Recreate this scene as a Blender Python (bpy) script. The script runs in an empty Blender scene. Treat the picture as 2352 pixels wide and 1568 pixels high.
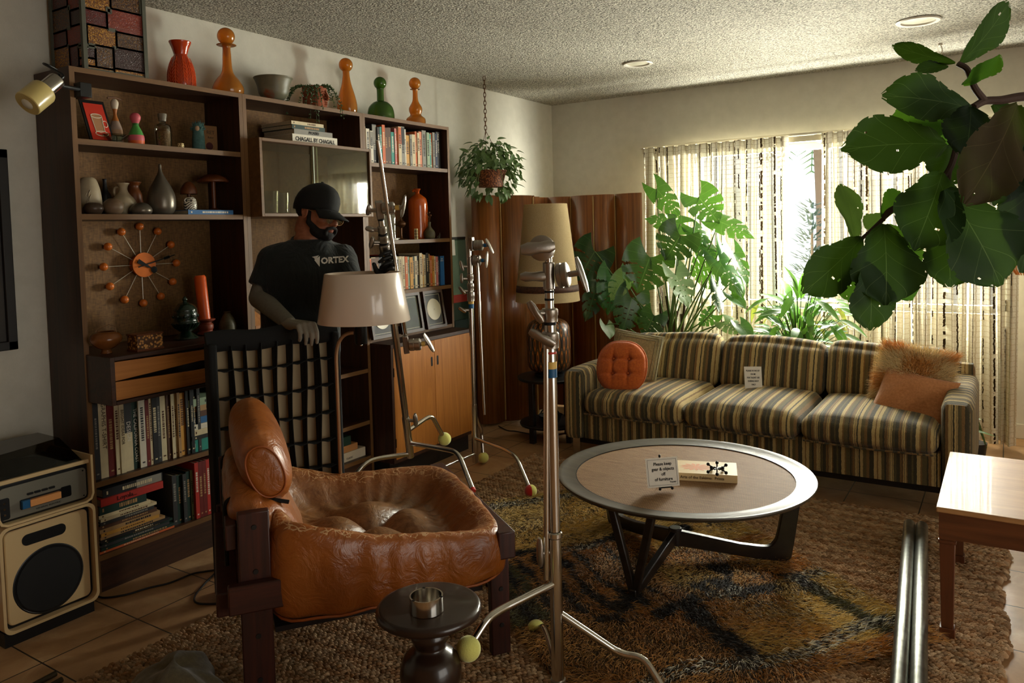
import bpy, math, random
import numpy as np
from mathutils import Matrix, Vector, noise as mnoise
random.seed(7); np.random.seed(7)
SC = bpy.context.scene
COL = SC.collection
PI = math.pi

# ------------------------------------------------------------------ camera
F_PX, YAW, PIT, ROLL, PX, PY = 1769.5, -.5733, -.0496, -.0255, 1176., 617.7
CAM = Vector((0, 0, 1.4))
def _basis():
    cy, sy, cp, sp, cr, sr = math.cos(YAW), math.sin(YAW), math.cos(PIT), math.sin(PIT), math.cos(ROLL), math.sin(ROLL)
    f = Vector((sy*cp, cy*cp, sp)); rt = Vector((cy, -sy, 0)); up = rt.cross(f)
    return cr*rt+sr*up, -sr*rt+cr*up, f
RT, UP, FW = _basis()
cam = bpy.data.cameras.new('camera'); co = bpy.data.objects.new('camera', cam); COL.objects.link(co)
cam.sensor_width = 36; cam.lens = 36*F_PX/2352; cam.shift_y = -(784-PY)/2352; cam.clip_start = .05; cam.clip_end = 200
m = Matrix.Identity(4)
for i in range(3): m[i][0], m[i][1], m[i][2], m[i][3] = RT[i], UP[i], -FW[i], CAM[i]
co.matrix_world = m; SC.camera = co
# ------------------------------------------------------------------ world, exposure, lights
SC.view_settings.view_transform = 'Standard'; SC.view_settings.look = 'None'
SC.view_settings.gamma = 1; SC.view_settings.use_curve_mapping = False
SC.view_settings.exposure = -0.2
SC.cycles.use_denoising = True
SC.cycles.max_bounces = 9; SC.cycles.diffuse_bounces = 5; SC.cycles.glossy_bounces = 4
SC.cycles.transmission_bounces = 7; SC.cycles.transparent_max_bounces = 10
SC.cycles.sample_clamp_indirect = 4; SC.cycles.caustics_reflective = False; SC.cycles.caustics_refractive = False
w = bpy.data.worlds.new('sky'); SC.world = w; w.use_nodes = True
bg = w.node_tree.nodes['Background']; bg.inputs[0].default_value = (.90, .97, 1.0, 1); bg.inputs[1].default_value = 3.0
def area(name, loc, rot, sx, sy, power, col, portal=False):
    l = bpy.data.lights.new(name, 'AREA'); l.shape = 'RECTANGLE'; l.size = sx; l.size_y = sy; l.energy = power; l.color = col
    if portal: l.cycles.is_portal = True
    o = bpy.data.objects.new(name, l); o.location = loc; o.rotation_euler = rot; COL.objects.link(o); return o
# daylight coming in through the window wall behind the sofa, and an added fill lamp at an invented opening in the right wall (outside the frame)
WINX0, WINX1, WINZ0, WINZ1, WALLY, WALLX, CEIL = -2.05, -.04, .79, 1.98, 5.8, -3.30, 2.46
area('window_daylight', ((WINX0+WINX1)/2, WALLY+.25, (WINZ0+WINZ1)/2), (-PI/2, 0, 0), WINX1-WINX0, WINZ1-WINZ0, 1300, (1, .99, .85))
area('added_side_fill', (2.75, 1.2, 1.1), (PI/2, 0, PI/2), 2.2, 1.7, 24, (1, .77, .50))
sun = bpy.data.lights.new('sun', 'SUN'); sun.energy = 1.5; sun.angle = .02; so = bpy.data.objects.new('sun', sun); so.rotation_euler = (math.radians(-22), math.radians(12), 0); COL.objects.link(so)

# ------------------------------------------------------------------ helpers
def at(x, y, X=None, Y=None, Z=None, d=None):
    """a point of the room seen at pixel x, y and lying on the given plane, or at forward distance d"""
    r = FW + RT*((x-PX)/F_PX) - UP*((y-PY)/F_PX)
    t = d if d is not None else (X-CAM[0])/r[0] if X is not None else (Y-CAM[1])/r[1] if Y is not None else (Z-CAM[2])/r[2]
    return CAM + r*t
def depth(p): return (Vector(p)-CAM).dot(FW)
def frame(origin, x, y=None, z=None):
    x = Vector(x).normalized()
    if z is not None: z = Vector(z).normalized(); y = z.cross(x).normalized(); z = x.cross(y)
    else: y = Vector(y); y = (y-x*y.dot(x)).normalized(); z = x.cross(y)
    m = Matrix.Identity(4); o = Vector(origin)
    for i in range(3): m[i][0], m[i][1], m[i][2], m[i][3] = x[i], y[i], z[i], o[i]
    return m
def T(*a): return Matrix.Translation(Vector(a if len(a) == 3 else a[0]))
def RZ(a): return Matrix.Rotation(a, 4, 'Z')
def RX(a): return Matrix.Rotation(a, 4, 'X')
def RY(a): return Matrix.Rotation(a, 4, 'Y')
I4 = Matrix.Identity(4)

class MB:
    def __init__(s, M=None):
        s.v = []; s.f = []; s.mi = []; s.uv = []; s.M = M or I4; s.cur = 0
    def add(s, vs, fs, uvs=None, mi=None):
        o = len(s.v); M = s.M
        s.v += [tuple(M @ Vector(p)) for p in vs]
        mi = s.cur if mi is None else mi
        for k, f in enumerate(fs):
            s.f.append([i+o for i in f]); s.mi.append(mi if isinstance(mi, int) else mi[k])
            s.uv.append([uvs[i] for i in f] if uvs is not None else None)
        return s
    def box(s, a, b, mi=None):
        x0, y0, z0 = a; x1, y1, z1 = b
        return s.add([(x0,y0,z0),(x1,y0,z0),(x1,y1,z0),(x0,y1,z0),(x0,y0,z1),(x1,y0,z1),(x1,y1,z1),(x0,y1,z1)],
            [(3,2,1,0),(4,5,6,7),(0,1,5,4),(1,2,6,5),(2,3,7,6),(3,0,4,7)], mi=mi)
    def boxc(s, c, h, M=None, mi=None):
        o = s.M
        if M is not None: s.M = o @ M
        s.box([c[i]-h[i] for i in range(3)], [c[i]+h[i] for i in range(3)], mi); s.M = o; return s
    def beam(s, p, q, w, h, up=(0,0,1), w2=None, h2=None, mi=None):
        p = Vector(p); q = Vector(q); x = (q-p); L = x.length; x.normalize(); u = Vector(up); y = u.cross(x)
        if y.length < 1e-4: y = Vector((0,1,0)).cross(x)
        y.normalize(); z = x.cross(y); w2 = w if w2 is None else w2; h2 = h if h2 is None else h2
        vs = [tuple(pt + y*(a*ww/2) + z*(b*hh/2)) for pt, ww, hh in ((p,w,h),(q,w2,h2)) for a, b in ((-1,-1),(1,-1),(1,1),(-1,1))]
        return s.add(vs, [(3,2,1,0),(4,5,6,7),(0,1,5,4),(1,2,6,5),(2,3,7,6),(3,0,4,7)], mi=mi)
    def tube(s, pts, r, n=12, caps=True, mi=None, closed=False, flat=1.0, up=None):
        pts = [Vector(p) for p in pts]; N = len(pts); rs = r if isinstance(r, (list, tuple)) else [r]*N
        vs = []; prev = None
        for i, p in enumerate(pts):
            if closed: t = pts[(i+1) % N]-pts[i-1]
            else: t = pts[min(i+1, N-1)]-pts[max(i-1, 0)]
            if t.length < 1e-9: t = Vector((0,0,1))
            t.normalize()
            if prev is None:
                a = Vector(up) if up is not None else (Vector((0,0,1)) if abs(t.z) < .9 else Vector((1,0,0))); nn = (a-t*a.dot(t)).normalized()
            else:
                nn = prev-t*prev.dot(t); nn = nn.normalized() if nn.length > 1e-6 else prev
            prev = nn; b = t.cross(nn); rr = rs[i]; ra, rb = rr if isinstance(rr, tuple) else (rr, rr*flat)
            vs += [tuple(p+nn*(math.cos(2*PI*k/n)*ra)+b*(math.sin(2*PI*k/n)*rb)) for k in range(n)]
        fs = [(i*n+k, i*n+(k+1) % n, (i+1)*n+(k+1) % n, (i+1)*n+k) for i in range(N-1) for k in range(n)]
        if closed: fs += [((N-1)*n+k, (N-1)*n+(k+1) % n, (k+1) % n, k) for k in range(n)]
        elif caps: fs += [tuple(range(n-1, -1, -1)), tuple(range((N-1)*n, N*n))]
        return s.add(vs, fs, mi=mi)
    def cyl(s, p, q, r, r2=None, n=20, mi=None): return s.tube([p, q], [r, r if r2 is None else r2], n, mi=mi)
    def lathe(s, prof, n=28, M=None, mi=None, cap=True):
        o = s.M
        if M is not None: s.M = o @ M
        vs = []; L = len(prof)
        for r, z in prof: vs += [(r*math.cos(2*PI*k/n), r*math.sin(2*PI*k/n), z) for k in range(n)]
        fs = [(i*n+k, i*n+(k+1) % n, (i+1)*n+(k+1) % n, (i+1)*n+k) for i in range(L-1) for k in range(n)]
        if cap:
            if prof[0][0] > 1e-4: fs.append(tuple(range(n-1, -1, -1)))
            if prof[-1][0] > 1e-4: fs.append(tuple(range((L-1)*n, L*n)))
        s.add(vs, fs, mi=mi); s.M = o; return s
    def ball(s, c, r, n=16, M=None, mi=None):
        rx, ry, rz = r if isinstance(r, (tuple, list)) else (r, r, r)
        m = n//2+1
        vs = [(0, 0, -rz)]+[(rx*math.sin(PI*i/m)*math.cos(2*PI*k/n), ry*math.sin(PI*i/m)*math.sin(2*PI*k/n), -rz*math.cos(PI*i/m)) for i in range(1, m) for k in range(n)]+[(0, 0, rz)]
        fs = [(0, 1+(k+1) % n, 1+k) for k in range(n)]
        for i in range(m-2): fs += [(1+i*n+k, 1+i*n+(k+1) % n, 1+(i+1)*n+(k+1) % n, 1+(i+1)*n+k) for k in range(n)]
        b = 1+(m-2)*n; e = len(vs)-1; fs += [(b+k, b+(k+1) % n, e) for k in range(n)]
        o = s.M; s.M = o @ T(*c) @ (M or I4); s.add(vs, fs, mi=mi); s.M = o; return s
    def prism(s, poly, h0, h1, M=None, mi=None):
        o = s.M
        if M is not None: s.M = o @ M
        n = len(poly)
        s.add([(x, y, h0) for x, y in poly]+[(x, y, h1) for x, y in poly],
            [tuple(range(n-1, -1, -1)), tuple(range(n, 2*n))]+[(k, (k+1) % n, n+(k+1) % n, n+k) for k in range(n)], mi=mi)
        s.M = o; return s
    def grid(s, fn, nu, nv, cu=False, cv=False, uvf=None, keep=None, mi=None):
        vs = []; uv = []
        for i in range(nu+1):
            for j in range(nv+1):
                u, v = i/nu, j/nv; vs.append(tuple(fn(u, v))); uv.append(uvf(u, v) if uvf else (u, v))
        fs = [(i*(nv+1)+j, (i+1)*(nv+1)+j, (i+1)*(nv+1)+j+1, i*(nv+1)+j+1) for i in range(nu) for j in range(nv)
              if keep is None or keep((i+.5)/nu, (j+.5)/nv)]
        return s.add(vs, fs, uv, mi=mi)
    def rbox(s, c, h, r, n=8, bulge=(0,0,0), fn=None, uvf=None, mi=None):
        """rounded, puffed box: centre, half sizes, corner radius"""
        idx = {}; vs = []; uvs = []; fs = []
        def vert(p):
            k = tuple(round(x*n) for x in p)
            if k in idx: return idx[k]
            q = []
            for a in range(3):
                q.append(p[a]*h[a])
            inner = [max(-(h[a]-r), min(h[a]-r, q[a])) for a in range(3)]
            dv = Vector([q[a]-inner[a] for a in range(3)])
            if dv.length > 1e-9:
                m_ = max(abs(dv[0]), abs(dv[1]), abs(dv[2])); dv = dv.normalized()*m_
            P = [inner[a]+dv[a] for a in range(3)]
            for a in range(3):
                b1, b2 = (a+1) % 3, (a+2) % 3
                P[a] += bulge[a]*p[a]*(1-p[b1]**4)*(1-p[b2]**4)
            if fn: P = fn(P, p)
            idx[k] = len(vs); vs.append((c[0]+P[0], c[1]+P[1], c[2]+P[2])); return idx[k]
        for a in range(3):
            b1, b2 = (a+1) % 3, (a+2) % 3
            for sg in (-1, 1):
                for i in range(n):
                    for j in range(n):
                        cs = []
                        for di, dj in ((0,0),(1,0),(1,1),(0,1)):
                            p = [0,0,0]; p[a] = sg; p[b1] = -1+2*(i+di)/n; p[b2] = -1+2*(j+dj)/n; cs.append(vert(tuple(p)))
                        if sg < 0: cs.reverse()
                        fs.append((cs, a, sg))
        o = len(s.v); M = s.M
        s.v += [tuple(M @ Vector(p)) for p in vs]
        for f, a, sg in fs:
            s.f.append([i+o for i in f]); s.mi.append(s.cur if mi is None else mi)
            s.uv.append([uvf(vs[i], a, sg) for i in f] if uvf else None)
        return s
    def mesh(s, name, mats, sharp=35, loc=None):
        me = bpy.data.meshes.new(name)
        vs = s.v
        if loc is not None: vs = [(p[0]-loc[0], p[1]-loc[1], p[2]-loc[2]) for p in vs]
        me.from_pydata(vs, [], s.f)
        for mm in (mats if isinstance(mats, (list, tuple)) else [mats]): me.materials.append(mm)
        me.polygons.foreach_set('material_index', s.mi)
        me.polygons.foreach_set('use_smooth', [True]*len(s.f))
        if any(u is not None for u in s.uv):
            l = me.uv_layers.new(name='UVMap'); flat = []
            for f, u in zip(s.f, s.uv):
                for k in range(len(f)): flat += (u[k] if u is not None else (0, 0))
            l.data.foreach_set('uv', flat)
        me.update()
        if sharp: me.set_sharp_from_angle(angle=math.radians(sharp))
        return me
def tag(o, label=None, cat=None, group=None, kind=None):
    if label: o['label'] = label
    if cat: o['category'] = cat
    if group: o['group'] = group
    if kind: o['kind'] = kind
    return o
def thing(name, label, cat, loc=(0,0,0), rotz=0, group=None, kind=None, M=None):
    o = bpy.data.objects.new(name, None); COL.objects.link(o); o.empty_display_size = .1
    if M is not None: o.matrix_world = M
    else: o.location = loc; o.rotation_euler = (0, 0, rotz)
    return tag(o, label, cat, group, kind)
def ob(mb, name, mats, parent=None, loc=None, sharp=35, bev=0, seg=2, sub=0, world=False, solid=0, label=None):
    """link a builder as one mesh object. loc: local origin of a top-level mesh; world: builder is in world space and parent is an unrotated thing"""
    if world and parent is not None: loc = parent.location
    o = bpy.data.objects.new(name, mb.mesh(name, mats, sharp, loc)); COL.objects.link(o)
    if parent is not None: o.parent = parent
    elif loc is not None: o.location = loc
    if label: o['label'] = label
    if solid: md = o.modifiers.new('solid', 'SOLIDIFY'); md.thickness = solid; md.offset = 0
    if bev: md = o.modifiers.new('bevel', 'BEVEL'); md.width = bev; md.segments = seg; md.limit_method = 'ANGLE'; md.angle_limit = math.radians(40)
    if sub: md = o.modifiers.new('sub', 'SUBSURF'); md.levels = sub; md.render_levels = sub
    return o
def struct(mb, name, mats, parent=None, **k):
    o = ob(mb, name, mats, parent, **k); o['kind'] = 'structure'; return o
def txt(body, size, mat, M, parent, name='lettering', align='CENTER', ext=.0004, world=True, sx=1.0, bold=0):
    c = bpy.data.curves.new(name, 'FONT'); c.body = body; c.size = size; c.align_x = align; c.extrude = ext; c.space_line = .92; c.offset = bold
    c.resolution_u = 2
    t = bpy.data.objects.new(name, c); COL.objects.link(t)
    dg = bpy.context.evaluated_depsgraph_get(); me = bpy.data.meshes.new_from_object(t.evaluated_get(dg)); bpy.data.objects.remove(t)
    me.name = name
    if world and parent is not None: M = T(-parent.location) @ M
    me.transform(M @ Matrix.Diagonal((sx, 1, 1, 1))); me.materials.clear(); me.materials.append(mat)
    o = bpy.data.objects.new(name, me); COL.objects.link(o); o.parent = parent; return o
def copy_tree(o, parent=None):
    c = o.copy(); COL.objects.link(c)
    if parent is not None: c.parent = parent
    for ch in list(o.children): copy_tree(ch, c)
    return c
def raw(name, V, Fq, mats, attr=None, smooth=True, parent=None, mi=None, nv=4, UV=None):
    """big mesh from numpy arrays: V (n,3), Fq (m,nv); attr = per-vertex colour (n,4)"""
    me = bpy.data.meshes.new(name)
    me.vertices.add(len(V)); me.vertices.foreach_set('co', np.asarray(V, np.float32).ravel())
    me.loops.add(Fq.size); me.loops.foreach_set('vertex_index', Fq.astype(np.int32).ravel())
    me.polygons.add(len(Fq)); me.polygons.foreach_set('loop_start', np.arange(0, Fq.size, nv, dtype=np.int32))
    me.update(calc_edges=True)
    me.polygons.foreach_set('use_smooth', np.full(len(Fq), smooth))
    for mm in (mats if isinstance(mats, (list, tuple)) else [mats]): me.materials.append(mm)
    if mi is not None: me.polygons.foreach_set('material_index', mi)
    if attr is not None:
        a = me.color_attributes.new('Col', 'FLOAT_COLOR', 'POINT'); a.data.foreach_set('color', np.asarray(attr, np.float32).ravel())
    me.validate(); me.update()
    o = bpy.data.objects.new(name, me); COL.objects.link(o)
    if parent is not None: o.parent = parent
    return o
def arc(p0, p1, p2, n=8):
    """quadratic bend through three control points"""
    p0, p1, p2 = Vector(p0), Vector(p1), Vector(p2)
    return [p0*(1-t)**2+p1*2*t*(1-t)+p2*t*t for t in [i/n for i in range(n+1)]]
def spline(pts, n=6):
    P = [Vector(p) for p in pts]; P = [P[0]*2-P[1]]+P+[P[-1]*2-P[-2]]; out = []
    for i in range(1, len(P)-2):
        a, b, c, d = P[i-1:i+3]
        for k in range(n):
            t = k/n; out.append(.5*((2*b)+(c-a)*t+(2*a-5*b+4*c-d)*t*t+(3*b-a-3*c+d)*t**3))
    out.append(P[-2]); return out
def bent(pts, rad, n=5):
    """polyline with rounded corners"""
    pts = [Vector(p) for p in pts]; out = [pts[0]]
    for i in range(1, len(pts)-1):
        a, b, c = pts[i-1:i+2]; r = min(rad, (a-b).length*.49, (c-b).length*.49)
        out += arc(b+(a-b).normalized()*r, b, b+(c-b).normalized()*r, n)
    out.append(pts[-1]); return out
# ------------------------------------------------------------------ materials
def sr(r, g, b): return tuple(((c/255)/12.92 if c/255 <= .04045 else ((c/255+.055)/1.055)**2.4) for c in (r, g, b))+(1,)
_mc = {}
class NT:
    def __init__(s, name):
        s.m = bpy.data.materials.new(name); s.m.use_nodes = True; s.t = s.m.node_tree; s.n = s.t.nodes
        s.b = s.n['Principled BSDF']; s.out = s.n['Material Output']
    def new(s, typ, **k):
        n = s.n.new(typ)
        for a, v in k.items():
            if a in n.inputs: n.inputs[a].default_value = v
            else: setattr(n, a, v)
        return n
    def L(s, a, b): s.t.links.new(a, b)
    def set(s, **k):
        for a, v in k.items(): s.b.inputs[a.replace('_', ' ')].default_value = v
    def coord(s, kind='Object', scale=(1,1,1), rot=(0,0,0), loc=(0,0,0)):
        tc = s.new('ShaderNodeTexCoord'); mp = s.new('ShaderNodeMapping')
        mp.inputs['Scale'].default_value = scale; mp.inputs['Rotation'].default_value = rot; mp.inputs['Location'].default_value = loc
        s.L(tc.outputs[kind], mp.inputs['Vector']); return mp.outputs[0]
    def noise(s, vec, scale, detail=3, rough=.5, dist=0):
        n = s.new('ShaderNodeTexNoise'); n.inputs['Scale'].default_value = scale; n.inputs['Detail'].default_value = detail
        n.inputs['Roughness'].default_value = rough; n.inputs['Distortion'].default_value = dist
        if vec is not None: s.L(vec, n.inputs['Vector'])
        return n.outputs['Fac']
    def ramp(s, fac, stops, interp='LINEAR'):
        r = s.new('ShaderNodeValToRGB'); e = r.color_ramp; e.interpolation = interp
        while len(e.elements) < len(stops): e.elements.new(.5)
        for el, (p, c) in zip(e.elements, stops): el.position = p; el.color = c if len(c) == 4 else (*c, 1)
        s.L(fac, r.inputs['Fac']); return r.outputs['Color']
    def mix(s, fac, a, b, typ='MIX'):
        n = s.new('ShaderNodeMix', data_type='RGBA', blend_type=typ)
        for sock, v in ((0, fac), (6, a), (7, b)):
            if hasattr(v, 'is_linked') or hasattr(v, 'links'): s.L(v, n.inputs[sock])
            else: n.inputs[sock].default_value = v
        return n.outputs[2]
    def math(s, op, a, b=None, c=None, clamp=False):
        n = s.new('ShaderNodeMath', operation=op); n.use_clamp = clamp
        for i, v in enumerate((a, b, c)):
            if v is None: continue
            if isinstance(v, (int, float)): n.inputs[i].default_value = v
            else: s.L(v, n.inputs[i])
        return n.outputs[0]
    def bump(s, h, strength=.3, dist=.01, nrm=None):
        n = s.new('ShaderNodeBump'); n.inputs['Strength'].default_value = strength; n.inputs['Distance'].default_value = dist
        s.L(h, n.inputs['Height'])
        if nrm is not None: s.L(nrm, n.inputs['Normal'])
        s.L(n.outputs[0], s.b.inputs['Normal']); return n.outputs[0]
    def base(s, c): s.L(c, s.b.inputs['Base Color'])
def M(name, col, rough=.5, metal=0, var=0, vs=8, bump=0, bs=60, bd=.002, spec=.5, trans=0, ior=1.45, coat=0, sheen=0, emit=None, es=1, aniso=None, scale=(1,1,1)):
    if name in _mc: return _mc[name]
    t = NT(name); t.set(Roughness=rough, Metallic=metal, IOR=ior)
    t.b.inputs['Specular IOR Level'].default_value = spec; t.b.inputs['Transmission Weight'].default_value = trans
    t.b.inputs['Coat Weight'].default_value = coat; t.b.inputs['Sheen Weight'].default_value = sheen
    t.b.inputs['Base Color'].default_value = col
    if emit: t.b.inputs['Emission Color'].default_value = emit; t.b.inputs['Emission Strength'].default_value = es
    if var or bump: v = t.coord(scale=scale)
    if var:
        n = t.noise(v, vs, 4, .6)
        lo = tuple(c*(1-var) for c in col[:3])+(1,); hi = tuple(min(1, c*(1+var)) for c in col[:3])+(1,)
        t.base(t.ramp(n, [(.3, lo), (.7, hi)]))
    if bump: t.bump(t.noise(v, bs, 3, .6), bump, bd)
    _mc[name] = t.m; return t.m
def wood(name, dark, light, axis=2, scale=1.0, rough=.45, coat=0.0, fine=1.0, mid=None):
    if name in _mc: return _mc[name]
    t = NT(name); sc = [26*scale]*3; sc[axis] = 1.6*scale
    v = t.coord(scale=tuple(sc)); n1 = t.noise(v, 1, 5, .62, 1.4)
    sc2 = [150*scale]*3; sc2[axis] = 5*scale; v2 = t.coord(scale=tuple(sc2)); n2 = t.noise(v2, 1, 2, .6)
    stops = [(.28, dark), (.72, light)] if mid is None else [(.25, dark), (.5, mid), (.75, light)]
    c = t.ramp(n1, stops); c = t.mix(t.math('MULTIPLY', n2, .35*fine), c, dark)
    t.base(c); t.set(Roughness=rough); t.b.inputs['Coat Weight'].default_value = coat
    t.bump(n2, .12, .001); _mc[name] = t.m; return t.m
WALN = wood('walnut', sr(34, 17, 9), sr(78, 44, 24), 2)
WALNY = wood('walnut_long', sr(34, 17, 9), sr(78, 44, 24), 1)
WALEDGE = wood('walnut_edge', sr(92, 60, 28), sr(128, 90, 46), 1, rough=.5)
WALEDGEZ = wood('walnut_edge_upright', sr(92, 60, 28), sr(128, 90, 46), 2, rough=.5)
TEAK = wood('teak_door', sr(158, 94, 34), sr(200, 132, 56), 2, rough=.42)
TEAKY = wood('teak_drawer', sr(156, 94, 38), sr(196, 130, 62), 1, rough=.42)
ROSE = wood('rosewood', sr(34, 14, 9), sr(82, 36, 22), 2, rough=.4)
ROSEX = wood('rosewood_long', sr(34, 14, 9), sr(82, 36, 22), 0, rough=.4)
BLACKW = M('black_wood', sr(24, 20, 18), .45, var=.2)
EBON = wood('ebonised_wood', sr(20, 15, 12), sr(44, 34, 28), 0, rough=.32)
CHROME = M('chrome', sr(205, 200, 192), .16, 1)
NICKEL = M('cast_nickel', sr(168, 160, 150), .34, 1, bump=.25, bs=160)
ZINC = M('galvanised_steel', sr(140, 142, 136), .34, 1, var=.25, vs=30, bump=.1, bs=40)
BLACKM = M('black_metal', sr(22, 22, 22), .35, .6)
BLACKP = M('black_plastic', sr(14, 14, 15), .4)
RUBBER = M('black_rubber', sr(12, 12, 12), .75)
INK = M('ink', sr(22, 20, 20), .7)
PAPER = M('paper', sr(226, 220, 206), .7, var=.05, vs=20)
PAGES = M('book_pages', sr(196, 180, 148), .85, var=.12, vs=120, scale=(1,1,6))
WHITEP = M('white_enamel', sr(225, 220, 208), .3, spec=.5)
YELTAPE = M('yellow_tape', sr(216, 178, 92), .5)
BLUTAPE = M('blue_tape', sr(20, 84, 128), .45)
REDTAPE = M('red_tape', sr(190, 50, 36), .5)
# ------------------------------------------------------------------ the room
t = NT('plaster_wall'); n = t.noise(t.coord(), 14, 4, .6); t.base(t.ramp(n, [(.3, sr(200, 196, 182)), (.7, sr(209, 205, 191))])); t.set(Roughness=.85)
t.bump(t.noise(t.coord(), 90, 3, .7), .18, .003); PLASTER = t.m
t = NT('popcorn_ceiling'); v = t.coord()
vo = t.new('ShaderNodeTexVoronoi'); vo.inputs['Scale'].default_value = 95; vo.feature = 'F1'; t.L(v, vo.inputs['Vector'])
n = t.noise(v, 95, 4, .8); h = t.math('ADD', t.math('MULTIPLY', vo.outputs['Distance'], -1.1), n)
t.base(t.ramp(n, [(.40, sr(120, 114, 98)), (.56, sr(238, 232, 214))])); t.set(Roughness=.95); t.bump(h, 1.0, .02); POPCORN = t.m  # darker tone between the grains paints in their small shadows
# terracotta coloured tiles, 33.3 cm grid lined up with the walls
t = NT('floor_tile'); v = t.coord('Object')
br = t.new('ShaderNodeTexBrick', offset=0.0, squash=1.0); t.L(v, br.inputs['Vector'])
br.inputs['Scale'].default_value = 1; br.inputs['Brick Width'].default_value = .3355; br.inputs['Row Height'].default_value = .3355
br.inputs['Mortar Size'].default_value = .0032; br.inputs['Mortar Smooth'].default_value = .3; br.inputs['Bias'].default_value = 0
n = t.noise(v, 5, 5, .65, .6); n2 = t.noise(v, 1.7, 2)
cc = t.ramp(n, [(.3, sr(150, 112, 74)), (.55, sr(182, 142, 100)), (.75, sr(206, 172, 130))])
t.L(cc, br.inputs['Color1']); t.L(t.mix(.35, cc, sr(160, 118, 80)), br.inputs['Color2']); br.inputs['Mortar'].default_value = sr(52, 40, 30)
t.base(br.outputs['Color']); t.L(t.ramp(n2, [(.3, (.28,)*3+(1,)), (.7, (.42,)*3+(1,))]), t.b.inputs['Roughness'])
t.bump(t.math('ADD', t.math('MULTIPLY', br.outputs['Fac'], -1), t.math('MULTIPLY', n, .15)), .5, .003); TILE = t.m

XR, YB = 2.7, -2.2
b = MB(T(.020, .106, 0)); b.box((WALLX-.3, YB-.3, -.05), (XR+.1, WALLY+.1, 0)); f = struct(b, 'floor', TILE); f.location = (-.02, -.106, 0)
struct(MB().box((WALLX-.15, YB-.15, CEIL), (XR+.15, WALLY+.15, CEIL+.1)), 'ceiling', POPCORN)
struct(MB().box((WALLX-.12, YB-.1, 0), (WALLX, WALLY+.12, CEIL)), 'wall_left', PLASTER)
def holed(b, a0, a1, z0, z1, h0, h1, g0, g1, fn):
    for p in ((a0, h0, z0, z1), (h1, a1, z0, z1), (h0, h1, z0, g0), (h0, h1, g1, z1)):
        if p[1]-p[0] > .001 and p[3]-p[2] > .001: b.box(*fn(*p))
b = MB(); holed(b, WALLX, XR, 0, CEIL, WINX0, WINX1, WINZ0, WINZ1, lambda a, c, z0, z1: ((a, WALLY, z0), (c, WALLY+.14, z1)))
struct(b, 'wall_back', PLASTER)
b = MB(); holed(b, YB, WALLY+.14, 0, CEIL, -.1, 2.5, .05, 2.1, lambda a, c, z0, z1: ((XR, a, z0), (XR+.12, c, z1)))
WARMW = wood('warm_bounce_tan', sr(120, 78, 42), sr(164, 112, 66), 2, .3, rough=.6); struct(b, 'wall_right', PLASTER)
struct(MB().box((WALLX, YB-.1, 0), (XR, YB, CEIL)), 'wall_front', WARMW)  # unseen wall, toned warm so that it bounces warm light
TRIMW = M('trim_white', sr(214, 208, 190), .5)
struct(MB().box((WALLX, WALLY-.015, 0), (XR, WALLY, .095)), 'baseboard_back', TRIMW, bev=.004)
struct(MB().box((WALLX, YB, 0), (WALLX+.015, WALLY-.016, .095)), 'baseboard_left', TRIMW, bev=.004)
# window in the back wall: frame, mullions and glass
W = thing('window_1', None, None, (0,0,0)); W['kind'] = 'structure'
b = MB(); y0, y1 = WALLY+.04, WALLY+.10
for x in (WINX0, -1.12, WINX1-.045): b.box((x, y0, WINZ0), (x+.045, y1, WINZ1))
b.box((WINX0, y0, WINZ0), (WINX1, y1, WINZ0+.045)); b.box((WINX0, y0, WINZ1-.05), (WINX1, y1, WINZ1))
struct(b, 'window_frame', M('window_aluminium', sr(190, 196, 190), .4, .3), W)
struct(MB().box((WINX0-.02, WALLY-.03, WINZ0-.03), (WINX1+.02, WALLY+.04, WINZ0)), 'window_sill', TRIMW, W)
GL = NT('window_glass'); GL.n.remove(GL.b); g = GL.new('ShaderNodeBsdfGlossy'); g.inputs['Roughness'].default_value = .02
tr = GL.new('ShaderNodeBsdfTransparent'); fr = GL.new('ShaderNodeLayerWeight'); fr.inputs[0].default_value = .5; mx = GL.new('ShaderNodeMixShader')
GL.L(GL.math('ADD', GL.math('MULTIPLY', GL.math('POWER', fr.outputs['Facing'], 3), .7), .05), mx.inputs[0]); GL.L(tr.outputs[0], mx.inputs[1]); GL.L(g.outputs[0], mx.inputs[2]); GL.L(mx.outputs[0], GL.out.inputs[0]); PANE = GL.m
struct(MB().box((WINX0+.04, WALLY+.065, WINZ0+.04), (WINX1-.04, WALLY+.071, WINZ1-.045)), 'pane', PANE, W)
D = thing('added_opening_1', None, None, (0,0,0)); D['kind'] = 'structure'  # unseen framed opening, added for the side fill lamp
b = MB()
for y in (-.1, 1.17, 2.44): b.box((XR+.03, y, .05), (XR+.09, y+.06, 2.1))
b.box((XR+.03, -.1, .05), (XR+.09, 2.5, .11)); b.box((XR+.03, -.1, 2.04), (XR+.09, 2.5, 2.1)); struct(b, 'added_opening_frame', M('window_aluminium', sr(190, 196, 190), .4, .3), D)
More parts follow.
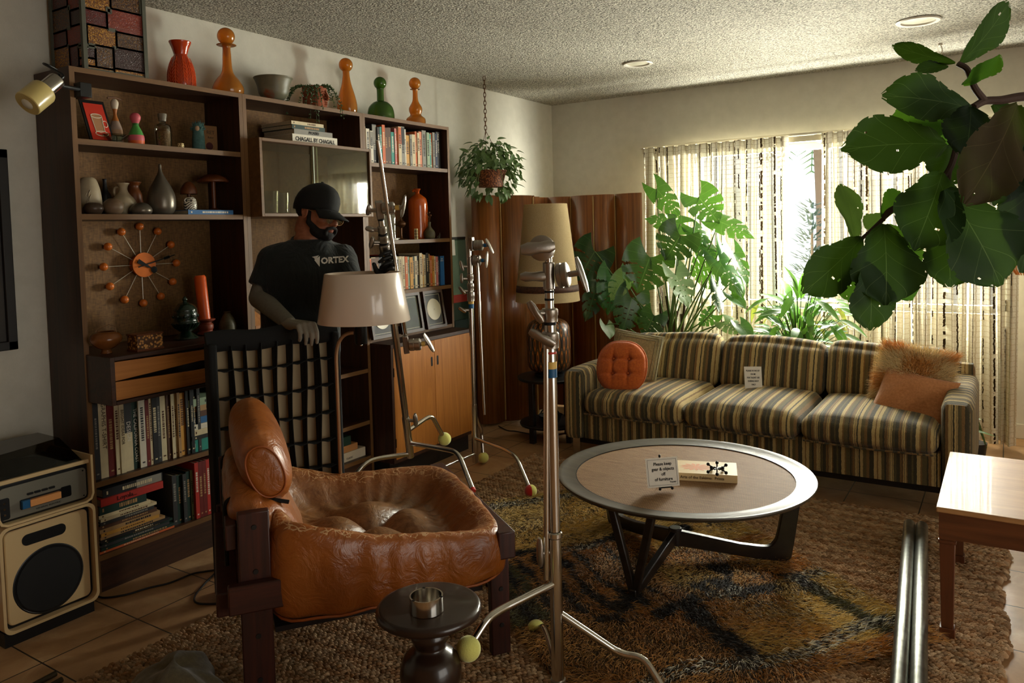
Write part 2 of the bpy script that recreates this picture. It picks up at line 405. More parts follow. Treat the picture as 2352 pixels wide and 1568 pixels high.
# ground and greenery outside the window
struct(MB().box((-14, WALLY+.2, -.25), (14, 24, -.15)), 'ground', M('pale_paving', sr(210, 206, 196), .9, var=.1))
struct(MB().box((-9, 12.0, -.15), (9, 12.2, 2.0)), 'wall_garden', M('garden_wall_paint', sr(214, 222, 222), .9))
LEAFO = M('garden_leaf', sr(96, 132, 84), .6, var=.3, vs=20)
def palm(name, label, base, crown, nf, L):
    r = thing(name, label, 'palm tree', base); bx = Vector(base)
    ob(MB().tube(spline([base, Vector(base)+Vector((.05,0,crown*.5)), Vector(base)+Vector((0,0,crown))]), .07, 8), 'trunk', M('palm_trunk', sr(120, 100, 80), .9), r, world=True)
    b = MB(); c = bx+Vector((0, 0, crown))
    for k in range(nf):
        a = k*2.4; el = random.uniform(-.1, .9); d = Vector((math.cos(a)*math.cos(el), math.sin(a)*math.cos(el), math.sin(el)))
        pts = arc(c, c+d*L*.6, c+d*L*.95+Vector((0,0,-.5*L)), 14); b.tube(pts, .008, 5)
        sd = d.cross(Vector((0,0,1))).normalized()
        for i in range(2, 15):
            for sg in (-1, 1):
                p = pts[min(i, 14)]; ln = .38*L*(1-abs(i-7)/10); q = p+sd*sg*ln*.8+d*ln*.4+Vector((0,0,-ln*.45)); wv = (pts[min(i,14)]-pts[i-1]).normalized()*.018
                b.add([tuple(p-wv), tuple(q), tuple(p+wv)], [(0,1,2)])
    ob(b, 'fronds', LEAFO, r, world=True, sharp=0); return r
palm('palm_tree', 'green palm with drooping fronds outside the window gap', (-1.95, 9.9, -.15), 2.9, 16, 1.2)
r = thing('garden_shrub', 'small dark conifer shrub outside the gap between the curtains', 'shrub', (-1.55, 7.6, -.15))
b = MB()
for k in range(900):
    z = random.uniform(.05, 1.75); rad = .45*(1-z/1.85)+.05; a = random.uniform(0, 2*PI); rr = rad*random.uniform(.3, 1)
    p = Vector((math.cos(a)*rr, math.sin(a)*rr, z)); q = p+Vector((math.cos(a), math.sin(a), random.uniform(-.2, .7)))*.11; s_ = Vector((-math.sin(a), math.cos(a), 0))*.014
    b.add([tuple(p-s_), tuple(p+s_), tuple(q)], [(0,1,2)])
ob(b, 'foliage', M('shrub_leaf', sr(70, 92, 80), .7, var=.3, vs=30), r, sharp=0)
ob(MB().cyl((0,0,0), (0,0,1.5), .03, .01), 'stem', M('palm_trunk', sr(120, 100, 80), .9), r)
# recessed ceiling lights
for i, (px, py, rr, lab) in enumerate(((1465, 145, .075, 'smaller recessed ceiling light with white trim, nearer the room corner'), (2109, 47, .085, 'larger recessed ceiling light with white trim, at upper right above the big leaves'))):
    p = at(px, py, Z=CEIL); r = thing('ceiling_light', lab, 'ceiling light', (p[0], p[1], CEIL), group='recessed ceiling lights')
    ob(MB().lathe([(rr, -.0), (rr*1.25, -.001), (rr*1.28, -.006), (rr*1.22, -.011), (rr, -.009), (rr*.97, -.002)], 40, cap=False), 'trim_ring', WHITEP, r)
    ob(MB().lathe([(rr*.98, -.0015), (rr*.8, -.0012), (rr*.6, -.003), (rr*.35, -.006), (0.0001, -.007)], 32), 'lamp_face', M('lamp_face_glass', sr(205, 200, 180), .3), r)
p = at(2160, 100, Z=CEIL); r = thing('ceiling_hook', 'small white swag hook in the ceiling above the fig leaves', 'hook', (p[0], p[1], CEIL))
ob(MB().cyl((0,0,0), (0,0,-.012), .012).tube(arc((0,0,-.01), (.02,0,-.04), (0,0,-.07), 8)+arc((0,0,-.07), (-.025,0,-.075), (-.02,0,-.045), 6), .0035, 8), 'hook_body', TRIMW, r)

# ------------------------------------------------------------------ curtains
t = NT('woven_curtain'); t.n.remove(t.b)
uv = t.new('ShaderNodeUVMap').outputs[0]
sx = t.new('ShaderNodeSeparateXYZ'); t.L(uv, sx.inputs[0]); u, v = sx.outputs[0], sx.outputs[1]
wob = t.noise(uv, 60, 2); 
uw = t.math('ADD', u, t.math('MULTIPLY', t.math('SUBTRACT', wob, .5), .006))
def lines(coord, period, width, phase=0.0):
    f = t.math('FRACT', t.math('ADD', t.math('DIVIDE', coord, period), phase))
    return t.math('LESS_THAN', t.math('ABSOLUTE', t.math('SUBTRACT', f, .5)), width/period/2)
fine = lines(uw, .021, .0035); dk1 = lines(uw, .117, .0055, .2); dk2 = lines(uw, .071, .0035, .6); hz = lines(t.math('ADD', v, t.math('MULTIPLY', wob, .004)), .033, .0035)
brk = t.math('GREATER_THAN', t.noise(t.coord('UV', (9, 22, 1)), 1, 2), .44)
dark = t.math('MAXIMUM', t.math('MULTIPLY', dk1, brk), t.math('MULTIPLY', dk2, t.math('GREATER_THAN', t.noise(t.coord('UV', (11, 9, 1), loc=(3,7,0)), 1, 2), .5)))
fine = t.math('MAXIMUM', fine, hz)
base_ = t.ramp(t.noise(uv, 300, 3, .7), [(.3, sr(208, 200, 174)), (.7, sr(234, 228, 208))])
col = t.mix(t.math('MULTIPLY', fine, .55), base_, sr(140, 116, 76)); col = t.mix(dark, col, sr(52, 40, 26))
df = t.new('ShaderNodeBsdfDiffuse'); tl = t.new('ShaderNodeBsdfTranslucent'); tp = t.new('ShaderNodeBsdfTransparent'); m1 = t.new('ShaderNodeMixShader'); m2 = t.new('ShaderNodeMixShader')
t.L(col, df.inputs[0]); t.L(col, tl.inputs[0]); m1.inputs[0].default_value = .012; t.L(df.outputs[0], m1.inputs[1]); t.L(tl.outputs[0], m1.inputs[2])
hem = t.math('LESS_THAN', v, 1.93)
opn = t.math('MULTIPLY', t.math('MULTIPLY', t.math('SUBTRACT', 1.0, t.math('MAXIMUM', dark, t.math('MULTIPLY', fine, .7))), .22), hem)
t.L(opn, m2.inputs[0]); t.L(m1.outputs[0], m2.inputs[1]); t.L(tp.outputs[0], m2.inputs[2]); t.L(m2.outputs[0], t.out.inputs[0]); CURT = t.m
CY_ = 5.5
def curtain(label, x0, x1, ztop0, ztop1, z0, seed, pleats):
    r = thing('curtain', label, 'curtain', ((x0+x1)/2, CY_, ztop0), group='woven plaid curtains at the window')
    rnd = random.Random(seed); ph = [rnd.uniform(0, 6.28) for _ in range(6)]; W_ = x1-x0
    nu, nv = int(W_*110), 26
    def fn(a, c):
        z = z0+(ztop0+(ztop1-ztop0)*a-z0)*c
        k = 2*PI*pleats*a; low = 1-c
        amp = .018+.022*min(1, low*5)+.012*low
        y = CY_+amp*math.sin(k+.8*math.sin(k*.37+ph[0]))+.02*low*math.sin(k*.41+ph[1])+.008*math.sin(k*2.1+ph[2]+c*3)
        x = x0+W_*a+.013*math.sin(k*2+1.3)+.02*low*math.sin(k*.3+ph[3])
        if c > .94: y += -.012*max(0, math.sin(k))**6
        z -= .01*abs(math.sin(k*.5))*(1 if c > .98 else 0)
        return (x, y, z)
    ob(MB().grid(fn, nu, nv, uvf=lambda a, c: (a*W_*1.35, z0+(ztop0-z0)*c)), 'cloth', CURT, r, world=True, sharp=0)
    return r
zt = at(1640, 326, Y=CY_)[2]
a0 = at(1474, 340, Y=CY_); a1 = at(1806, 311, Y=CY_); a2 = at(1884, 303, Y=CY_)
curtain('cream woven curtain with brown threads, left of the window gap behind the large leafy plant', a0[0], a1[0], a0[2], a1[2], .03, 3, 13)
curtain('cream woven curtain with brown threads, right of the window gap behind the fig leaves', a2[0], at(2338, 800, Y=CY_)[0], a2[2], a2[2]+.005, .03, 8, 17)
r = thing('curtain_rail', 'flat white traverse rail holding the two curtains above the window', 'curtain rail', (a0[0], CY_, a0[2]))
ob(MB().box((a0[0]-.02, CY_+.055, a1[2]-.045), (.10, CY_+.08, a1[2]-.005)), 'rail', TRIMW, r, world=True, bev=.003)
ob(MB().box((a0[0]-.03, CY_+.03, a1[2]-.003), (.12, CY_+.215, a1[2]+.012)), 'light_block_board', TRIMW, r, world=True, bev=.002)  # board added to hold window light back from the ceiling
for x in (a0[0]+.05, a1[0]+.16, .05): ob(MB().box((x, CY_+.08, a1[2]-.04), (x+.03, WALLY, a1[2]-.01)), 'bracket', TRIMW, r, world=True)

# ------------------------------------------------------------------ framed picture at far left
r = thing('framed_picture', 'dark framed picture on the left wall, cut by the left photo edge', 'picture', (WALLX, 1.1, 1.0))
b = MB(); y1 = 1.475; y0 = .75; z0, z1 = .985, 1.765
b.box((WALLX+.001, y1-.035, z0), (WALLX+.03, y1, z1)); b.box((WALLX+.001, y0, z0), (WALLX+.03, y0+.035, z1)); b.box((WALLX+.001, y0, z0), (WALLX+.03, y1, z0+.035)); b.box((WALLX+.001, y0, z1-.035), (WALLX+.03, y1, z1))
ob(b, 'frame', BLACKW, r, world=True, bev=.003)
ob(MB().box((WALLX+.002, y0+.03, z0+.03), (WALLX+.015, y1-.03, z1-.03)), 'artwork', M('dark_print', sr(40, 34, 28), .5, var=.4, vs=4), r, world=True)
# ------------------------------------------------------------------ the wall unit: three bookcases side by side, drawer chest, glazed cabinet, door cabinet
UX0, UX1 = WALLX+.005, -3.03
LINEN = NT('linen_back_panel'); v = LINEN.coord(scale=(1, 140, 30)); v2 = LINEN.coord(scale=(1, 40, 190))
nn = LINEN.math('ADD', LINEN.noise(v, 1, 2), LINEN.noise(v2, 1, 2)); LINEN.base(LINEN.ramp(LINEN.math('MULTIPLY', nn, .5), [(.3, sr(84, 56, 26)), (.7, sr(136, 98, 52))])); LINEN.set(Roughness=.75); LINEN = LINEN.m
TH = .020
def bookcase(label, y0, y1, zbot, shelves, plinth=0, back=True):
    r = thing('bookcase', label, 'bookcase', (UX0, y0, zbot), group='modules of the walnut wall unit')
    for y in (y0, y1-TH): 
        ob(MB().box((UX0, y, zbot), (UX1-.002, y+TH, 2.075)), 'side_panel', WALN, r, world=True)
        ob(MB().box((UX1-.002, y, zbot), (UX1, y+TH, 2.075)), 'edge_band', WALEDGEZ, r, world=True)
    ob(MB().box((UX0, y0+TH, 2.055), (UX1-.002, y1-TH, 2.075)), 'top_panel', WALNY, r, world=True)
    ob(MB().box((UX1-.002, y0+TH, 2.055), (UX1, y1-TH, 2.075)), 'edge_band', WALEDGE, r, world=True)
    ob(MB().box((UX0+.001, y0+TH, zbot), (UX0+.008, y1-TH, 2.055)), 'back_panel', LINEN, r, world=True)
    for z in shelves:
        b = MB(); b.box((UX0+.008, y0+TH+.0005, z-.022), (UX1-.004, y1-TH-.0005, z)); s_ = ob(b, 'shelf', WALNY, r, world=True)
        e = MB().box((UX1-.004, y0+TH+.0005, z-.022), (UX1-.002, y1-TH-.0005, z)); e = e.mesh('edge_band', WALEDGE, 35, r.location); eo = bpy.data.objects.new('edge_band', e); COL.objects.link(eo); eo.parent = s_
    if plinth: ob(MB().box((UX1-.03, y0+TH, 0), (UX1-.006, y1-TH, plinth)), 'plinth', WALNY, r, world=True)
    return r
Y0, Y1, Y2, Y3 = 1.60, 2.395, 3.195, 3.985
bookcase('left tall walnut bookcase module with wall clock, pottery and books', Y0, Y1-.001, 0, (1.80, 1.508, .955, .446, .15), .128)
bookcase('middle tall walnut bookcase module behind the man in black', Y1, Y2-.001, 0, (.955, .645, .352, .15), .128)
bookcase('right walnut bookcase module with two rows of upright books', Y2, Y3, .785, (1.806, 1.362, 1.062, .808), 0)
# drawer chest, standing proud of the left bookcase
r = thing('drawer_chest', 'shallow walnut drawer chest with two tapered teak drawers under the clock', 'drawers', (-3.03, 1.62, .77))
b = MB(); X0_, X1_ = UX1+.001, -2.86; ya, yb = 1.606, 2.388
b.box((X0_, ya, .772), (X1_, ya+.018, .958)); b.box((X0_, yb-.018, .772), (X1_, yb, .958)); b.box((X0_, ya+.018, .942), (X1_, yb-.018, .958)); b.box((X0_, ya+.018, .772), (X1_, yb-.018, .786)); b.box((X0_, ya+.018, .786), (X0_+.01, yb-.018, .942))
ob(b, 'carcass', WALNY, r, world=True, bev=.002)
def drawer(pts):
    M_ = frame((X1_-.022, 0, 0), (0,1,0), (0,0,1)); d = MB(M_).prism(pts, 0, .016); ob(d, 'drawer', TEAKY, r, world=True, bev=.0015)
c0, c1 = ya+.020, yb-.020; cm = (c0+c1)/2
drawer([(c0, .864), (cm, .886), (c1, .864), (c1, .938), (cm, .930), (c0, .938)])
drawer([(c0, .789), (c1, .789), (c1, .861), (cm, .848), (c0, .861)])
# glazed cabinet
r = thing('glass_cabinet', 'walnut display cabinet with sliding glass doors above the man', 'cabinet', (UX0, 2.417, 1.497))
b = MB(); ya, yb, za, zb, xf = 2.417, 3.172, 1.497, 1.868, -2.95
b.box((UX0+.012, ya, za), (xf, ya+.016, zb)); b.box((UX0+.012, yb-.016, za), (xf, yb, zb)); b.box((UX0+.012, ya+.016, zb-.016), (xf, yb-.016, zb)); b.box((UX0+.012, ya+.016, za), (xf, yb-.016, za+.016))
ob(b, 'carcass', WALEDGE, r, world=True, bev=.0015)
ob(MB().box((UX0+.012, ya+.016, za+.016), (UX0+.02, yb-.016, zb-.016)), 'back_panel', LINEN, r, world=True)
GC = NT('cabinet_glass'); GC.n.remove(GC.b); g = GC.new('ShaderNodeBsdfGlossy'); g.inputs['Roughness'].default_value = .04
tr = GC.new('ShaderNodeBsdfTransparent'); tr.inputs[0].default_value = sr(238, 238, 225); lw = GC.new('ShaderNodeLayerWeight'); lw.inputs[0].default_value = .5; mx = GC.new('ShaderNodeMixShader')
GC.L(GC.math('ADD', GC.math('MULTIPLY', GC.math('POWER', lw.outputs['Facing'], 2.5), .8), .14), mx.inputs[0]); GC.L(tr.outputs[0], mx.inputs[1]); GC.L(g.outputs[0], mx.inputs[2]); GC.L(mx.outputs[0], GC.out.inputs[0]); CGL = GC.m
ym = at(728, 420, X=xf)[1]
for k, (q0, q1, x) in enumerate(((ya+.017, ym+.03, xf-.022), (ym-.01, yb-.017, xf-.010))):
    p = ob(MB().box((x-.004, q0, za+.017), (x, q1, zb-.017)), 'glass_door', CGL, r, world=True)
    e = MB().box((x-.0045, q0 if k else q1-.006, za+.017), (x+.0005, (q0+.006) if k else q1, zb-.017)).mesh('edge', M('glass_edge', sr(190, 200, 180), .2), 35, r.location); eo = bpy.data.objects.new('polished_edge', e); COL.objects.link(eo); eo.parent = p
# glasses in the cabinet
CLG = NT('clear_glass'); CLG.n.remove(CLG.b); g = CLG.new('ShaderNodeBsdfGlossy'); g.inputs['Roughness'].default_value = .03
tr = CLG.new('ShaderNodeBsdfTransparent'); tr.inputs[0].default_value = sr(232, 236, 226); fr = CLG.new('ShaderNodeLayerWeight'); fr.inputs[0].default_value = .35; mx = CLG.new('ShaderNodeMixShader')
CLG.L(fr.outputs['Facing'], mx.inputs[0]); CLG.L(tr.outputs[0], mx.inputs[1]); CLG.L(g.outputs[0], mx.inputs[2]); CLG.L(mx.outputs[0], CLG.out.inputs[0]); CLG = CLG.m
for i, (y, x, rr, hh, lab) in enumerate(((2.49, -3.12, .018, .17, 'tall narrow clear glass at the left end inside the glass cabinet'), (2.60, -3.10, .040, .115, 'clear tumbler inside the cabinet, left of the pair above the cap'), (2.70, -3.14, .042, .11, 'clear tumbler inside the cabinet, right of the pair beside the cap'), (2.86, -3.16, .045, .10, 'clear tumbler inside the cabinet behind the dark cap'))):
    ob(MB(T(x, y, za+.0165)).lathe([(.0001, .003), (rr*.86, .003), (rr, hh), (rr*.95, hh), (rr*.82, .008), (.0001, .008)], 24), 'drinking_glass', CLG, None, (x, y, za+.0165)); tag(COL.objects[-1], lab, 'glass', 'glasses in the display cabinet')
r = thing('serving_bowl', 'amber glass bowl inside the display cabinet beside the tumblers', 'bowl', (-3.2, 2.70, za+.0165))
r.location = (-3.21, 2.63, za+.0165)
ob(MB().lathe([(.0001, .002), (.03, .002), (.05, .07), (.047, .07), (.028, .006), (.0001, .006)], 24), 'bowl_body', M('amber_bowl', sr(190, 110, 40), .3), r)
# door cabinet under the right bookcase
r = thing('door_cabinet', 'walnut cabinet with two teak doors below the framed records', 'cabinet', (-3.28, 3.21, 0))
ya, yb, xf = 3.205, 3.975, -2.885
b = MB(); b.box((UX0, ya, .11), (xf-.001, ya+.018, .762)); b.box((UX0, yb-.018, .11), (xf-.001, yb, .762)); b.box((UX0, ya+.018, .11), (xf-.001, yb-.018, .128)); b.box((UX0, ya+.018, .128), (UX0+.01, yb-.018, .762))
ob(b, 'carcass', WALN, r, world=True)
ob(MB().box((UX0, ya-.004, .762), (xf+.004, yb+.004, .784)), 'top_panel', WALNY, r, world=True, bev=.0015)
ob(MB().box((UX0, ya+.01, 0), (xf-.045, yb-.01, .11)), 'plinth', BLACKW, r, world=True)
ym = (ya+yb)/2
for y0_, y1_, hy in ((ya+.019, ym-.0015, ym-.028), (ym+.0015, yb-.019, ym+.028)):
    d = MB(); d.box((xf-.018, y0_, .130), (xf, y1_, .760)); d = ob(d, 'door', TEAK, r, world=True, bev=.001)
    s_ = MB(); pts = [(math.cos(a)*.0085, math.sin(a)*.0085+(.02 if math.sin(a) > 0 else -.02)) for a in [2*PI*k/20 for k in range(20)]]
    s_.M = frame((xf, hy, .635), (0,1,0), (0,0,1)); s_.prism(pts, -.012, .0006); s_ = s_.mesh('handle_slot', BLACKP, 35, r.location); so = bpy.data.objects.new('handle_slot', s_); COL.objects.link(so); so.parent = d
for z in (.20, .60): ob(MB().box((xf-.012, ya+.016, z), (xf+.002, ya+.021, z+.05)), 'hinge', BLACKM, r, world=True)

# ------------------------------------------------------------------ books
_bl = {}
NAMES = {'cream': (214, 198, 160), 'white': (222, 214, 196), 'black': (24, 24, 26), 'teal': (38, 142, 128), 'orange': (212, 104, 52), 'tan': (176, 138, 92), 'brown': (88, 56, 38), 'dark red': (110, 30, 26), 'red': (182, 48, 38), 'navy': (28, 48, 82), 'blue': (34, 96, 150), 'mustard': (206, 152, 66), 'green': (44, 92, 64), 'grey': (140, 136, 126), 'pale green': (150, 170, 140), 'salmon': (224, 140, 104), 'dark green': (22, 52, 44), 'pink': (206, 120, 116), 'charcoal': (52, 52, 54)}
def bmat(c): return M('cover_'+c.replace(' ', '_'), sr(*NAMES[c]), .55, var=.08, vs=30)
BAND = {'cream': 'brown', 'white': 'charcoal', 'black': 'cream', 'teal': 'white', 'orange': 'cream', 'tan': 'black', 'brown': 'tan', 'dark red': 'tan', 'red': 'white', 'navy': 'white', 'blue': 'white', 'mustard': 'brown', 'green': 'cream', 'grey': 'black', 'pale green': 'charcoal', 'salmon': 'brown', 'dark green': 'tan', 'pink': 'white', 'charcoal': 'grey'}
_used = set()
def book(M_, t, h, dp, col, label, group, two=None, lines_=True, cat='book', seed=0):
    """M_ maps local: x = thickness, y = depth (spine at y=0, pages behind), z = height"""
    b = MB(); c = .0022 if t > .012 else .001
    b.box((0, 0, 0), (c, dp, h)); b.box((t-c, 0, 0), (t, dp, h)); b.box((c, 0, 0), (t-c, c, h))
    rnd = random.Random(label); k = h*rnd.uniform(.0, .12)
    e = .0006
    if lines_ and t > .008:
        z1 = h*rnd.uniform(.30, .5); z2 = h*rnd.uniform(.72, .9); w_ = t*rnd.uniform(.16, .26)
        n = rnd.randint(4, 9); z = z1
        # title: a row of small strokes down the spine
        while z < z2:
            l = rnd.uniform(.003, .009); b.box((t/2-w_, -e, z), (t/2+w_, 0, z+l), mi=1); z += l+rnd.uniform(.002, .004)
        b.box((t*.3, -e, h*.06), (t*.7, 0, h*.06+.006), mi=1)
        if two: b.box((.0003, -e*.6, h*.55), (t-.0003, 0, h*.98), mi=2)
    o = ob(b, 'book', [bmat(col), bmat(BAND[col]), bmat(two or col)], None, sharp=30)
    o.matrix_world = M_
    base = label; assert base not in _used, base
    _used.add(base); tag(o, label, cat, group)
    p = ob(MB().box((c, c, .002), (t-c, dp-.003, h-.002)), 'pages', PAGES, o)
    return o
def describe(cols, i, where, kind='upright'):
    L_ = cols[i-1] if i > 0 else None; R_ = cols[i+1] if i < len(cols)-1 else None
    return L_, R_
ORD = 'first second third fourth fifth sixth seventh eighth ninth tenth eleventh twelfth thirteenth fourteenth fifteenth sixteenth seventeenth eighteenth nineteenth twentieth twenty-first twenty-second twenty-third twenty-fourth twenty-fifth twenty-sixth twenty-seventh twenty-eighth twenty-ninth thirtieth thirty-first thirty-second thirty-third thirty-fourth'.split()
def row(y, z, xs, items, where, group, dp=.17):
    """items: (colour, thickness, height[, second colour]); spines face the room at x = xs"""
    n = len(items)
    for i, it in enumerate(items):
        c, t_, h_ = it[:3]; two = it[3] if len(it) > 3 else None
        L_ = items[i-1][0] if i else None; R_ = items[i+1][0] if i < n-1 else None
        if L_ is None: s_ = f'{c} book at the left end of {where}'
        elif R_ is None: s_ = f'{c} book at the right end of {where}'
        else: s_ = f'{c} book between {L_} and {R_}, {ORD[i]} on {where}'
        M_ = frame((xs-random.uniform(.002, .014), y, z), (0,1,0), (-1,0,0))
        book(M_, t_-.0006, h_, dp, c, s_, group, two); y += t_
    return y
# right bookcase, top shelf (43 px columns measured along the shelf front)
R1 = [('cream',.026,.205),('white',.024,.195),('white',.022,.185,'grey'),('charcoal',.030,.225,'grey'),('black',.018,.21),('teal',.014,.215),('orange',.021,.228),('brown',.026,.215),('brown',.024,.218),('teal',.024,.195),('pink',.014,.218),('orange',.012,.20),('cream',.022,.232,'orange'),('grey',.028,.235,'black'),('white',.014,.222),('mustard',.030,.188),('grey',.018,.195),('cream',.026,.198),('orange',.014,.218),('cream',.018,.212),('salmon',.024,.222),('grey',.034,.232),('pale green',.024,.222),('teal',.014,.215),('orange',.012,.222),('grey',.020,.228),('navy',.016,.222),('charcoal',.034,.236)]
s_ = sum(i[1] for i in R1); R1 = [(i[0], i[1]*.712/s_*1.0)+tuple(i[2:]) for i in R1]
row(3.232, 1.8065, UX1-.03, R1, 'the top right shelf', 'books on the top right shelf')
R2 = [('cream',.028,.20,'orange'),('cream',.03,.205,'brown'),('brown',.026,.205),('charcoal',.024,.21),('grey',.026,.20),('white',.024,.208,'charcoal'),('red',.016,.215),('brown',.018,.205),('white',.022,.205),('white',.016,.2),('cream',.022,.202),('cream',.020,.200),('orange',.020,.198),('pale green',.016,.196),('mustard',.024,.192),('dark green',.020,.195),('cream',.018,.197),('black',.014,.20),('cream',.022,.214),('mustard',.016,.206),('cream',.018,.202),('black',.022,.212),('tan',.016,.205),('orange',.016,.194),('mustard',.018,.192),('white',.014,.188),('pink',.016,.186),('charcoal',.014,.184),('blue',.034,.187)]
s_ = sum(i[1] for i in R2); R2 = [(i[0], i[1]*.705/s_)+tuple(i[2:]) for i in R2]
yy = row(3.235, 1.0625, UX1-.03, R2, 'the lower right shelf', 'books on the lower right shelf')
def spine_txt(s, px, py, xs, size, mat, rot=0, name='lettering', parent=None, d=.0012):
    p = at(px, py, X=xs); ang = rot
    M_ = frame((xs+d, p[1], p[2]), (0, math.cos(ang), math.sin(ang)), z=(1,0,0)); return txt(s, size, mat, M_, parent, name, world=True)
lastR2 = [o for o in COL.objects if o.get('label', '').startswith('blue book at the right end of the lower')][0]
def wipe(o):
    me = o.data; o.data = MB().mesh('x', [], 0) if False else me
    import bmesh
    bm = bmesh.new(); bm.from_mesh(me); bmesh.ops.delete(bm, geom=[f for f in bm.faces if f.material_index == 1], context='FACES'); bm.to_mesh(me); bm.free()
def sub_txt(o, s, size, mat, lx, lz, vertical=False, sx=1.0):
    """lettering on a book spine, in the book's own coordinates"""
    M_ = frame((lx, -.0009, lz), (0,0,-1) if vertical else (1,0,0), (1,0,0) if vertical else (0,0,1))
    wipe(o); t_ = txt(s, size, mat, M_, o, 'spine_title', world=False, sx=sx, ext=.0002); return t_
sub_txt(lastR2, '100\nchairs', .012, PAPER, .016, .165)
b1 = [o for o in COL.objects if o.get('label', '').startswith('charcoal book at the right end of the top')][0]
sub_txt(b1, 'PAUL VENOU', .02, PAPER, .013, .165, True)
# left bookcase, big books under the drawers
L1 = [('charcoal',.028,.31),('cream',.038,.31),('dark red',.034,.300),('cream',.022,.305),('cream',.024,.292),('cream',.042,.290,'charcoal'),('dark green',.032,.295),('white',.034,.285),('dark red',.020,.28),('cream',.014,.288),('black',.028,.285),('charcoal',.022,.285),('cream',.034,.290),('brown',.022,.285),('cream',.018,.285),('cream',.014,.28),('tan',.016,.285),('mustard',.034,.278),('black',.022,.285),('black',.020,.290),('black',.022,.285),('charcoal',.018,.29)]
row(1.635, .4465, UX1-.02, [(i[0], i[1]*.86)+tuple(i[2:]) for i in L1], 'the shelf under the drawers', 'tall books under the drawers', .20)
def find(s): return [o for o in COL.objects if o.get('label', '').startswith(s)][0]
sub_txt(find('cream book between charcoal and dark red, second on the shelf under'), 'GRAPHIS T-SHIRT', .024, M('ink_brown', sr(70, 52, 34), .7), .012, .21, True)
sub_txt(find('cream book between cream and cream, fifth on the shelf under'), 'BRIGHT IDEAS FOR', .017, M('ink_brown', sr(70, 52, 34), .7), .007, .19, True)
sub_txt(find('cream book between cream and dark green, sixth on the shelf under'), 'DESIGN', .024, PAPER, .012, .165, True)
sub_txt(find('dark green book between cream and white, seventh'), 'THE CALIFORNIA COAST', .02, PAPER, .009, .14, True)
# flat stack at the right end of that shelf (its spines seen right beside the black grid)
def stack(y, z, xs, items, where, group, side=.26, jit=.008, name0=None):
    n = len(items)
    for i, it in enumerate(items):
        c, t_, w_ = it[:3]
        lab = f'{c} book lying flat, {"bottom" if i == 0 else "topmost" if i == n-1 else ORD[i]+" up"} in {where}'
        yo = y+random.uniform(-jit, jit)
        M_ = frame((xs-random.uniform(0, .01), yo+w_/1.0, z), (0,0,1), (-1,0,0))   # local x=thickness up, z = along -y
        M_ = Matrix(((0,-1,0,xs-random.uniform(0,.012)),(0,0,1,yo),(1,0,0,z),(0,0,0,1)))
        book(M_, t_-.0006, w_, side, c, lab, group, it[3] if len(it) > 3 else None); z += t_
    return z
stack(2.065, .4465, UX1-.02, [('teal',.055,.26),('black',.018,.26),('cream',.026,.26),('white',.024,.26),('blue',.030,.26),('brown',.026,.26),('tan',.026,.26),('pale green',.034,.26)], 'the pile beside the black books', 'flat pile under the drawers', .2)
# bottom shelf: flat pile, dark upright books, a set of slim red books
stack(1.632, .1505, UX1-.005, [('orange',.010,.33),('dark green',.012,.32),('charcoal',.012,.30),('dark green',.010,.31),('black',.012,.30),('tan',.012,.28),('mustard',.014,.25),('tan',.016,.26),('brown',.016,.25),('charcoal',.014,.23),('cream',.012,.24),('cream',.014,.22),('dark green',.036,.20)], 'the bottom left pile', 'flat pile on the bottom shelf', .2)
B1 = [('charcoal',.034,.22),('dark green',.040,.215),('charcoal',.028,.215),('dark green',.034,.222),('pale green',.018,.222)]
row(1.965, .1505, UX1-.02, [(i[0], i[1]*.62)+tuple(i[2:]) for i in B1], 'the bottom shelf', 'dark upright books on the bottom shelf', .2)
reds = [('dark red' if k % 3 else 'red', .0195, .252) for k in range(13)]
n = len(reds); y = 2.064
for i, (c, t_, h_) in enumerate(reds):
    s_ = 'slim dark red book, leftmost of the matching set on the bottom shelf' if i == 0 else f'slim {c} book, {ORD[i]} from left in the matching bottom-shelf set'
    book(frame((UX1-.012, y, .1505), (0,1,0), (-1,0,0)), t_-.001, h_, .19, c, s_, 'set of slim red books on the bottom shelf'); y += t_
r = find('cream book between charcoal and dark red, second')
# wide books lying on top of the dark pile
M_ = Matrix(((0,-1,0,UX1-.01),(0,0,1,1.64),(1,0,0,.3388),(0,0,0,1)))
o = book(M_, .030, .27, .2, 'red', 'red book with curly lettering lying on the bottom left pile', 'flat pile on the bottom shelf', None, False); txt('Loyola...', .026, M('ink_dark_red', sr(70, 14, 14), .7), Matrix(((0,1,0,.008),(0,0,-1,-.0009),(1,0,0,.11),(0,0,0,1))), o, 'spine_title', world=False)
M_ = Matrix(((0,-1,0,UX1-.02),(0,0,1,1.655),(1,0,0,.3692),(0,0,0,1)))
o = book(M_, .034, .26, .2, 'black', 'thick black book with grey lettering, top of the bottom left pile', 'flat pile on the bottom shelf', 'grey', True)
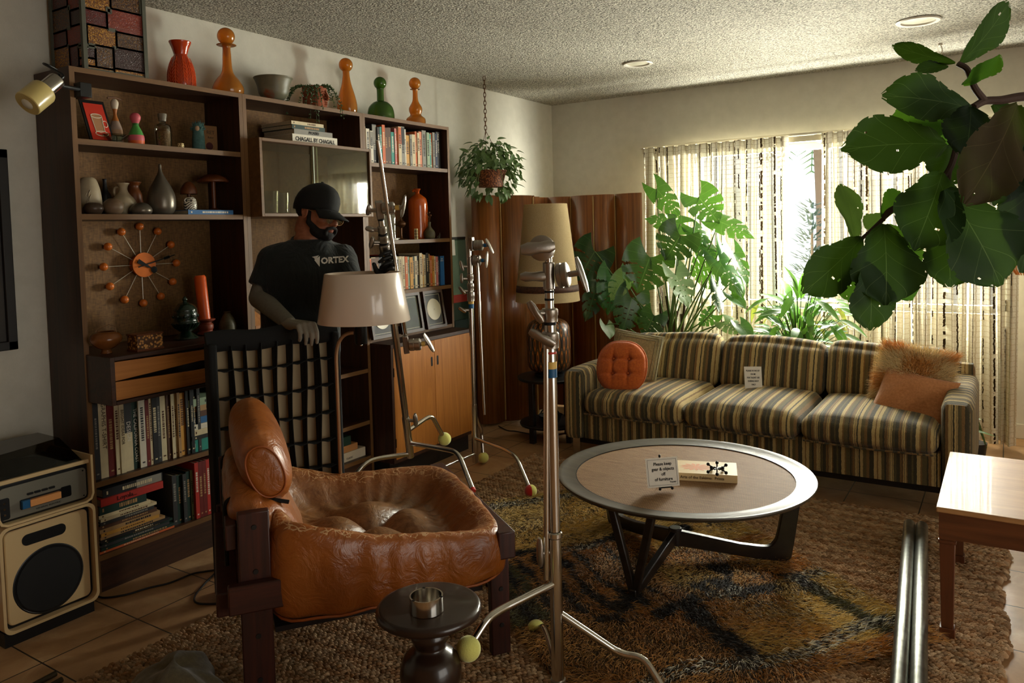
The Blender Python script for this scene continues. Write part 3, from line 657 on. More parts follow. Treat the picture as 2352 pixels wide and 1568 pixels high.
# books on the glazed cabinet
z = 1.8685
for i, (c, t_, w_, lab, yo) in enumerate((('white', .044, .305, 'thick white art book lettered in dark capitals, bottom of the pile on the glass cabinet', 0), ('grey', .026, .26, 'grey-brown art book, second up in the pile on the glass cabinet', .012), ('dark green', .022, .22, 'dark green book, third up in the pile on the glass cabinet', .0), ('cream', .018, .215, 'cream book, topmost in the pile on the glass cabinet', -.003))):
    xs = -3.0-.004*i; y = at(672, 320, X=xs)[1]+yo
    M_ = Matrix(((0,-1,0,xs),(0,0,1,y),(1,0,0,z),(0,0,0,1)))
    o = book(M_, t_-.0006, w_, .23, c, lab, 'art books on the glass cabinet', None, i > 1)
    if i < 2:
        Mt = Matrix(((0,1,0,t_*.22),(0,0,-1,-.0009),(1,0,0,w_/2),(0,0,0,1)))
        Mt = Matrix(((0,1,0,t_*.25),(0,0,-1,-.0009),(1,0,0,w_/2),(0,0,0,1)))
        txt('CHAGALL BY CHAGALL' if i == 0 else 'PICASSO', .0285 if i == 0 else .018, INK, Mt, o, 'spine_title', world=False, sx=.88 if i == 0 else 1, bold=.0006)
    z += t_
# low middle shelf: boxes and a dark green book
for i, (y, w_, z, h_, c, lab) in enumerate(((2.83, .33, .1505, .052, (214, 200, 176), 'white flat box with small print, bottom shelf behind the lamp pole'), (2.80, .30, .203, .038, (196, 138, 84), 'tan flat box lying on the white box, bottom middle shelf'), (2.81, .24, .2415, .05, (26, 58, 46), 'dark green box topmost on the two flat boxes, bottom middle shelf'))):
    r = thing('storage_box', lab, 'box', (UX1-.03, y, z), group='flat boxes on the bottom middle shelf')
    ob(MB().box((-.2, 0, 0), (0, w_, h_-.001)), 'box_body', M('box_'+str(i), sr(*c), .7, var=.06), r, bev=.002)
    if i < 2: txt('ngs' if i else 'CLASSIC', .022 if i else .014, M('ink_orange', sr(190, 90, 40), .7) if i else INK, frame((.0007, w_*.55 if i else w_*.62, h_*.25), (0,1,0), (0,0,1)), r, 'box_print', world=False)
# ------------------------------------------------------------------ bottles, vases and other things on and in the wall unit
def glassy(name, dark, light, rough=.12):
    t = NT(name); t.n.remove(t.b)
    lw = t.new('ShaderNodeLayerWeight'); lw.inputs[0].default_value = .45
    tr = t.new('ShaderNodeBsdfTransparent'); tr.inputs[0].default_value = light
    di = t.new('ShaderNodeBsdfDiffuse'); di.inputs[0].default_value = light; tl = t.new('ShaderNodeBsdfTranslucent'); tl.inputs[0].default_value = light
    m0 = t.new('ShaderNodeMixShader'); m0.inputs[0].default_value = .55; t.L(di.outputs[0], m0.inputs[1]); t.L(tl.outputs[0], m0.inputs[2])
    d2 = t.new('ShaderNodeBsdfDiffuse'); d2.inputs[0].default_value = dark
    m1 = t.new('ShaderNodeMixShader'); m1.inputs[0].default_value = .45; t.L(m0.outputs[0], m1.inputs[1]); t.L(tr.outputs[0], m1.inputs[2])
    m2 = t.new('ShaderNodeMixShader'); t.L(t.math('POWER', lw.outputs['Facing'], 2.2), m2.inputs[0]); t.L(m1.outputs[0], m2.inputs[1]); t.L(d2.outputs[0], m2.inputs[2])
    gl = t.new('ShaderNodeBsdfGlossy'); gl.inputs['Roughness'].default_value = rough; l2 = t.new('ShaderNodeLayerWeight'); l2.inputs[0].default_value = .5
    m3 = t.new('ShaderNodeMixShader'); t.L(t.math('ADD', t.math('MULTIPLY', t.math('POWER', l2.outputs['Facing'], 4), .5), .05), m3.inputs[0]); t.L(m2.outputs[0], m3.inputs[1]); t.L(gl.outputs[0], m3.inputs[2])
    t.L(m3.outputs[0], t.out.inputs[0]); return t.m
AMBER = glassy('amber_glass', sr(110, 60, 10), sr(232, 166, 66)); GREENG = glassy('green_glass', sr(22, 50, 16), sr(104, 146, 56))
OGLAZE = M('orange_glaze', sr(186, 60, 18), .14, var=.22, vs=9, bump=.1, bs=30, coat=.5)
def smooth_prof(pr, n=5):
    pts = spline([(r, 0, z) for r, z in pr], n); return [(max(.0001, p[0]), p[2]) for p in pts]
def turned(name, label, cat, mat, px, py, prof, Z=None, X=None, base=None, group=None, n=32, nx='body', sm=4, skip=1.0):
    """a turned thing standing at pixel px, py; prof = (half width, height) in photo pixels at its own distance"""
    p = Vector(base) if base is not None else at(px, py, Z=Z, X=X)
    if Z is not None and base is None and X is None: pass
    s_ = depth(p)/F_PX
    pr = [(a*s_, b_*s_*skip) for a, b_ in prof]; pr = smooth_prof(pr, sm) if sm else pr
    r = thing(name, label, cat, p, group=group)
    ob(MB().lathe(pr, n), nx, mat, r, sharp=50); r['px'] = s_; return r, s_
TOP = 2.0755
# amber decanter with flared collar
XT = -3.15
def topat(px, x=XT): 
    # a point on the unit's top, column px, given distance x from the wall
    y = at(px, 200, X=x)[1]; return Vector((x, y, TOP))
def hgt(px, y0, y1, p): return (y0-y1)*depth(p)/F_PX
p = topat(418, -3.13); r, s_ = turned('vase', 'orange glazed vase with carved leaf pattern beside the stained glass box', 'vase', OGLAZE, 0, 0,
    [(.1,0), (26,0), (28.5,4), (29.5,22), (27,46), (18,68), (14.5,76)], base=p, nx='body', sm=6)
ob(MB().lathe(smooth_prof([(14.5*s_,75*s_), (15*s_,79*s_), (19*s_,92*s_), (24*s_,104*s_), (22.5*s_,104*s_), (13*s_,80*s_), (12*s_,60*s_)]), 32), 'flared_rim', OGLAZE, r, sharp=50)
b = MB()
for k in range(10):
    a0_ = 2*PI*k/10+.2; R_ = lambda z: (30*s_ if z < .3 else 30*s_*(1-(z-.3)**2*.92))
    def P_(a, z): rr = R_(z)+.0006; return (math.cos(a)*rr, math.sin(a)*rr, z*74*s_)
    b.tube([P_(a0_, z/8*.9+.04) for z in range(9)], .0017, 5)
    for z in range(2, 9):
        for sg in (-1, 1): b.tube([P_(a0_, z/9*.95), P_(a0_+sg*.15, z/9*.95-.06), P_(a0_+sg*.24, z/9*.95-.14)], .0012, 4)
ob(b, 'carved_leaves', M('orange_glaze_light', sr(222, 92, 40), .3), r)
p = topat(524, -3.12); r, s_ = turned('decanter', 'long-necked amber glass decanter with ball stopper and flat collar, next to the orange vase', 'decanter', AMBER, 0, 0,
    [(.1,0), (30,0), (34,6), (34,18), (26,34), (14,50), (10.5,66), (9.5,90), (9.5,111), (20,113), (21,115), (10,116)], base=p, group='glass decanters on the wall unit', sm=5)
ob(MB().ball((0,0,(116+18)*s_), 19.5*s_, 28), 'stopper', AMBER, r); ob(MB().cyl((0,0,92*s_), (0,0,116*s_), 6*s_, 8*s_), 'stopper_plug', AMBER, r)
p = topat(628, -3.14); r, s_ = turned('bowl', 'footed stoneware bowl with flared rim and rust patch on top of the unit', 'bowl', None, 0, 0,
    [(.1,0), (10,0), (12,5), (20,7), (32,20), (36,38), (41,52), (44,57), (42,58), (38,52), (33,38), (28,22), (.1,12)], base=p)
t = NT('stoneware_rust'); v = t.coord(); n = t.noise(v, 9, 3); t.base(t.ramp(n, [(.35, sr(92, 92, 72)), (.58, sr(122, 114, 92)), (.66, sr(150, 74, 40))])); t.set(Roughness=.45)
r.children[0].data.materials.clear(); r.children[0].data.materials.append(t.m); STONE = t.m
p = topat(796, -3.14); r, s_ = turned('decanter', 'tall tapering amber glass decanter with ball stopper, between the trailing plant and green bottle', 'decanter', AMBER, 0, 0,
    [(.1,0), (17,0), (22,8), (22.5,24), (18,46), (11,70), (8,88), (7.5,99)], base=p, group='glass decanters on the wall unit', sm=5)
ob(MB().ball((0,0,(99+14.5)*s_), 15.8*s_, 28), 'stopper', AMBER, r)
p = topat(873, -3.15); r, s_ = turned('decanter', 'squat green glass bottle with green ball stopper', 'decanter', GREENG, 0, 0,
    [(.1,0), (28,0), (30.5,4), (30.5,16), (27,30), (18,40), (10,44), (8,47), (8,70), (9,72)], base=p, group='glass decanters on the wall unit', sm=5)
ob(MB().ball((0,0,(72+13)*s_), 14.5*s_, 28), 'stopper', GREENG, r)
p = topat(953, -3.15); r, s_ = turned('decanter', 'double-gourd amber glass decanter with ball stopper, farthest right on the unit', 'decanter', AMBER, 0, 0,
    [(.1,0), (20,0), (22,5), (21.5,16), (14,23), (12.5,27), (15,34), (14.5,42), (8,54), (6,64), (6,82), (11,83), (11,84), (6,85)], base=p, group='glass decanters on the wall unit', sm=5)
ob(MB().ball((0,0,(85+12)*s_), 13.4*s_, 28), 'stopper', AMBER, r)
# terracotta head planter with trailing plant
TERRA = M('terracotta', sr(156, 82, 50), .8, var=.15, vs=20)
p = topat(722, -3.13); s_ = depth(p)/F_PX; r = thing('head_planter', 'terracotta face planter with trailing succulent strands on the wall unit', 'plant pot', p)
ob(MB().lathe([(.0001,0),(24*s_,0),(27*s_,6*s_),(28*s_,50*s_),(26*s_,50*s_),(25*s_,42*s_),(.0001,42*s_)], 28), 'pot', TERRA, r)
b = MB(frame((0,0,0), RT*.95-FW*.25, z=(0,0,1))); b.tube(spline([(23*s_,0,44*s_),(27*s_,0,36*s_),(33*s_,0,24*s_),(29*s_,0,20*s_)],5), [4*s_]*16, 8); b.tube([(24*s_,-4*s_,14*s_),(30*s_,0,14*s_),(24*s_,4*s_,14*s_)], 2.4*s_, 8); b.tube([(24*s_,-4*s_,9*s_),(29*s_,0,9.5*s_),(24*s_,4*s_,9*s_)], 2.6*s_, 8)
for sg in (-1, 1): b.tube([(22*s_,sg*14*s_,34*s_),(26*s_,sg*9*s_,37*s_),(27*s_,sg*3*s_,34*s_)], 2*s_, 8); b.ball((25*s_,sg*8*s_,30*s_), 3*s_, 10)
ob(b, 'face', TERRA, r, sharp=60)
b = MB(); rnd = random.Random(5)
STR = [(-55,-4,60),(-62,-20,60),(-48,6,60),(-66,0,50),(-20,-6,60),(-6,-8,62),(8,-2,58),(20,6,60),(44,6,62),(52,-8,60),(66,-30,62),(58,10,55),(72,-36,60),(16,-90,56),(22,-76,60),(-58,-24,62),(2,-40,58),(30,-20,60)]
for k, (dx, dz, top) in enumerate(STR):
    a = rnd.uniform(-.5, .5); st = Vector((0,0,48*s_))+RT*(dx*.25*s_)-Vector(FW)*(4*s_); md = RT*(dx*.8*s_)+Vector((0,0,(top+rnd.uniform(-3,8))*s_))-FW*(24*s_); en = RT*(dx*s_)+Vector((0,0,(dz+8)*s_))-FW*((30+rnd.uniform(0,8))*s_)
    if abs(dx) < 40: md = RT*(dx*.6*s_)+Vector((0,0,(top-2)*s_))-FW*(38*s_); en = RT*(dx*s_)+Vector((0,0,(dz+10)*s_))-FW*(52*s_)
    pts = arc(st, md, en, 16); b.tube(pts, .0012, 4, mi=1)
    for i in range(2, 17):
        for q in range(2):
            d = Vector((rnd.uniform(-1,1), rnd.uniform(-1,1), rnd.uniform(-.2,1))).normalized(); b.tube([pts[i], pts[i]+d*.006, pts[i]+d*.014], [.0012,.0032,.0004], 5)
ob(b, 'trailing_strands', [M('succulent_leaf', sr(72, 98, 52), .5, var=.3, vs=60), M('succulent_stem', sr(60, 66, 36), .6)], r, sharp=60)

# stained glass box
r = thing('stained_glass_lantern', 'stained glass box of red and amber panes with leaded frame, top left of the unit', 'lantern', (-3.15, 1.79, TOP))
xa, xb, ya, yb, hh = -3.272, -3.045, 1.672, 1.925, .345
LEAD = M('lead_came', sr(84, 84, 72), .6, .3, bump=.3, bs=120)
def spark(name, c1, c2):
    t = NT(name); v = t.coord(); n = t.noise(v, 190, 2, .9); n2 = t.noise(v, 30, 3)
    t.base(t.mix(t.math('MULTIPLY', n2, .6), t.ramp(n, [(.48, c1), (.66, c2)]), c1)); t.set(Roughness=.22); t.bump(n, .8, .003); return t.m
PAN = [spark('pane_red', sr(66, 9, 5), sr(110, 20, 8)), spark('pane_amber', sr(92, 50, 6), sr(226, 160, 44)), spark('pane_brown', sr(54, 28, 6), sr(130, 84, 24)), spark('pane_dark_red', sr(40, 7, 5), sr(62, 12, 7)), spark('pane_orange', sr(104, 26, 6), sr(150, 48, 12))]
rects = [(0,.86,.45,1,0),(.45,.74,.95,1,2),(0,.68,.45,.86,1),(0,.50,.38,.68,0),(.38,.48,1,.74,4),(.05,.28,.52,.50,1),(0,.24,.05,.50,0),(.52,.30,1,.48,2),(0,.12,.17,.24,3),(.17,.03,.46,.28,2),(0,.03,.17,.12,1),(.46,.05,1,.30,3),(0,0,.46,.03,1),(.46,0,1,.05,1)]
for nm, org, xd in (('front', (xb, ya, TOP+.004), (0,1,0)), ('side', (xa, ya, TOP+.004), (1,0,0)), ('side', (xa, yb, TOP+.004), (1,0,0)), ('back', (xa, ya, TOP+.004), (0,1,0))):
    wd = (yb-ya) if nm in ('front', 'back') else (xb-xa); b = MB(frame(org, xd, z=Vector(xd).cross(Vector((0,0,1))))); l_ = MB(b.M)
    for x0, z0, x1, z1, mi in rects:
        if nm == 'side': x0, x1 = 1-x1, 1-x0; mi = (mi+3) % 5 if mi not in (0,) else 3
        g = .004; b.box((x0*wd+g, z0*hh+g, -.002), (x1*wd-g, z1*hh-g, .002), mi=mi)
        for q0, q1 in (((x0,z0),(x1,z0)), ((x0,z0),(x0,z1)), ((x1,z0),(x1,z1)), ((x0,z1),(x1,z1))): l_.beam((q0[0]*wd, q0[1]*hh, 0), (q1[0]*wd, q1[1]*hh, 0), .007, .007, up=(0,0,1))
    pn = ob(b, 'glass_panel', PAN, r, world=True); me = l_.mesh('leading', LEAD, 35, r.location); lo = bpy.data.objects.new('leading', me); COL.objects.link(lo); lo.parent = pn
for x in (xa, xb):
    for y in (ya, yb): ob(MB().box((x-.008, y-.008, TOP), (x+.008, y+.008, TOP+hh)), 'corner_post', LEAD, r, world=True)
b = MB(); b.add([(xa-.02,ya-.02,TOP+hh),(xb+.02,ya-.02,TOP+hh),(xb+.02,yb+.02,TOP+hh),(xa-.02,yb+.02,TOP+hh),(xa-.02,ya-.02,TOP+hh+.012),(xb+.02,ya-.02,TOP+hh+.012),(xb+.02,yb+.02,TOP+hh+.012),(xa-.02,yb+.02,TOP+hh+.012)], [(3,2,1,0),(4,5,6,7),(0,1,5,4),(1,2,6,5),(2,3,7,6),(3,0,4,7)])
ob(b, 'lid', LEAD, r, world=True)

# spot lamp clamped on the left upright
p = at(100, 205, d=2.78); r = thing('spot_lamp', 'chrome and cream clip-on spot lamp fixed to the top left corner of the unit', 'lamp', (-3.03, 1.61, 1.97))
q0, q1 = at(88, 218, d=2.80), at(145, 185, d=2.72); ax = (q1-q0).normalized()
ax = (at(135,182,d=2.80)-at(78,228,d=2.72)).normalized()
c = at(92, 215, d=2.76)
Ms = frame(c, ax.cross(Vector((0,0,1))), z=ax)
CREAM = M('cream_enamel', sr(206, 186, 120), .28, coat=.3)
b = MB(Ms); b.lathe([(.045,-.065),(.0475,-.062),(.0475,.012),(.044,.02),(.030,.021),(.030,.016),(.040,.014),(.044,-.064)], 36); ob(b, 'shade', CREAM, r, world=True)
b = MB(Ms)
for k in range(8): a = k*PI/4; b.cyl((math.cos(a)*.037, math.sin(a)*.037, .0205), (math.cos(a)*.037, math.sin(a)*.037, .0216), .0022, n=8)
ob(b, 'vent_holes', BLACKP, r, world=True)
ob(MB(Ms).lathe([(.0295,.0),(.0295,.085),(.028,.089),(.022,.089),(.022,.086),(.0001,.086)], 32), 'chrome_barrel', CHROME, r, world=True)
e = Ms @ Vector((0, 0, .083))
ob(MB().box((-3.06, 1.615, 1.955), (-2.985, 1.66, 2.01)).tube([(-3.0, 1.62, 1.985), (-2.98, 1.6, 1.98), Ms @ Vector((0,.0,.06))], .008, 10), 'clamp', BLACKP, r, world=True, bev=.002)
ob(MB().tube(spline([Ms @ Vector((0,0,.086)), Ms @ Vector((.0,.0,.12)), at(100, 146, d=2.85), (-3.05, 1.57, 2.05), (-3.08, 1.58, 2.0)], 6), .0045, 8), 'cord', BLACKP, r, world=True)
p = Ms @ Vector((0,0,-.045)); ob(MB().ball(p, .03, 16), 'bulb', M('lamp_face_glass', sr(205, 200, 180), .3), r, world=True)

# ---- upper left shelf (z 1.80)
S1 = 1.8005
def on(px, z, x): return Vector((x, at(px, 300, X=x)[1], z))
r = thing('picture_card', 'red card with outlined mug leaning in a black frame, upper left shelf', 'picture', on(222, S1, -3.12))
p = Vector((-3.075, at(212, 308, X=-3.075)[1], S1)); r.location = p; Mf = frame((0,0,.003), (0,1,0), y=(-.42,0,1))
wd = .084; hh = .185
RED = M('red_card', sr(204, 52, 30), .6)
b = MB(Mf); b.box((-.008,0,-.006),(wd+.008,hh,0)); ob(b, 'backing_frame', BLACKW, r)
ob(MB(Mf).box((.002,.004,0),(wd-.002,hh-.016,.002)), 'card', RED, r)
b = MB(Mf @ T(wd*.5, hh*.42, .0025)); LINEW = M('mug_outline', sr(226, 214, 190), .6)
def ell(b, cx, cy, a, c, r_, mi=0, n=24, k0=0, k1=1): b.tube([(cx+a*math.cos(2*PI*(k0+(k1-k0)*k/n)), cy+c*math.sin(2*PI*(k0+(k1-k0)*k/n)), 0) for k in range(n+1)], r_, 5, mi=mi)
ell(b, 0, .035, .022, .009, .0018); b.tube([(-.022,.035,0),(-.018,-.035,0),(.0,-.04,0),(.018,-.035,0),(.022,.035,0)], .0018, 5); ell(b, .028, .0, .010, .014, .0018); ell(b, .004, -.045, .026, .011, .0018)
ob(b, 'mug_drawing', LINEW, r); ob(MB(Mf @ T(wd*.5, hh*.42, .0022)).prism([(-.021,.036),(-.018,-.035),(.018,-.035),(.021,.036),(0,.044)], 0, .0005), 'mug_fill', M('mug_tan', sr(176, 128, 90), .7), r)
# painted wooden dolls (plain stand-ins)
DW = sr(212, 196, 172)
def doll(label, px, x, prof, bands, face=None):
    p = on(px, S1, x); s_ = depth(p)/F_PX; r = thing('wooden_doll', label, 'figurine', p, group='painted wooden dolls on the upper left shelf')
    pr = smooth_prof([(a*s_, z*s_) for a, z in prof], 5)
    for z0, z1, c, nm in bands:
        seg = [q for q in pr if z0*s_-1e-6 <= q[1] <= z1*s_+1e-6]
        if len(seg) > 1: ob(MB().lathe(seg, 24, cap=False), 'painted_band', c, r, label=nm)
    b = MB(frame((0,0,0), -FW*.9-RT*.1, z=(0,0,1)))
    return r, s_, b
WH, BK = M('doll_white', DW, .5), M('doll_black', sr(26, 22, 20), .5)
r, s_, b = doll('tall thin wooden doll with striped skirt and black and white face', 266, -3.17, [(14,0),(15,2),(14,20),(14,36),(8,56),(4,68),(4,78),(8,92),(8,100),(4,106),(.1,107)],
    [(0,22,WH,None),(22,36,M('doll_tan', sr(170, 130, 96), .5),'pleated skirt painted in tan'),(33,58,M('doll_grey', sr(160, 136, 120), .5),None),(55,84,M('doll_ochre', sr(180, 106, 44), .5),'long neck painted in ochre'),(82,107,WH,'round face painted in white')])
for sg in (-1,1): b.ball((8.2*s_, sg*3.2*s_, 97*s_), (1.2*s_, 2.4*s_, 2.4*s_), 10)
for k in (-2,-1,0,1,2): b.box((13.4*s_, (k*5-1)*s_, 1*s_), (15*s_, (k*5+1.4)*s_, 20*s_)) if k else b.box((14*s_, -4*s_, 1*s_), (15.6*s_, 4*s_, 20*s_))
ob(b, 'painted_marks', BK, r)
ob(MB().tube([(0,-.03,107*s_),(0,.0,110*s_),(0,.03,106*s_)], .004, 6), 'hat', M('doll_hat', sr(110, 74, 50), .6), r)
r, s_, b = doll('wooden doll with pink head, green body and pink base', 312, -3.10, [(17,0),(17.5,10),(17,20),(12,34),(7,44),(7,50),(11,60),(11,67),(6,73),(.1,74)],
    [(0,11,M('doll_orange', sr(222, 96, 36), .5),'orange painted band at foot'),(9,25,M('doll_pink', sr(206, 92, 104), .5),None),(22,50,M('doll_green', sr(74, 148, 68), .5),'body painted in bright green'),(46,74,M('doll_pink', sr(206, 92, 104), .5),'head painted in warm pink')])
b.tube([(10.6*s_,0,55*s_),(11.6*s_,0,62*s_),(9.5*s_,0,70*s_)], .0008, 5); b.tube([(10*s_,-5*s_,58*s_),(11.4*s_,0,55*s_),(10*s_,5*s_,58*s_)], .0008, 5); b.tube([(17*s_,0,14*s_),(15*s_,0,22*s_)], .0008, 5)
ob(b, 'painted_marks', BK, r)
r = thing('glass_dish', 'faceted clear crystal dish in front of the dolls', 'dish', on(266, S1, -3.055))
b = MB(frame((0,0,0),(0,1,0),z=(0,0,1))); b.M = b.M @ Matrix.Diagonal((1.25,.8,1,1))
ob(b.lathe([(.0001,.001),(.022,.001),(.045,.030),(.041,.032),(.020,.006),(.0001,.006)], 10), 'dish_body', CLG, r, sharp=10)
r, s_ = turned('apothecary_jar', 'clear glass jar of seeds with a stopper on the upper left shelf', 'jar', CLG, 0, 0, [(.1,0),(16,0),(18,3),(18,46),(14,54),(7,58),(7,66),(10,68)], base=on(374, S1, -3.13), sm=3)
ob(MB().lathe([(.0001,.002),(.9*16*s_,.002),(16.5*s_,38*s_),(10*s_,44*s_),(.0001,42*s_)], 20), 'seeds', M('seed_filling', sr(120, 84, 50), .7, var=.6, vs=160, bump=.6, bs=160), r)
ob(MB().lathe([(.0001,62*s_),(8*s_,62*s_),(10*s_,76*s_),(9.5*s_,79*s_),(.0001,79*s_)], 20), 'stopper', M('frosted_glass', sr(120, 112, 96), .4), r)
for px, x, lab in ((414, -3.06, 'tiny ivory die with dark dots beside the jar'), (396, -3.20, None)):
    if lab: 
        r = thing('die', lab, 'die', on(px, S1, x)); ob(MB(RZ(.5)).box((-.010,-.010,0),(.010,.010,.020)), 'cube', M('ivory', sr(216, 196, 140), .5), r, bev=.002)
        b = MB(RZ(.5)); 
        for a_, c_ in ((-.005,.015),(.005,.015),(0,.007)): b.ball((.0102, a_, c_), .0022, 8); b.ball((a_, -.0102, c_), .0022, 8)
        ob(b, 'spots', M('die_spots', sr(70, 30, 24), .5), r)
# fuzzy figure and brown box
p = on(455, S1, -3.12); s_ = depth(p)/F_PX; r = thing('felt_figure', 'small blue-green felt figure with shaggy hood and pale face', 'figurine', p)
FELT = M('felt_teal', sr(74, 108, 104), .95, var=.2, vs=60, bump=.5, bs=200)
ob(MB().lathe([(a*s_, b_*s_) for a, b_ in smooth_prof([(.1,0),(13,0),(14,3),(13.5,30),(12,42),(12,52),(9,62),(.1,66)])], 20), 'body', FELT, r, sharp=0)
b = MB(); rnd = random.Random(2)
for k in range(130):
    a, e_ = rnd.uniform(0, 2*PI), rnd.uniform(-.3, 1.2); d = Vector((math.cos(a)*math.cos(e_), math.sin(a)*math.cos(e_), math.sin(e_))); 
    if d.dot(-FW) > .75: continue
    c = Vector((0,0,52*s_)); b.tube([c+d*9*s_, c+d*13*s_+Vector((0,0,-1*s_)), c+d*16.5*s_+Vector((rnd.uniform(-3,3)*s_, rnd.uniform(-3,3)*s_, rnd.uniform(-4,4)*s_))], [.0018,.0016,.0004], 4)
ob(b, 'shaggy_hood', FELT, r, sharp=0)
ob(MB().ball(-FW*8.5*s_+RT*2*s_+Vector((0,0,50*s_)), (5.5*s_, 5.5*s_, 7*s_), 14), 'face', M('felt_face', sr(196, 164, 132), .8), r)
p = on(480, S1, -3.19); r = thing('tin_box', 'flat brown box with worn lettering behind the felt figure', 'box', p)
ob(MB(RZ(-.1)).box((-.012,-.035,0),(.012,.035,.132)), 'box_body', M('kraft', sr(134, 96, 56), .75, var=.12, vs=30), r, bev=.003)
txt('RET', .024, M('ink_brown', sr(70, 52, 34), .7), RZ(-.1) @ frame((.0126, .0, .092), (0,1,0), (0,0,1)), r, 'print', world=False); txt('Baker', .013, M('ink_brown', sr(70, 52, 34), .7), RZ(-.1) @ frame((.0126, 0, .072), (0,1,0), (0,0,1)), r, 'print', world=False)
ob(MB(RZ(-.1) @ T(.0126,-.008,.035) @ RY(PI/2)).lathe([(.0001,.0005),(.018,.0005),(.018,0)], 20), 'round_emblem', M('ink_dark_red', sr(70, 14, 14), .7), r)

# ---- second shelf (z 1.508)
S2 = 1.5085
CLAY = M('clay_brown', sr(112, 90, 68), .5, var=.22, vs=14, bump=.1, bs=60); CLAYD = M('clay_dark', sr(70, 54, 42), .35, var=.2, vs=10); CLAYL = M('clay_pale', sr(168, 152, 124), .5, var=.15, vs=14)
PEWT = M('pewter_glaze', sr(104, 96, 84), .3, .55, var=.15, vs=8, bump=.15, bs=90)
P2 = 'pottery on the second left shelf'
turned('vase', 'tall pale stoneware vase with raised twig decoration at far left of the pottery shelf', 'vase', CLAYL, 0, 0, [(.1,0),(20,0),(26,12),(27,30),(24,58),(17,80),(10,86),(9,85),(8,80)], base=on(196, S2, -3.17), group=P2)
r = COL.objects[-2]; b = MB(); s_ = depth(on(196, S2, -3.17))/F_PX; Mv = frame((0,0,0), -FW, z=(0,0,1)); b.M = Mv
for k, (a_, z_) in enumerate(((-10,34),(-4,30),(2,36),(8,30),(14,38),(-14,40),(5,44),(12,48))): b.tube([(26*s_, a_*s_, (z_-8)*s_), (27*s_, (a_+2)*s_, z_*s_), (25*s_, (a_+4)*s_, (z_+6)*s_)], .0022, 6)
root = [o for o in COL.objects if o.get('label','').startswith('tall pale stoneware vase')][0]; ob(b, 'twig_relief', CLAYL, root)
turned('pot', 'low round dark brown pot at the left end of the pottery shelf', 'pot', CLAYD, 0, 0, [(.1,0),(14,0),(20,8),(21,15),(16,24),(8,27),(6,26)], base=on(205, S2, -3.075), group=P2)
turned('vase', 'narrow black bottle vase standing behind the pottery', 'vase', BLACKP, 0, 0, [(.1,0),(12,0),(15,20),(12,45),(6,60),(4,78),(5,84)], base=on(234, S2, -3.24), group=P2)
turned('pot', 'leaning round grooved clay pot with small mouth between dark pot and jug', 'pot', CLAY, 0, 0, [(.1,0),(14,0),(21,10),(22,19),(18,29),(9,36),(7,35)], base=on(251, S2, -3.08), group=P2)
r, s_ = turned('jug', 'beige clay jug with flared fluted mouth', 'jug', CLAYL, 0, 0, [(.1,0),(16,0),(24,14),(27,26),(22,38),(13,48),(9,58),(10,66),(14,72),(12,72),(7,62)], base=on(276, S2, -3.15), group=P2)
ob(MB(frame((0,0,0), RT, z=(0,0,1))).tube(spline([(-9*s_,0,64*s_),(-20*s_,0,62*s_),(-22*s_,0,50*s_),(-17*s_,0,42*s_)],5), .005, 8), 'handle', CLAYL, r)
turned('vase', 'rust brown waisted vase behind the beige jug', 'vase', M('rust_glaze', sr(110, 60, 26), .35, var=.3, vs=12), 0, 0, [(.1,0),(20,0),(24,10),(19,34),(17,50),(13,60),(12,68),(17,76),(15,76),(10,66)], base=on(300, S2, -3.23), group=P2)
turned('pebble_vase', 'low pebble-shaped dark vase with speckled shoulder beside the big gourd vase', 'vase', PEWT, 0, 0, [(.1,0),(18,0),(24,7),(22,16),(14,24),(6,27),(.1,27.5)], base=on(315, S2, -3.07), group=P2)
turned('gourd_vase', 'large pewter-coloured pear-shaped vase with thin twisted neck', 'vase', PEWT, 0, 0, [(.1,0),(20,0),(29,12),(31,28),(29,46),(22,64),(13,80),(6,94),(3.5,104),(3,114),(.1,116)], base=on(363, S2, -3.10), group=P2, sm=6)
WM = wood('mushroom_wood', sr(74, 36, 18), sr(132, 74, 38), 2, rough=.35)
for px, x, capz, cr, ch, st, base_, lab in ((427, -3.16, 51, 19, 27, 4, 8, 'small carved wooden mushroom with pointed cap on the pottery shelf'), (484, -3.16, 78, 34, 17, 5, 22, 'large dark wooden mushroom with broad flat cap on burl base')):
    p = on(px, S2, x); s_ = depth(p)/F_PX; r = thing('wooden_mushroom', lab, 'ornament', p, group='carved wooden mushrooms')
    ob(MB().lathe([(a*s_, z*s_) for a, z in smooth_prof([(.1,0),(base_,0),(base_,5),(base_*.7,12),(st+2,16),(st,22),(st,capz)])], 20), 'stem', WM, r, sharp=60)
    ob(MB().lathe([(a*s_, z*s_) for a, z in smooth_prof([(st,capz),(cr*.9,capz-3),(cr,capz+1),(cr*.85,capz+ch*.45),(cr*.45,capz+ch*.85),(.1,capz+ch)])], 28), 'cap', WM, r, sharp=60)
book(Matrix(((0,-1,0,-3.035),(0,0,1,on(422, S2, -3.04)[1]),(1,0,0,S2),(0,0,0,1))), .020, .235, .17, 'blue', 'blue paperback lying flat under the owl on the pottery shelf', None, None, True)
r = thing('owl_figurine', 'small white ceramic owl with black painted feathers sitting on a blue book', 'figurine', Vector((-3.075, at(437, 470, X=-3.075)[1], S2+.0205)))
s_ = depth(r.location)/F_PX; OW = NT('owl_paint'); v = OW.coord(); wv = OW.new('ShaderNodeTexWave', wave_type='RINGS', rings_direction='X'); wv.inputs['Scale'].default_value = 42; wv.inputs['Distortion'].default_value = 3.5; OW.L(v, wv.inputs['Vector'])
OW.base(OW.ramp(wv.outputs['Fac'], [(.30, sr(28,24,22)), (.36, sr(222,214,196))])); OW.set(Roughness=.25)
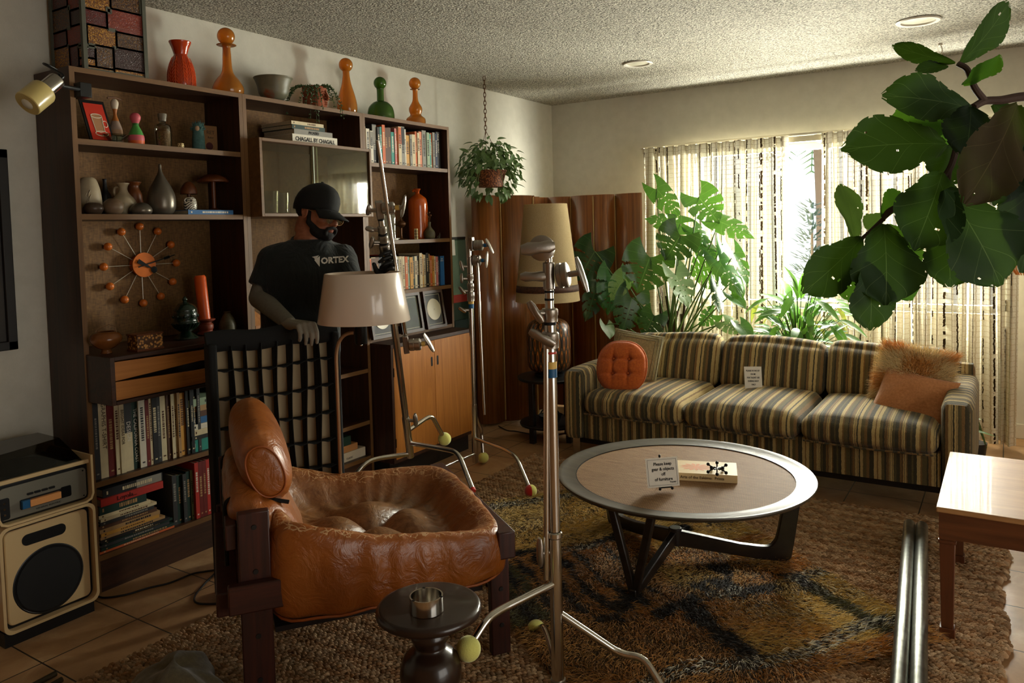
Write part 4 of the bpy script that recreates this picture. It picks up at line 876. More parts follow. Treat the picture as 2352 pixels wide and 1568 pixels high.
ob(MB().lathe([(a*s_, z*s_) for a, z in smooth_prof([(.1,0),(11,0),(14,6),(14,16),(12,25),(6,30),(.1,31)])], 24), 'body', OW.m, r, sharp=60)
b = MB(frame((0,0,0), -FW+RT*.15, z=(0,0,1))); 
for sg in (-1, 1): b.lathe([(.0001,.0012),(5*s_,.0012),(5.4*s_,0)], 18, M=T(11.8*s_, sg*5*s_, 21*s_) @ RY(PI/2-.15))
ob(b, 'eye_discs', WHITEP, r)
b = MB(frame((0,0,0), -FW+RT*.15, z=(0,0,1)))
for sg in (-1, 1): b.ball((12.3*s_, sg*5*s_, 21*s_), 2.2*s_, 10)
ob(b, 'pupils', BK, r)

# ---- ball clock on the back panel
xc = -3.245; pc = at(331, 608, X=xc); xw = UX0+.008
r = thing('wall_clock', 'clock with orange disc, white spokes and twelve orange balls', 'clock', (xw, pc[1], pc[2]))
CB = M('clock_orange', sr(206, 108, 38), .3, var=.1, vs=20)
ob(MB(T(xw,pc[1],pc[2]) @ RY(PI/2)).lathe([(.0001,0),(.044,0),(.044,.035),(.047,.036),(.0545,.037),(.0555,.041),(.0545,.045),(.0001,.046)], 44), 'disc', CB, r, world=True)
cx = xw+.022; R_ = abs(at(331, 520, X=cx)[2]-at(331, 608, X=cx)[2])
for k in range(12):
    a = PI/2-k*PI/6; dy, dz = math.cos(a), math.sin(a); c = Vector((cx, pc[1], pc[2])); p0 = c+Vector((0,dy,dz))*.045; p1 = c+Vector((0,dy,dz))*R_
    ob(MB().cyl(p0, p1, .0014, n=8), 'spoke', M('clock_spoke', sr(214, 206, 186), .35, .4), r, world=True); ob(MB().ball(p1, .0175, 20), 'ball', CB, r, world=True)
cf = Vector((xw+.049, pc[1], pc[2]))
for nm, (px, py), L0, w_, tri in (('hour_hand', (352, 618), .4, .010, 1), ('minute_hand', (400, 585), .5, .006, 0)):
    q = at(px, py, X=cf[0]); d = (q-cf); d[0] = 0; L_ = d.length; d.normalize(); n_ = Vector((1,0,0)).cross(d)
    b = MB(); z_ = Vector((.002 if tri else .004, 0, 0))
    def quad(a_, b_, c_, d_): b.add([tuple(v_) for v_ in (a_, b_, c_, d_)]+[tuple(v_+Vector((.0015,0,0))) for v_ in (a_, b_, c_, d_)], [(0,1,2,3),(7,6,5,4),(0,4,5,1),(1,5,6,2),(2,6,7,3),(3,7,4,0)])
    if tri: quad(cf+z_-d*.038-n_*w_, cf+z_-d*.038+n_*w_, cf+z_+d*.030+n_*.003, cf+z_+d*.030-n_*.003); b.ball(cf+z_+d*.048, (.001,.015,.015), 16)
    else: b.beam(cf+z_-d*.035, cf+z_+d*(L_), .0015, .005, up=(0,0,1) if abs(d[2]) < .9 else (0,1,0)); b.beam(cf+z_+d*L_*.62, cf+z_+d*L_*.82, .0015, .013, up=d.cross(Vector((1,0,0))), h2=.013)
    ob(b, nm, BLACKM, r, world=True)

# ---- on the drawer chest (z .958)
S3 = .9585
def on3(px, x): return Vector((x, at(px, 770, X=x)[1], S3))
G3 = 'pieces on the drawer chest'
r, s_ = turned('pottery_bowl', 'brown glazed round bowl with wire handle at left end of the drawer chest', 'bowl', M('brown_glaze', sr(118, 70, 32), .2, var=.35, vs=10), 0, 0, [(.1,0),(12,0),(10,8),(20,14),(32,26),(34,36),(28,46),(20,50),(18,49),(24,42),(20,28),(.1,18)], base=on3(243, -2.99), group=G3, sm=5)
ob(MB(frame((0,0,0), RT, z=(0,0,1))).tube([(-24*s_,0,48*s_),(-20*s_,0,56*s_),(6*s_,0,66*s_),(22*s_,0,60*s_),(24*s_,0,48*s_)], .0016, 6), 'wire_handle', CHROME, r)
p = on3(333, -2.93); r = thing('trinket_box', 'small carved lidded box with brass pattern on the drawer chest', 'box', p, group=G3)
BR = NT('fretted_brass'); v = BR.coord(scale=(90,90,90)); vo = BR.new('ShaderNodeTexVoronoi'); vo.inputs['Scale'].default_value = 1; BR.L(v, vo.inputs['Vector']); BR.base(BR.ramp(vo.outputs['Distance'], [(.35, sr(196,140,70)), (.5, sr(80,48,22))])); BR.set(Roughness=.45); BR.bump(vo.outputs['Distance'], .6, .003)
ob(MB().box((-.035,-.055,0),(.035,.055,.062)), 'box_body', BR.m, r, bev=.002); ob(MB().box((-.038,-.058,.062),(.038,.058,.068)), 'lid', WM, r, bev=.001); ob(MB().box((-.037,-.057,0),(.037,.057,.008)), 'foot_rim', WM, r)
r, s_ = turned('ginger_jar', 'dark green glazed footed jar with ribbed bowl and pointed lid', 'jar', M('dark_green_glaze', sr(18, 38, 26), .12, bump=.6, bs=120, bd=.004, coat=.5), 0, 0,
    [(.1,0),(24,0),(25,3),(12,14),(10,18),(24,28),(29,36),(27,39),(26,44),(27,56),(24,66)], base=on3(428, -3.08), group=G3, sm=4)
ob(MB().lathe([(a*s_, z*s_) for a, z in smooth_prof([(26,64),(25,68),(17,78),(7,83),(4,85),(6,90),(3,95),(.1,97)])], 28), 'lid', M('dark_green_glaze', sr(18, 38, 26), .12), r, sharp=60)
b = MB()
for k in range(22): a = 2*PI*k/22; b.tube([(math.cos(a)*12*s_, math.sin(a)*12*s_, 18*s_), (math.cos(a)*25*s_, math.sin(a)*25*s_, 28*s_), (math.cos(a)*29.5*s_, math.sin(a)*29.5*s_, 36*s_)], 2.2*s_, 6)
for k in range(10): a = 2*PI*k/10; b.ball((math.cos(a)*26.5*s_, math.sin(a)*26.5*s_, 52*s_), 4*s_, 8)
ob(b, 'ribs', M('dark_green_glaze', sr(18, 38, 26), .12), r, sharp=60)
r, s_ = turned('candle_holder', 'turned terracotta candle holder carrying the tall orange candle', 'candle holder', M('terracotta_dark', sr(128, 54, 30), .5), 0, 0, [(.1,0),(18,0),(18,5),(14,8),(16,14),(16,22),(12,27),(20,32),(20,35),(10,36)], base=on3(474, -3.12), group=G3)
p = on3(466, -3.12); s_ = depth(p)/F_PX; r = thing('pillar_candle', 'tall slightly leaning orange pillar candle standing in its holder', 'candle', Vector(p)+Vector((0,.012,.35*s_*100)))
r.location = on3(472, -3.12)+Vector((0,0,35.2*s_))
b = MB(); b.M = RX(.0) @ RY(0) @ Matrix.Rotation(math.radians(4), 4, -FW)
b.lathe([(.0001,0),(13*s_,0),(13*s_,96*s_),(10*s_,101*s_),(8*s_,97*s_),(.0001,95*s_)], 24); ob(b, 'wax', M('orange_wax', sr(220, 88, 24), .35, var=.08), r)
ob(MB(b.M).cyl((0,0,95*s_),(0,0,101*s_),.0012, n=6), 'wick', INK, r)
turned('vase', 'small mottled grey-green bud vase at the right end of the drawer chest', 'vase', M('mottled_grey', sr(92, 86, 62), .5, var=.35, vs=40), 0, 0, [(.1,0),(16,0),(19,6),(18,20),(12,34),(7,42),(8,46),(6,46)], base=on3(524, -3.10), group=G3)
r = thing('wooden_pyramid', 'golden wooden pyramid block on a small base behind the elbow of the man', 'ornament', Vector((-3.08, at(592, 760, X=-3.08)[1], .9555)))
ob(MB().box((-.05,-.05,0),(.05,.05,.02)).add([(-.045,-.05,.02),(.045,-.05,.02),(.045,.05,.02),(-.045,.05,.02),(0,-.03,.10)], [(0,1,4),(1,2,4),(2,3,4),(3,0,4),(3,2,1,0)]), 'block', TEAK, r)

# ---- right bookcase pottery shelf (z 1.362)
S4 = 1.3625
def on4(px, x): return Vector((x, at(px, 545, X=x)[1], S4))
G4 = 'objects on the shelf with the orange bottle vase'
r, s_ = turned('bottle_vase', 'tall glossy orange bottle vase with pinched neck on the right shelf', 'vase', M('orange_vase_glaze', sr(196, 88, 26), .15, coat=.5, var=.1), 0, 0, [(.1,0),(18,0),(22,4),(22.5,60),(22,84),(18,94),(9,101),(5,104),(5,110),(8,114),(7,115)], base=on4(962, -3.17), group=G4, sm=5)
ob(MB(frame((0,0,0), RT, z=(0,0,1))).tube([(0,0,108*s_),(-10*s_,0,112*s_),(-14*s_,0,109*s_)], [6*s_,4*s_,3*s_], 10), 'spout', M('orange_vase_glaze', sr(196, 88, 26), .15), r)
p = on4(956, -3.06); r = thing('ivory_block', 'small carved ivory-coloured block in front of the orange bottle vase', 'ornament', p, group=G4)
ob(MB(RZ(.4)).box((-.010,-.010,0),(.010,.010,.066)), 'block', M('ivory', sr(216, 196, 140), .5), r, bev=.002)
b = MB(RZ(.4)); 
for z_ in (.015,.033,.05):
    for m_ in (T(.0103,0,z_) @ RY(PI/2), T(0,-.0103,z_) @ RX(PI/2)): b.lathe([(.003,.0004),(.0065,.0004),(.0065,0),(.003,0)], 12, M=m_, cap=False)
ob(b, 'carved_rings', M('die_spots', sr(70, 30, 24), .5), r)
r, s_ = turned('bud_vase', 'small grey bottle vase holding dried twigs beside the orange bottle vase', 'vase', M('mottled_grey', sr(92, 86, 62), .5), 0, 0, [(.1,0),(10,0),(13,8),(12,16),(6,24),(3.5,30),(4,38),(3,38)], base=on4(987, -3.08), group=G4)
b = MB(); 
for k, (dx, dz) in enumerate(((-4,58),(4,54),(-2,50),(1,60))): b.tube([(0,0,34*s_), RT*dx*.5*s_+Vector((0,0,(dz-8)*s_)), RT*dx*s_+Vector((0,0,dz*s_))], .001, 5); b.ball(RT*dx*s_+Vector((0,0,dz*s_)), 1.9*s_, 8)
ob(b, 'dried_twigs', M('dried_twig', sr(120, 84, 50), .8), r)
r, s_ = turned('metal_stand', 'tarnished metal goblet lamp with round bulb top on the right shelf', 'ornament', M('dark_brass', sr(92, 60, 34), .35, .6), 0, 0, [(.1,0),(12,0),(12,2),(3,5),(2,24),(3,28),(10,33),(11,38),(6,43),(1.5,47),(1.2,62),(.1,62)], base=on4(922, -3.08), group=G4)
r = thing('glass_cloche', 'clear glass dome with white paper inside, partly behind the light stand', 'cloche', on4(893, -3.14), group=G4)
s_ = depth(r.location)/F_PX
ob(MB().lathe([(26*s_,0),(26*s_,4*s_),(.0001,4*s_)], 28), 'base', WHITEP, r); ob(MB().lathe([(a*s_, z*s_) for a, z in smooth_prof([(20,5),(20,45),(17,62),(9,70),(.1,72)])], 28, cap=False), 'dome', CLG, r, sharp=60)
ob(MB(frame((0,0,5*s_), RT, z=-FW)).box((-12*s_,0,-.001),(12*s_,52*s_,.001)), 'paper_card', PAPER, r)
r = thing('glass_animal', 'tiny clear glass animal at the right end beside the twig vase', 'figurine', on4(1008, -3.06), group=G4)
b = MB(); b.ball((0,0,.012), (.010,.008,.007), 12); b.ball((0,.010,.022), .006, 10); b.cyl((0,.011,.026),(0,.014,.036),.0018,n=6)
for q in ((-.005,-.004),(.005,-.004),(-.005,.005),(.005,.005)): b.cyl((q[0],q[1],0),(q[0],q[1],.010),.0018,n=6)
ob(b, 'body', CLG, r, sharp=60)

# ---- framed records on the cabinet (z .785)
G5 = 'framed records on the door cabinet'
for i, (px, wd, lab, kind) in enumerate(((885, .205, 'framed gold record disc on black, half hidden behind the white lamp shade', 0), (950, .20, 'framed dark green print with scalloped edge, between the two framed discs', 1), (1005, .19, 'framed white record disc on black mat, rightmost on the cabinet', 0))):
    x = -2.985; p = at(px, 765, X=x); hh = .235
    r = thing('framed_record', lab, 'frame', (x, p[1], .8085 if False else .8095), group=G5)
    Mf = frame((0, -wd/2, 0), (0,1,0), Vector((-.16, 0, 1)))
    fw = .017; b = MB(Mf); b.box((0,0,-.012),(wd,fw,.006)); b.box((0,hh-fw,-.012),(wd,hh,.006)); b.box((0,fw,-.012),(fw,hh-fw,.006)); b.box((wd-fw,fw,-.012),(wd,hh-fw,.006)); ob(b, 'frame', WALNY, r)
    ob(MB(Mf).box((fw,fw,-.010),(wd-fw,hh-fw,-.006)), 'mat', M('mat_black' if kind == 0 else 'mat_dark_green', sr(26,24,24) if kind == 0 else sr(24,40,26), .5, var=0 if kind == 0 else .6, vs=18), r)
    b = MB(Mf); e = .026
    for q in (((e,e),(wd-e,e)), ((wd-e,e),(wd-e,hh-e)), ((wd-e,hh-e),(e,hh-e)), ((e,hh-e),(e,e))): b.beam((*q[0],-.0055), (*q[1],-.0055), .0025, .001, up=(0,0,1))
    ob(b, 'inner_line', M('gilt_line', sr(196, 186, 160), .5), r)
    if kind == 0: ob(MB(Mf @ T(wd/2, hh/2, -.006)).lathe([(.004,.0),(.004,.002),(.055,.002),(.0665,.003),(.0675,.0)], 40), 'disc', M('record_cream', sr(206, 196, 166), .35), r)
# ------------------------------------------------------------------ sofa
STRIPES = [(0,'b'),(.045,'c'),(.085,'b'),(.10,'d'),(.15,'g'),(.175,'d'),(.215,'c'),(.265,'b'),(.285,'g'),(.34,'d'),(.36,'b'),(.40,'c'),(.455,'d'),(.475,'c'),(.515,'g'),(.56,'b'),(.60,'d'),(.66,'c'),(.70,'b'),(.715,'c'),(.76,'g'),(.80,'d'),(.825,'b'),(.865,'c'),(.92,'g'),(.955,'d')]
SCOL = {'b': sr(140, 106, 56), 'c': sr(210, 182, 118), 'd': sr(60, 54, 30), 'g': sr(104, 92, 50)}
t = NT('striped_upholstery'); uv = t.new('ShaderNodeUVMap').outputs[0]
sx = t.new('ShaderNodeSeparateXYZ'); t.L(uv, sx.inputs[0]); nz = t.noise(t.coord(), 55, 2); 
u = t.math('ADD', sx.outputs[0], t.math('MULTIPLY', t.math('SUBTRACT', nz, .5), .006))
fr_ = t.math('FRACT', t.math('DIVIDE', u, .335)); c = t.ramp(fr_, [(p, SCOL[k]) for p, k in STRIPES], 'CONSTANT')
thin = t.math('LESS_THAN', t.math('FRACT', t.math('DIVIDE', u, .0105)), .28); msk = t.math('GREATER_THAN', t.noise(t.coord('UV', (7, .01, 1)), 1, 1), .52)
c = t.mix(t.math('MULTIPLY', t.math('MULTIPLY', thin, msk), .7), c, sr(64, 58, 40))
yarn = t.noise(t.coord('UV', (1, .35, 1)), 430, 2, .7); c = t.mix(t.math('MULTIPLY', yarn, .6), c, sr(50, 42, 26))
t.base(c); t.set(Roughness=.9); t.b.inputs['Sheen Weight'].default_value = .15; t.bump(t.math('ADD', yarn, t.noise(t.coord(), 260, 2)), .7, .004); STRIPE = t.m
sx0, sx1, sy0, sy1 = -2.27, -.13, 4.05, 4.93
r = thing('sofa', 'long three-seat sofa in olive, cream and brown striped fabric under the window', 'sofa', ((sx0+sx1)/2, 4.5, 0))
SU = lambda P, a, sg: (P[0]+.1, P[1]+P[2]) 
SV = lambda P, a, sg: (P[1], P[2]+P[0]) if a != 1 else (P[0]+.03, P[2])
b = MB(); b.rbox(((sx0+sx1)/2, 4.49, .225), ((sx1-sx0)/2-.13, .425, .085), .012, 10, uvf=SU); ob(b, 'base', STRIPE, r, world=True, sharp=50)
AW = .135
for x in (sx0+AW/2, sx1-AW/2):
    b = MB(); b.rbox((x, 4.47, .345), (AW/2, .435, .215), .045, 10, uvf=SV); ob(b, 'armrest', STRIPE, r, world=True, sharp=50)
iw = (sx1-sx0-2*AW-.006)/3
for k in range(3):
    cx = sx0+AW+.003+iw*(k+.5)
    def fn(P, p, k=k):
        x_, y_, z_ = P
        if z_ > 0: z_ += .012*math.sin(3.1*p[0]+k)*(1-p[1]**2)*.5 - .006*abs(p[0])**8
        if p[1] < -.5: y_ -= .012*(1-p[0]**2)
        return [x_, y_, z_]
    b = MB(); b.rbox((cx, 4.345, .365), (iw/2-.001, .325, .066), .052, 18, bulge=(.0,.012,.022), fn=fn, uvf=SU); sc = ob(b, 'seat_cushion', STRIPE, r, world=True, sharp=0)
    pts = []
    for z_ in (.306,): pts = [(cx-iw/2+.02, 4.018, z_), (cx, 4.002, z_-.002), (cx+iw/2-.02, 4.018, z_)]
    me = MB().tube(spline(pts, 6), .005, 6).mesh('piping', STRIPE, 0, r.location); o = bpy.data.objects.new('piping', me); COL.objects.link(o); o.parent = sc
    def fb(P, p, k=k):
        x_, y_, z_ = P; z_ += .010*math.sin(2.3*p[0]+k*2)*(p[2]+1)*.5; tilt = (p[2]+1)*.055
        return [x_, y_+tilt, z_]
    b = MB(); b.rbox((cx, 4.70, .545), (iw/2-.002, .075, .150), .06, 18, bulge=(.0,.035,.012), fn=fb, uvf=SU); ob(b, 'back_cushion', STRIPE, r, world=True, sharp=0)
b = MB(); b.rbox(((sx0+sx1)/2, 4.87, .42), ((sx1-sx0)/2-.02, .045, .20), .03, 10, uvf=SU); ob(b, 'back_frame', STRIPE, r, world=True, sharp=50)
ob(MB().box((sx0+.05, 4.12, .10), (sx1-.05, 4.86, .142)), 'underframe', BLACKW, r, world=True)
for x in (sx0+.06, sx1-.10):
    for y in (4.055, 4.84): ob(MB().box((x, y, 0), (x+.048, y+.012, .145)).box((x, y, 0), (x+.048, y+.05, .005)), 'leg', CHROME, r, world=True)

# ---- cushions on the sofa
def pillow(b, w_, h_, th, n=22, pinch=.06, rnd=0, lump=0, seed=0, p=2.2):
    """soft pillow in local xy, thickness along z"""
    for sg in (1, -1):
        def fn(u, v):
            x, y = -1+2*u, -1+2*v
            if rnd:  # square to rounder outline
                rx = x*math.sqrt(max(0, 1-rnd*y*y/2)); ry = y*math.sqrt(max(0, 1-rnd*x*x/2))
            else: rx, ry = x*(1-pinch*(1-y*y)), y*(1-pinch*(1-x*x))
            t_ = max(0, (1-abs(x)**p))*max(0, (1-abs(y)**p))
            z = th*(t_**.45)+lump*math.sin(7*x+seed)*math.sin(5*y+seed*2)*t_
            return (rx*w_/2, ry*h_/2, sg*z)
        k = len(b.f); b.grid(fn, n, n, uvf=lambda u, v: (u, v))
        if sg > 0: pass
        else: b.f[k:] = [f[::-1] for f in b.f[k:]]
    return b
def quilted(name, c1, c2): 
    t = NT(name); v = t.coord(); t.base(t.ramp(t.noise(v, 90, 4, .7), [(.3, c1), (.7, c2)])); t.set(Roughness=.85); t.b.inputs['Sheen Weight'].default_value = .3; t.bump(t.noise(v, 25, 3), .4, .006); return t.m
OLIVE = quilted('olive_linen', sr(112, 102, 66), sr(150, 138, 96)); OLIVED = quilted('olive_linen_dark', sr(84, 76, 46), sr(104, 96, 62))
p0 = at(1455, 890, d=4.75)
r = thing('square_cushion', 'square olive cushion with stitched border standing behind the round orange one', 'cushion', (-1.965, 4.44, .425), group='cushions at the left end of the sofa')
Mp = T(0,0,.165) @ RZ(.30) @ RY(.05) @ RX(PI/2-.40) @ RZ(-.12)
b = pillow(MB(Mp), .32, .33, .05, rnd=0, pinch=.05); ob(b, 'cover', OLIVE, r, sharp=0)
b = MB(Mp)
for q in (.145, .128, .111): 
    pts = [(-q,-q),(q,-q),(q,q),(-q,q)]; b.tube([(x*1.0, y*1.03, .014+(.15-q)*.62) for x, y in [(pts[i][0]*(1-k/6)+pts[(i+1)%4][0]*k/6, pts[i][1]*(1-k/6)+pts[(i+1)%4][1]*k/6) for i in range(4) for k in range(6)]], .0022, 5, closed=True)
ob(b, 'border_stitching', OLIVED, r, sharp=0)
ORV = quilted('orange_velvet', sr(170, 72, 10), sr(206, 104, 26))
c = at(1428, 846, d=4.62); r = thing('round_cushion', 'round tufted orange velvet cushion leaning at the left end of the sofa', 'cushion', (c[0], c[1], .425), group='cushions at the left end of the sofa')
R_ = .155; Mo = T(0,0,.145) @ RZ(.12) @ RX(PI/2-.30)
BT = [(-.045,.042),(.05,.045),(-.045,-.045),(.05,-.04)]
def rc(sg):
    def fn(u, v):
        a = 2*PI*u; q = v; rr = R_*q*(1+.05*(abs(math.cos(2*a))**3)*-1+.04); x, y = rr*math.cos(a), rr*math.sin(a)*1.0
        z = .052*(1-q**3.2)**.5 if q < 1 else 0
        for bx, by in BT:
            d2 = math.hypot(x-bx, y-by); z -= .026*math.exp(-(d2/.017)**2)*(1 if q < .97 else 0)
        for (ax, ay), (cx_, cy_) in ((BT[0],BT[1]),(BT[0],BT[2]),(BT[1],BT[3]),(BT[2],BT[3])):
            dx, dy = cx_-ax, cy_-ay; L2 = dx*dx+dy*dy; tt = max(-.9, min(1.9, ((x-ax)*dx+(y-ay)*dy)/L2)); dd = math.hypot(x-ax-tt*dx, y-ay-tt*dy)
            z -= .011*math.exp(-(dd/.007)**2)*(1-q**4)
        z += .0018*math.sin(a*24)*q**4*(1-q)*6
        return (x, y, sg*z)
    return fn
b = MB(Mo); b.grid(rc(1), 64, 26); k = len(b.f); b.grid(rc(-1), 64, 10); b.f[:k] = [f[::-1] for f in b.f[:k]]; ob(b, 'cover', ORV, r, sharp=0)
b = MB(Mo); b.tube([(R_*math.cos(a)*(1.04-.05*abs(math.cos(2*a))**3), R_*math.sin(a)*(1.04-.05*abs(math.cos(2*a))**3), 0) for a in [2*PI*k/64 for k in range(64)]], .005, 8, closed=True); ob(b, 'piping', ORV, r, sharp=0)
for bx, by in BT: ob(MB(Mo).ball((bx, by, .026), (.0075, .0075, .004), 12), 'button', ORV, r)
# orange square cushion at right, shaggy cushion behind it
RUSTV = quilted('rust_velvet', sr(160, 98, 50), sr(192, 128, 76))
c = at(2092, 925, Y=4.36); r = thing('square_cushion', 'smooth rust orange square cushion leaning on the right armrest', 'cushion', (c[0], c[1], .43), group='cushions at the right end of the sofa')
zc = c[2]-.43
b = pillow(MB(T(0,0,zc) @ RZ(-.12) @ RX(PI/2-.62) @ RZ(-.20)), .36, .35, .055, n=30, pinch=.07, lump=.006, seed=2); ob(b, 'cover', RUSTV, r, sharp=0)
c = at(2100, 868, Y=4.50); r = thing('shaggy_cushion', 'long-haired cream and ginger cushion behind the rust orange one', 'cushion', (c[0], c[1], .43), group='cushions at the right end of the sofa')
Ms_ = T(0,0,c[2]-.43) @ RZ(-.10) @ RX(PI/2-.35) @ RZ(-.14)
b = pillow(MB(Ms_), .36, .31, .07, n=24, pinch=.02); ob(b, 'cover', M('ginger_hide', sr(150, 110, 62), .9), r, sharp=0)
def tufts(P, N, L, W_, droop, rng, seg=3, spread=.5, lean=None):
    """arrays of bent blades: roots P, directions N; returns verts, quads"""
    n = len(P); d = N+rng.normal(0, spread, (n,3)); 
    if lean is not None: d += lean
    d /= np.linalg.norm(d, axis=1)[:,None]; s = np.cross(d, rng.normal(0,1,(n,3))); s /= np.linalg.norm(s, axis=1)[:,None]+1e-9
    L = np.broadcast_to(L, (n,)) if np.ndim(L) == 0 else L; V = []
    for k in range(seg+1):
        t_ = k/seg; c_ = P+d*(L*t_)[:,None]; c_[:,2] -= droop*L*t_*t_; w_ = W_*(1-t_*.85)
        V += [c_-s*w_, c_+s*w_]
    V = np.stack(V, 1).reshape(-1, 3); m = 2*(seg+1); base = (np.arange(n)*m)[:,None,None]
    q = np.array([[2*k, 2*k+1, 2*k+3, 2*k+2] for k in range(seg)])[None]
    return V, (base+q).reshape(-1, 4), m
rng = np.random.default_rng(4)
M_attr = lambda name, rough=.8: None
def attr_mat(name, rough=.85, gain=1.0, sheen=0):
    t = NT(name); a = t.new('ShaderNodeVertexColor'); a.layer_name = 'Col'; t.base(a.outputs['Color']); t.set(Roughness=rough); t.b.inputs['Specular IOR Level'].default_value = .25; t.b.inputs['Sheen Weight'].default_value = sheen; return t.m
FURM = attr_mat('shaggy_hair', .7)
n = 9000; q = rng.uniform(-1, 1, (n, 2)); tz = ((1-np.abs(q[:,0])**2.2)*(1-np.abs(q[:,1])**2.2))**.45
P = np.stack([q[:,0]*.18, q[:,1]*.155, .07*tz], 1); N = np.stack([q[:,0]*1.1, q[:,1]*1.1, .6+0*tz], 1)
V, Q, m_ = tufts(P, N, .035+.02*rng.random(n), .0011, .25, rng, 3, .35)
col = np.where(rng.random(n)[:,None] < np.clip(.35+.9*np.sin(q[:,0]*4+1)*np.sin(q[:,1]*5), 0, 1)[:,None], np.array(sr(206, 150, 84))[None], np.array(sr(226, 204, 156))[None])*(.75+.6*rng.random(n))[:,None]; col[:,3] = 1
Mn = np.array(Ms_); V = V@Mn[:3,:3].T+Mn[:3,3]
raw('long_hair', V, Q, FURM, np.repeat(col, m_, 0), parent=r)
# sign on the sofa
c = at(1733, 893, d=4.43); r = thing('paper_sign', 'white paper sign with black capitals propped against the middle sofa back cushion', 'sign', (c[0], c[1], .44))
w_, h_ = 43*4.43/F_PX, 56*4.43/F_PX; Mg = frame(Vector((-w_/2, .0, .002)), (1, .05, 0), y=(0, .28, 1))
Mg = frame((-.5*w_, 0, 0), RT*.97+FW*.15+Vector((0,0,-.02)), y=Vector((.03,.30,1)))
ob(MB(Mg).box((0,0,-.001),(w_,h_,0)), 'paper', PAPER, r)
for k, s_ in enumerate(('PLEASE DO NO SIT', 'ON ME', 'FOR TALENT USE', 'DURING SHOT', 'ONLY')):
    txt(s_, .0125, INK, Mg @ T(w_*.5, h_*(.80-.142*k), .0004), r, world=False, sx=.80, bold=.0004)
txt('Thank You', .008, M('pencil', sr(90,90,90), .7), Mg @ T(w_*.72, h_*.09, .0004), r, 'handwriting', world=False, sx=.8)

# ------------------------------------------------------------------ coffee table
TC = Vector((-1.110, 2.965, 0)); TR = .512; TZ = .402
r = thing('coffee_table', 'large round coffee table with woven inset top, dark tray rim and three-legged base', 'coffee table', TC)
RIMM = wood('smoked_oak_rim', sr(46, 38, 28), sr(84, 74, 58), 0, .6, rough=.42, coat=.06)
ob(MB().lathe([(TR-.078, TZ-.022),(TR-.078, TZ-.010),(TR-.062, TZ-.008),(TR-.02, TZ-.004),(TR-.008, TZ+.001),(TR-.002, TZ+.000),(TR, TZ-.005),(TR-.012, TZ-.018),(TR-.045, TZ-.030),(TR-.078, TZ-.030)], 96, cap=False), 'rim', RIMM, r, sharp=40)
t = NT('woven_raffia'); v = t.coord(rot=(0,0,.5)); br = t.new('ShaderNodeTexBrick', offset=.5); t.L(v, br.inputs['Vector']); br.inputs['Scale'].default_value = 1; br.inputs['Brick Width'].default_value = .0085; br.inputs['Row Height'].default_value = .0046; br.inputs['Mortar Size'].default_value = .0009
n1 = t.noise(t.coord(rot=(0,0,.5), scale=(14,220,1)), 1, 3, .6)
t.L(t.ramp(n1, [(.3, sr(126, 88, 56)), (.7, sr(184, 144, 100))]), br.inputs['Color1']); t.L(t.ramp(n1, [(.3, sr(140, 102, 66)), (.7, sr(196, 158, 114))]), br.inputs['Color2']); br.inputs['Mortar'].default_value = sr(84, 58, 36)
t.base(br.outputs['Color']); t.set(Roughness=.72); t.b.inputs['Specular IOR Level'].default_value = .25; t.bump(br.outputs['Fac'], -.6, .002); RAFF = t.m
ob(MB().lathe([(.0001, TZ-.0135),(.2, TZ-.0135),(.4, TZ-.0135),(TR-.076, TZ-.0135)], 96, cap=False), 'woven_top', RAFF, r, sharp=0)
ob(MB().lathe([(TR-.079, TZ-.012),(TR-.079, TZ-.0095),(TR-.0755, TZ-.0095)], 96, cap=False), 'inlay_line', BLACKW, r)
ob(MB().lathe([(.0001, TZ-.030),(TR-.05, TZ-.030),(TR-.05, TZ-.024),(.0001, TZ-.024)], 64), 'underside', BLACKW, r)
hubc = Vector((0, 0, 0)); hz_ = .155
feet = [Vector((-1.165, 2.600, 0))-TC, Vector((-.775, 3.165, 0))-TC, Vector((-1.525, 3.185, 0))-TC]
hub = sum(feet, Vector())/3
for k, f_ in enumerate(feet):
    d = (f_-hub); L_ = d.length; d.normalize()
    poly = []
    def pt(x, z): poly.append((x, z))
    # a curved L: rail from the hub, sweeping down to the floor and up to the rim
    R0 = L_
    outline = [Vector((0,0,.150))]+spline([(R0-.16,0,.098),(R0-.06,0,.090),(R0-.028,0,.108),(R0-.012,0,.15),(R0+.012,0,.28),(R0+.03,0,TZ-.03)], 5)
    back_ = spline([(R0+.092,0,TZ-.03),(R0+.068,0,.22),(R0+.048,0,.09),(R0+.03,0,.034),(R0-.02,0,.030)], 6)
    under = [Vector((R0-.10,0,.040)), Vector((0,0,.085))]
    pl = [(p_[0], p_[2]) for p_ in outline+back_+under]
    Ml = frame(hub, d, y=(0,0,1)); b = MB(Ml)
    if k == 0:
        # the near foot is an open V: two slender uprights meeting the rail at the floor
        ob(MB(Ml).prism([(0,.100),(0,.150),(R0-.02,.066),(R0+.03,.060),(R0+.03,.032),(R0-.04,.032)], -.014, .014), 'rail', EBON, r, bev=.004)
        for sg in (-1, 1):
            q0 = hub+d*(R0+.01)+Vector((0,0,.03)); q1 = q0+Vector((-d[1], d[0], 0))*sg*.085+Vector((0,0,TZ-.06))+d*.015
            ob(MB().beam(q0, q1, .030, .026, up=d), 'leg', EBON, r, bev=.005)
    else: ob(b.prism(pl, -.016, .016), 'leg', EBON, r, bev=.005)
ob(MB(T(hub)).cyl((0,0,.085),(0,0,.158),.027), 'hub', EBON, r, bev=.004)
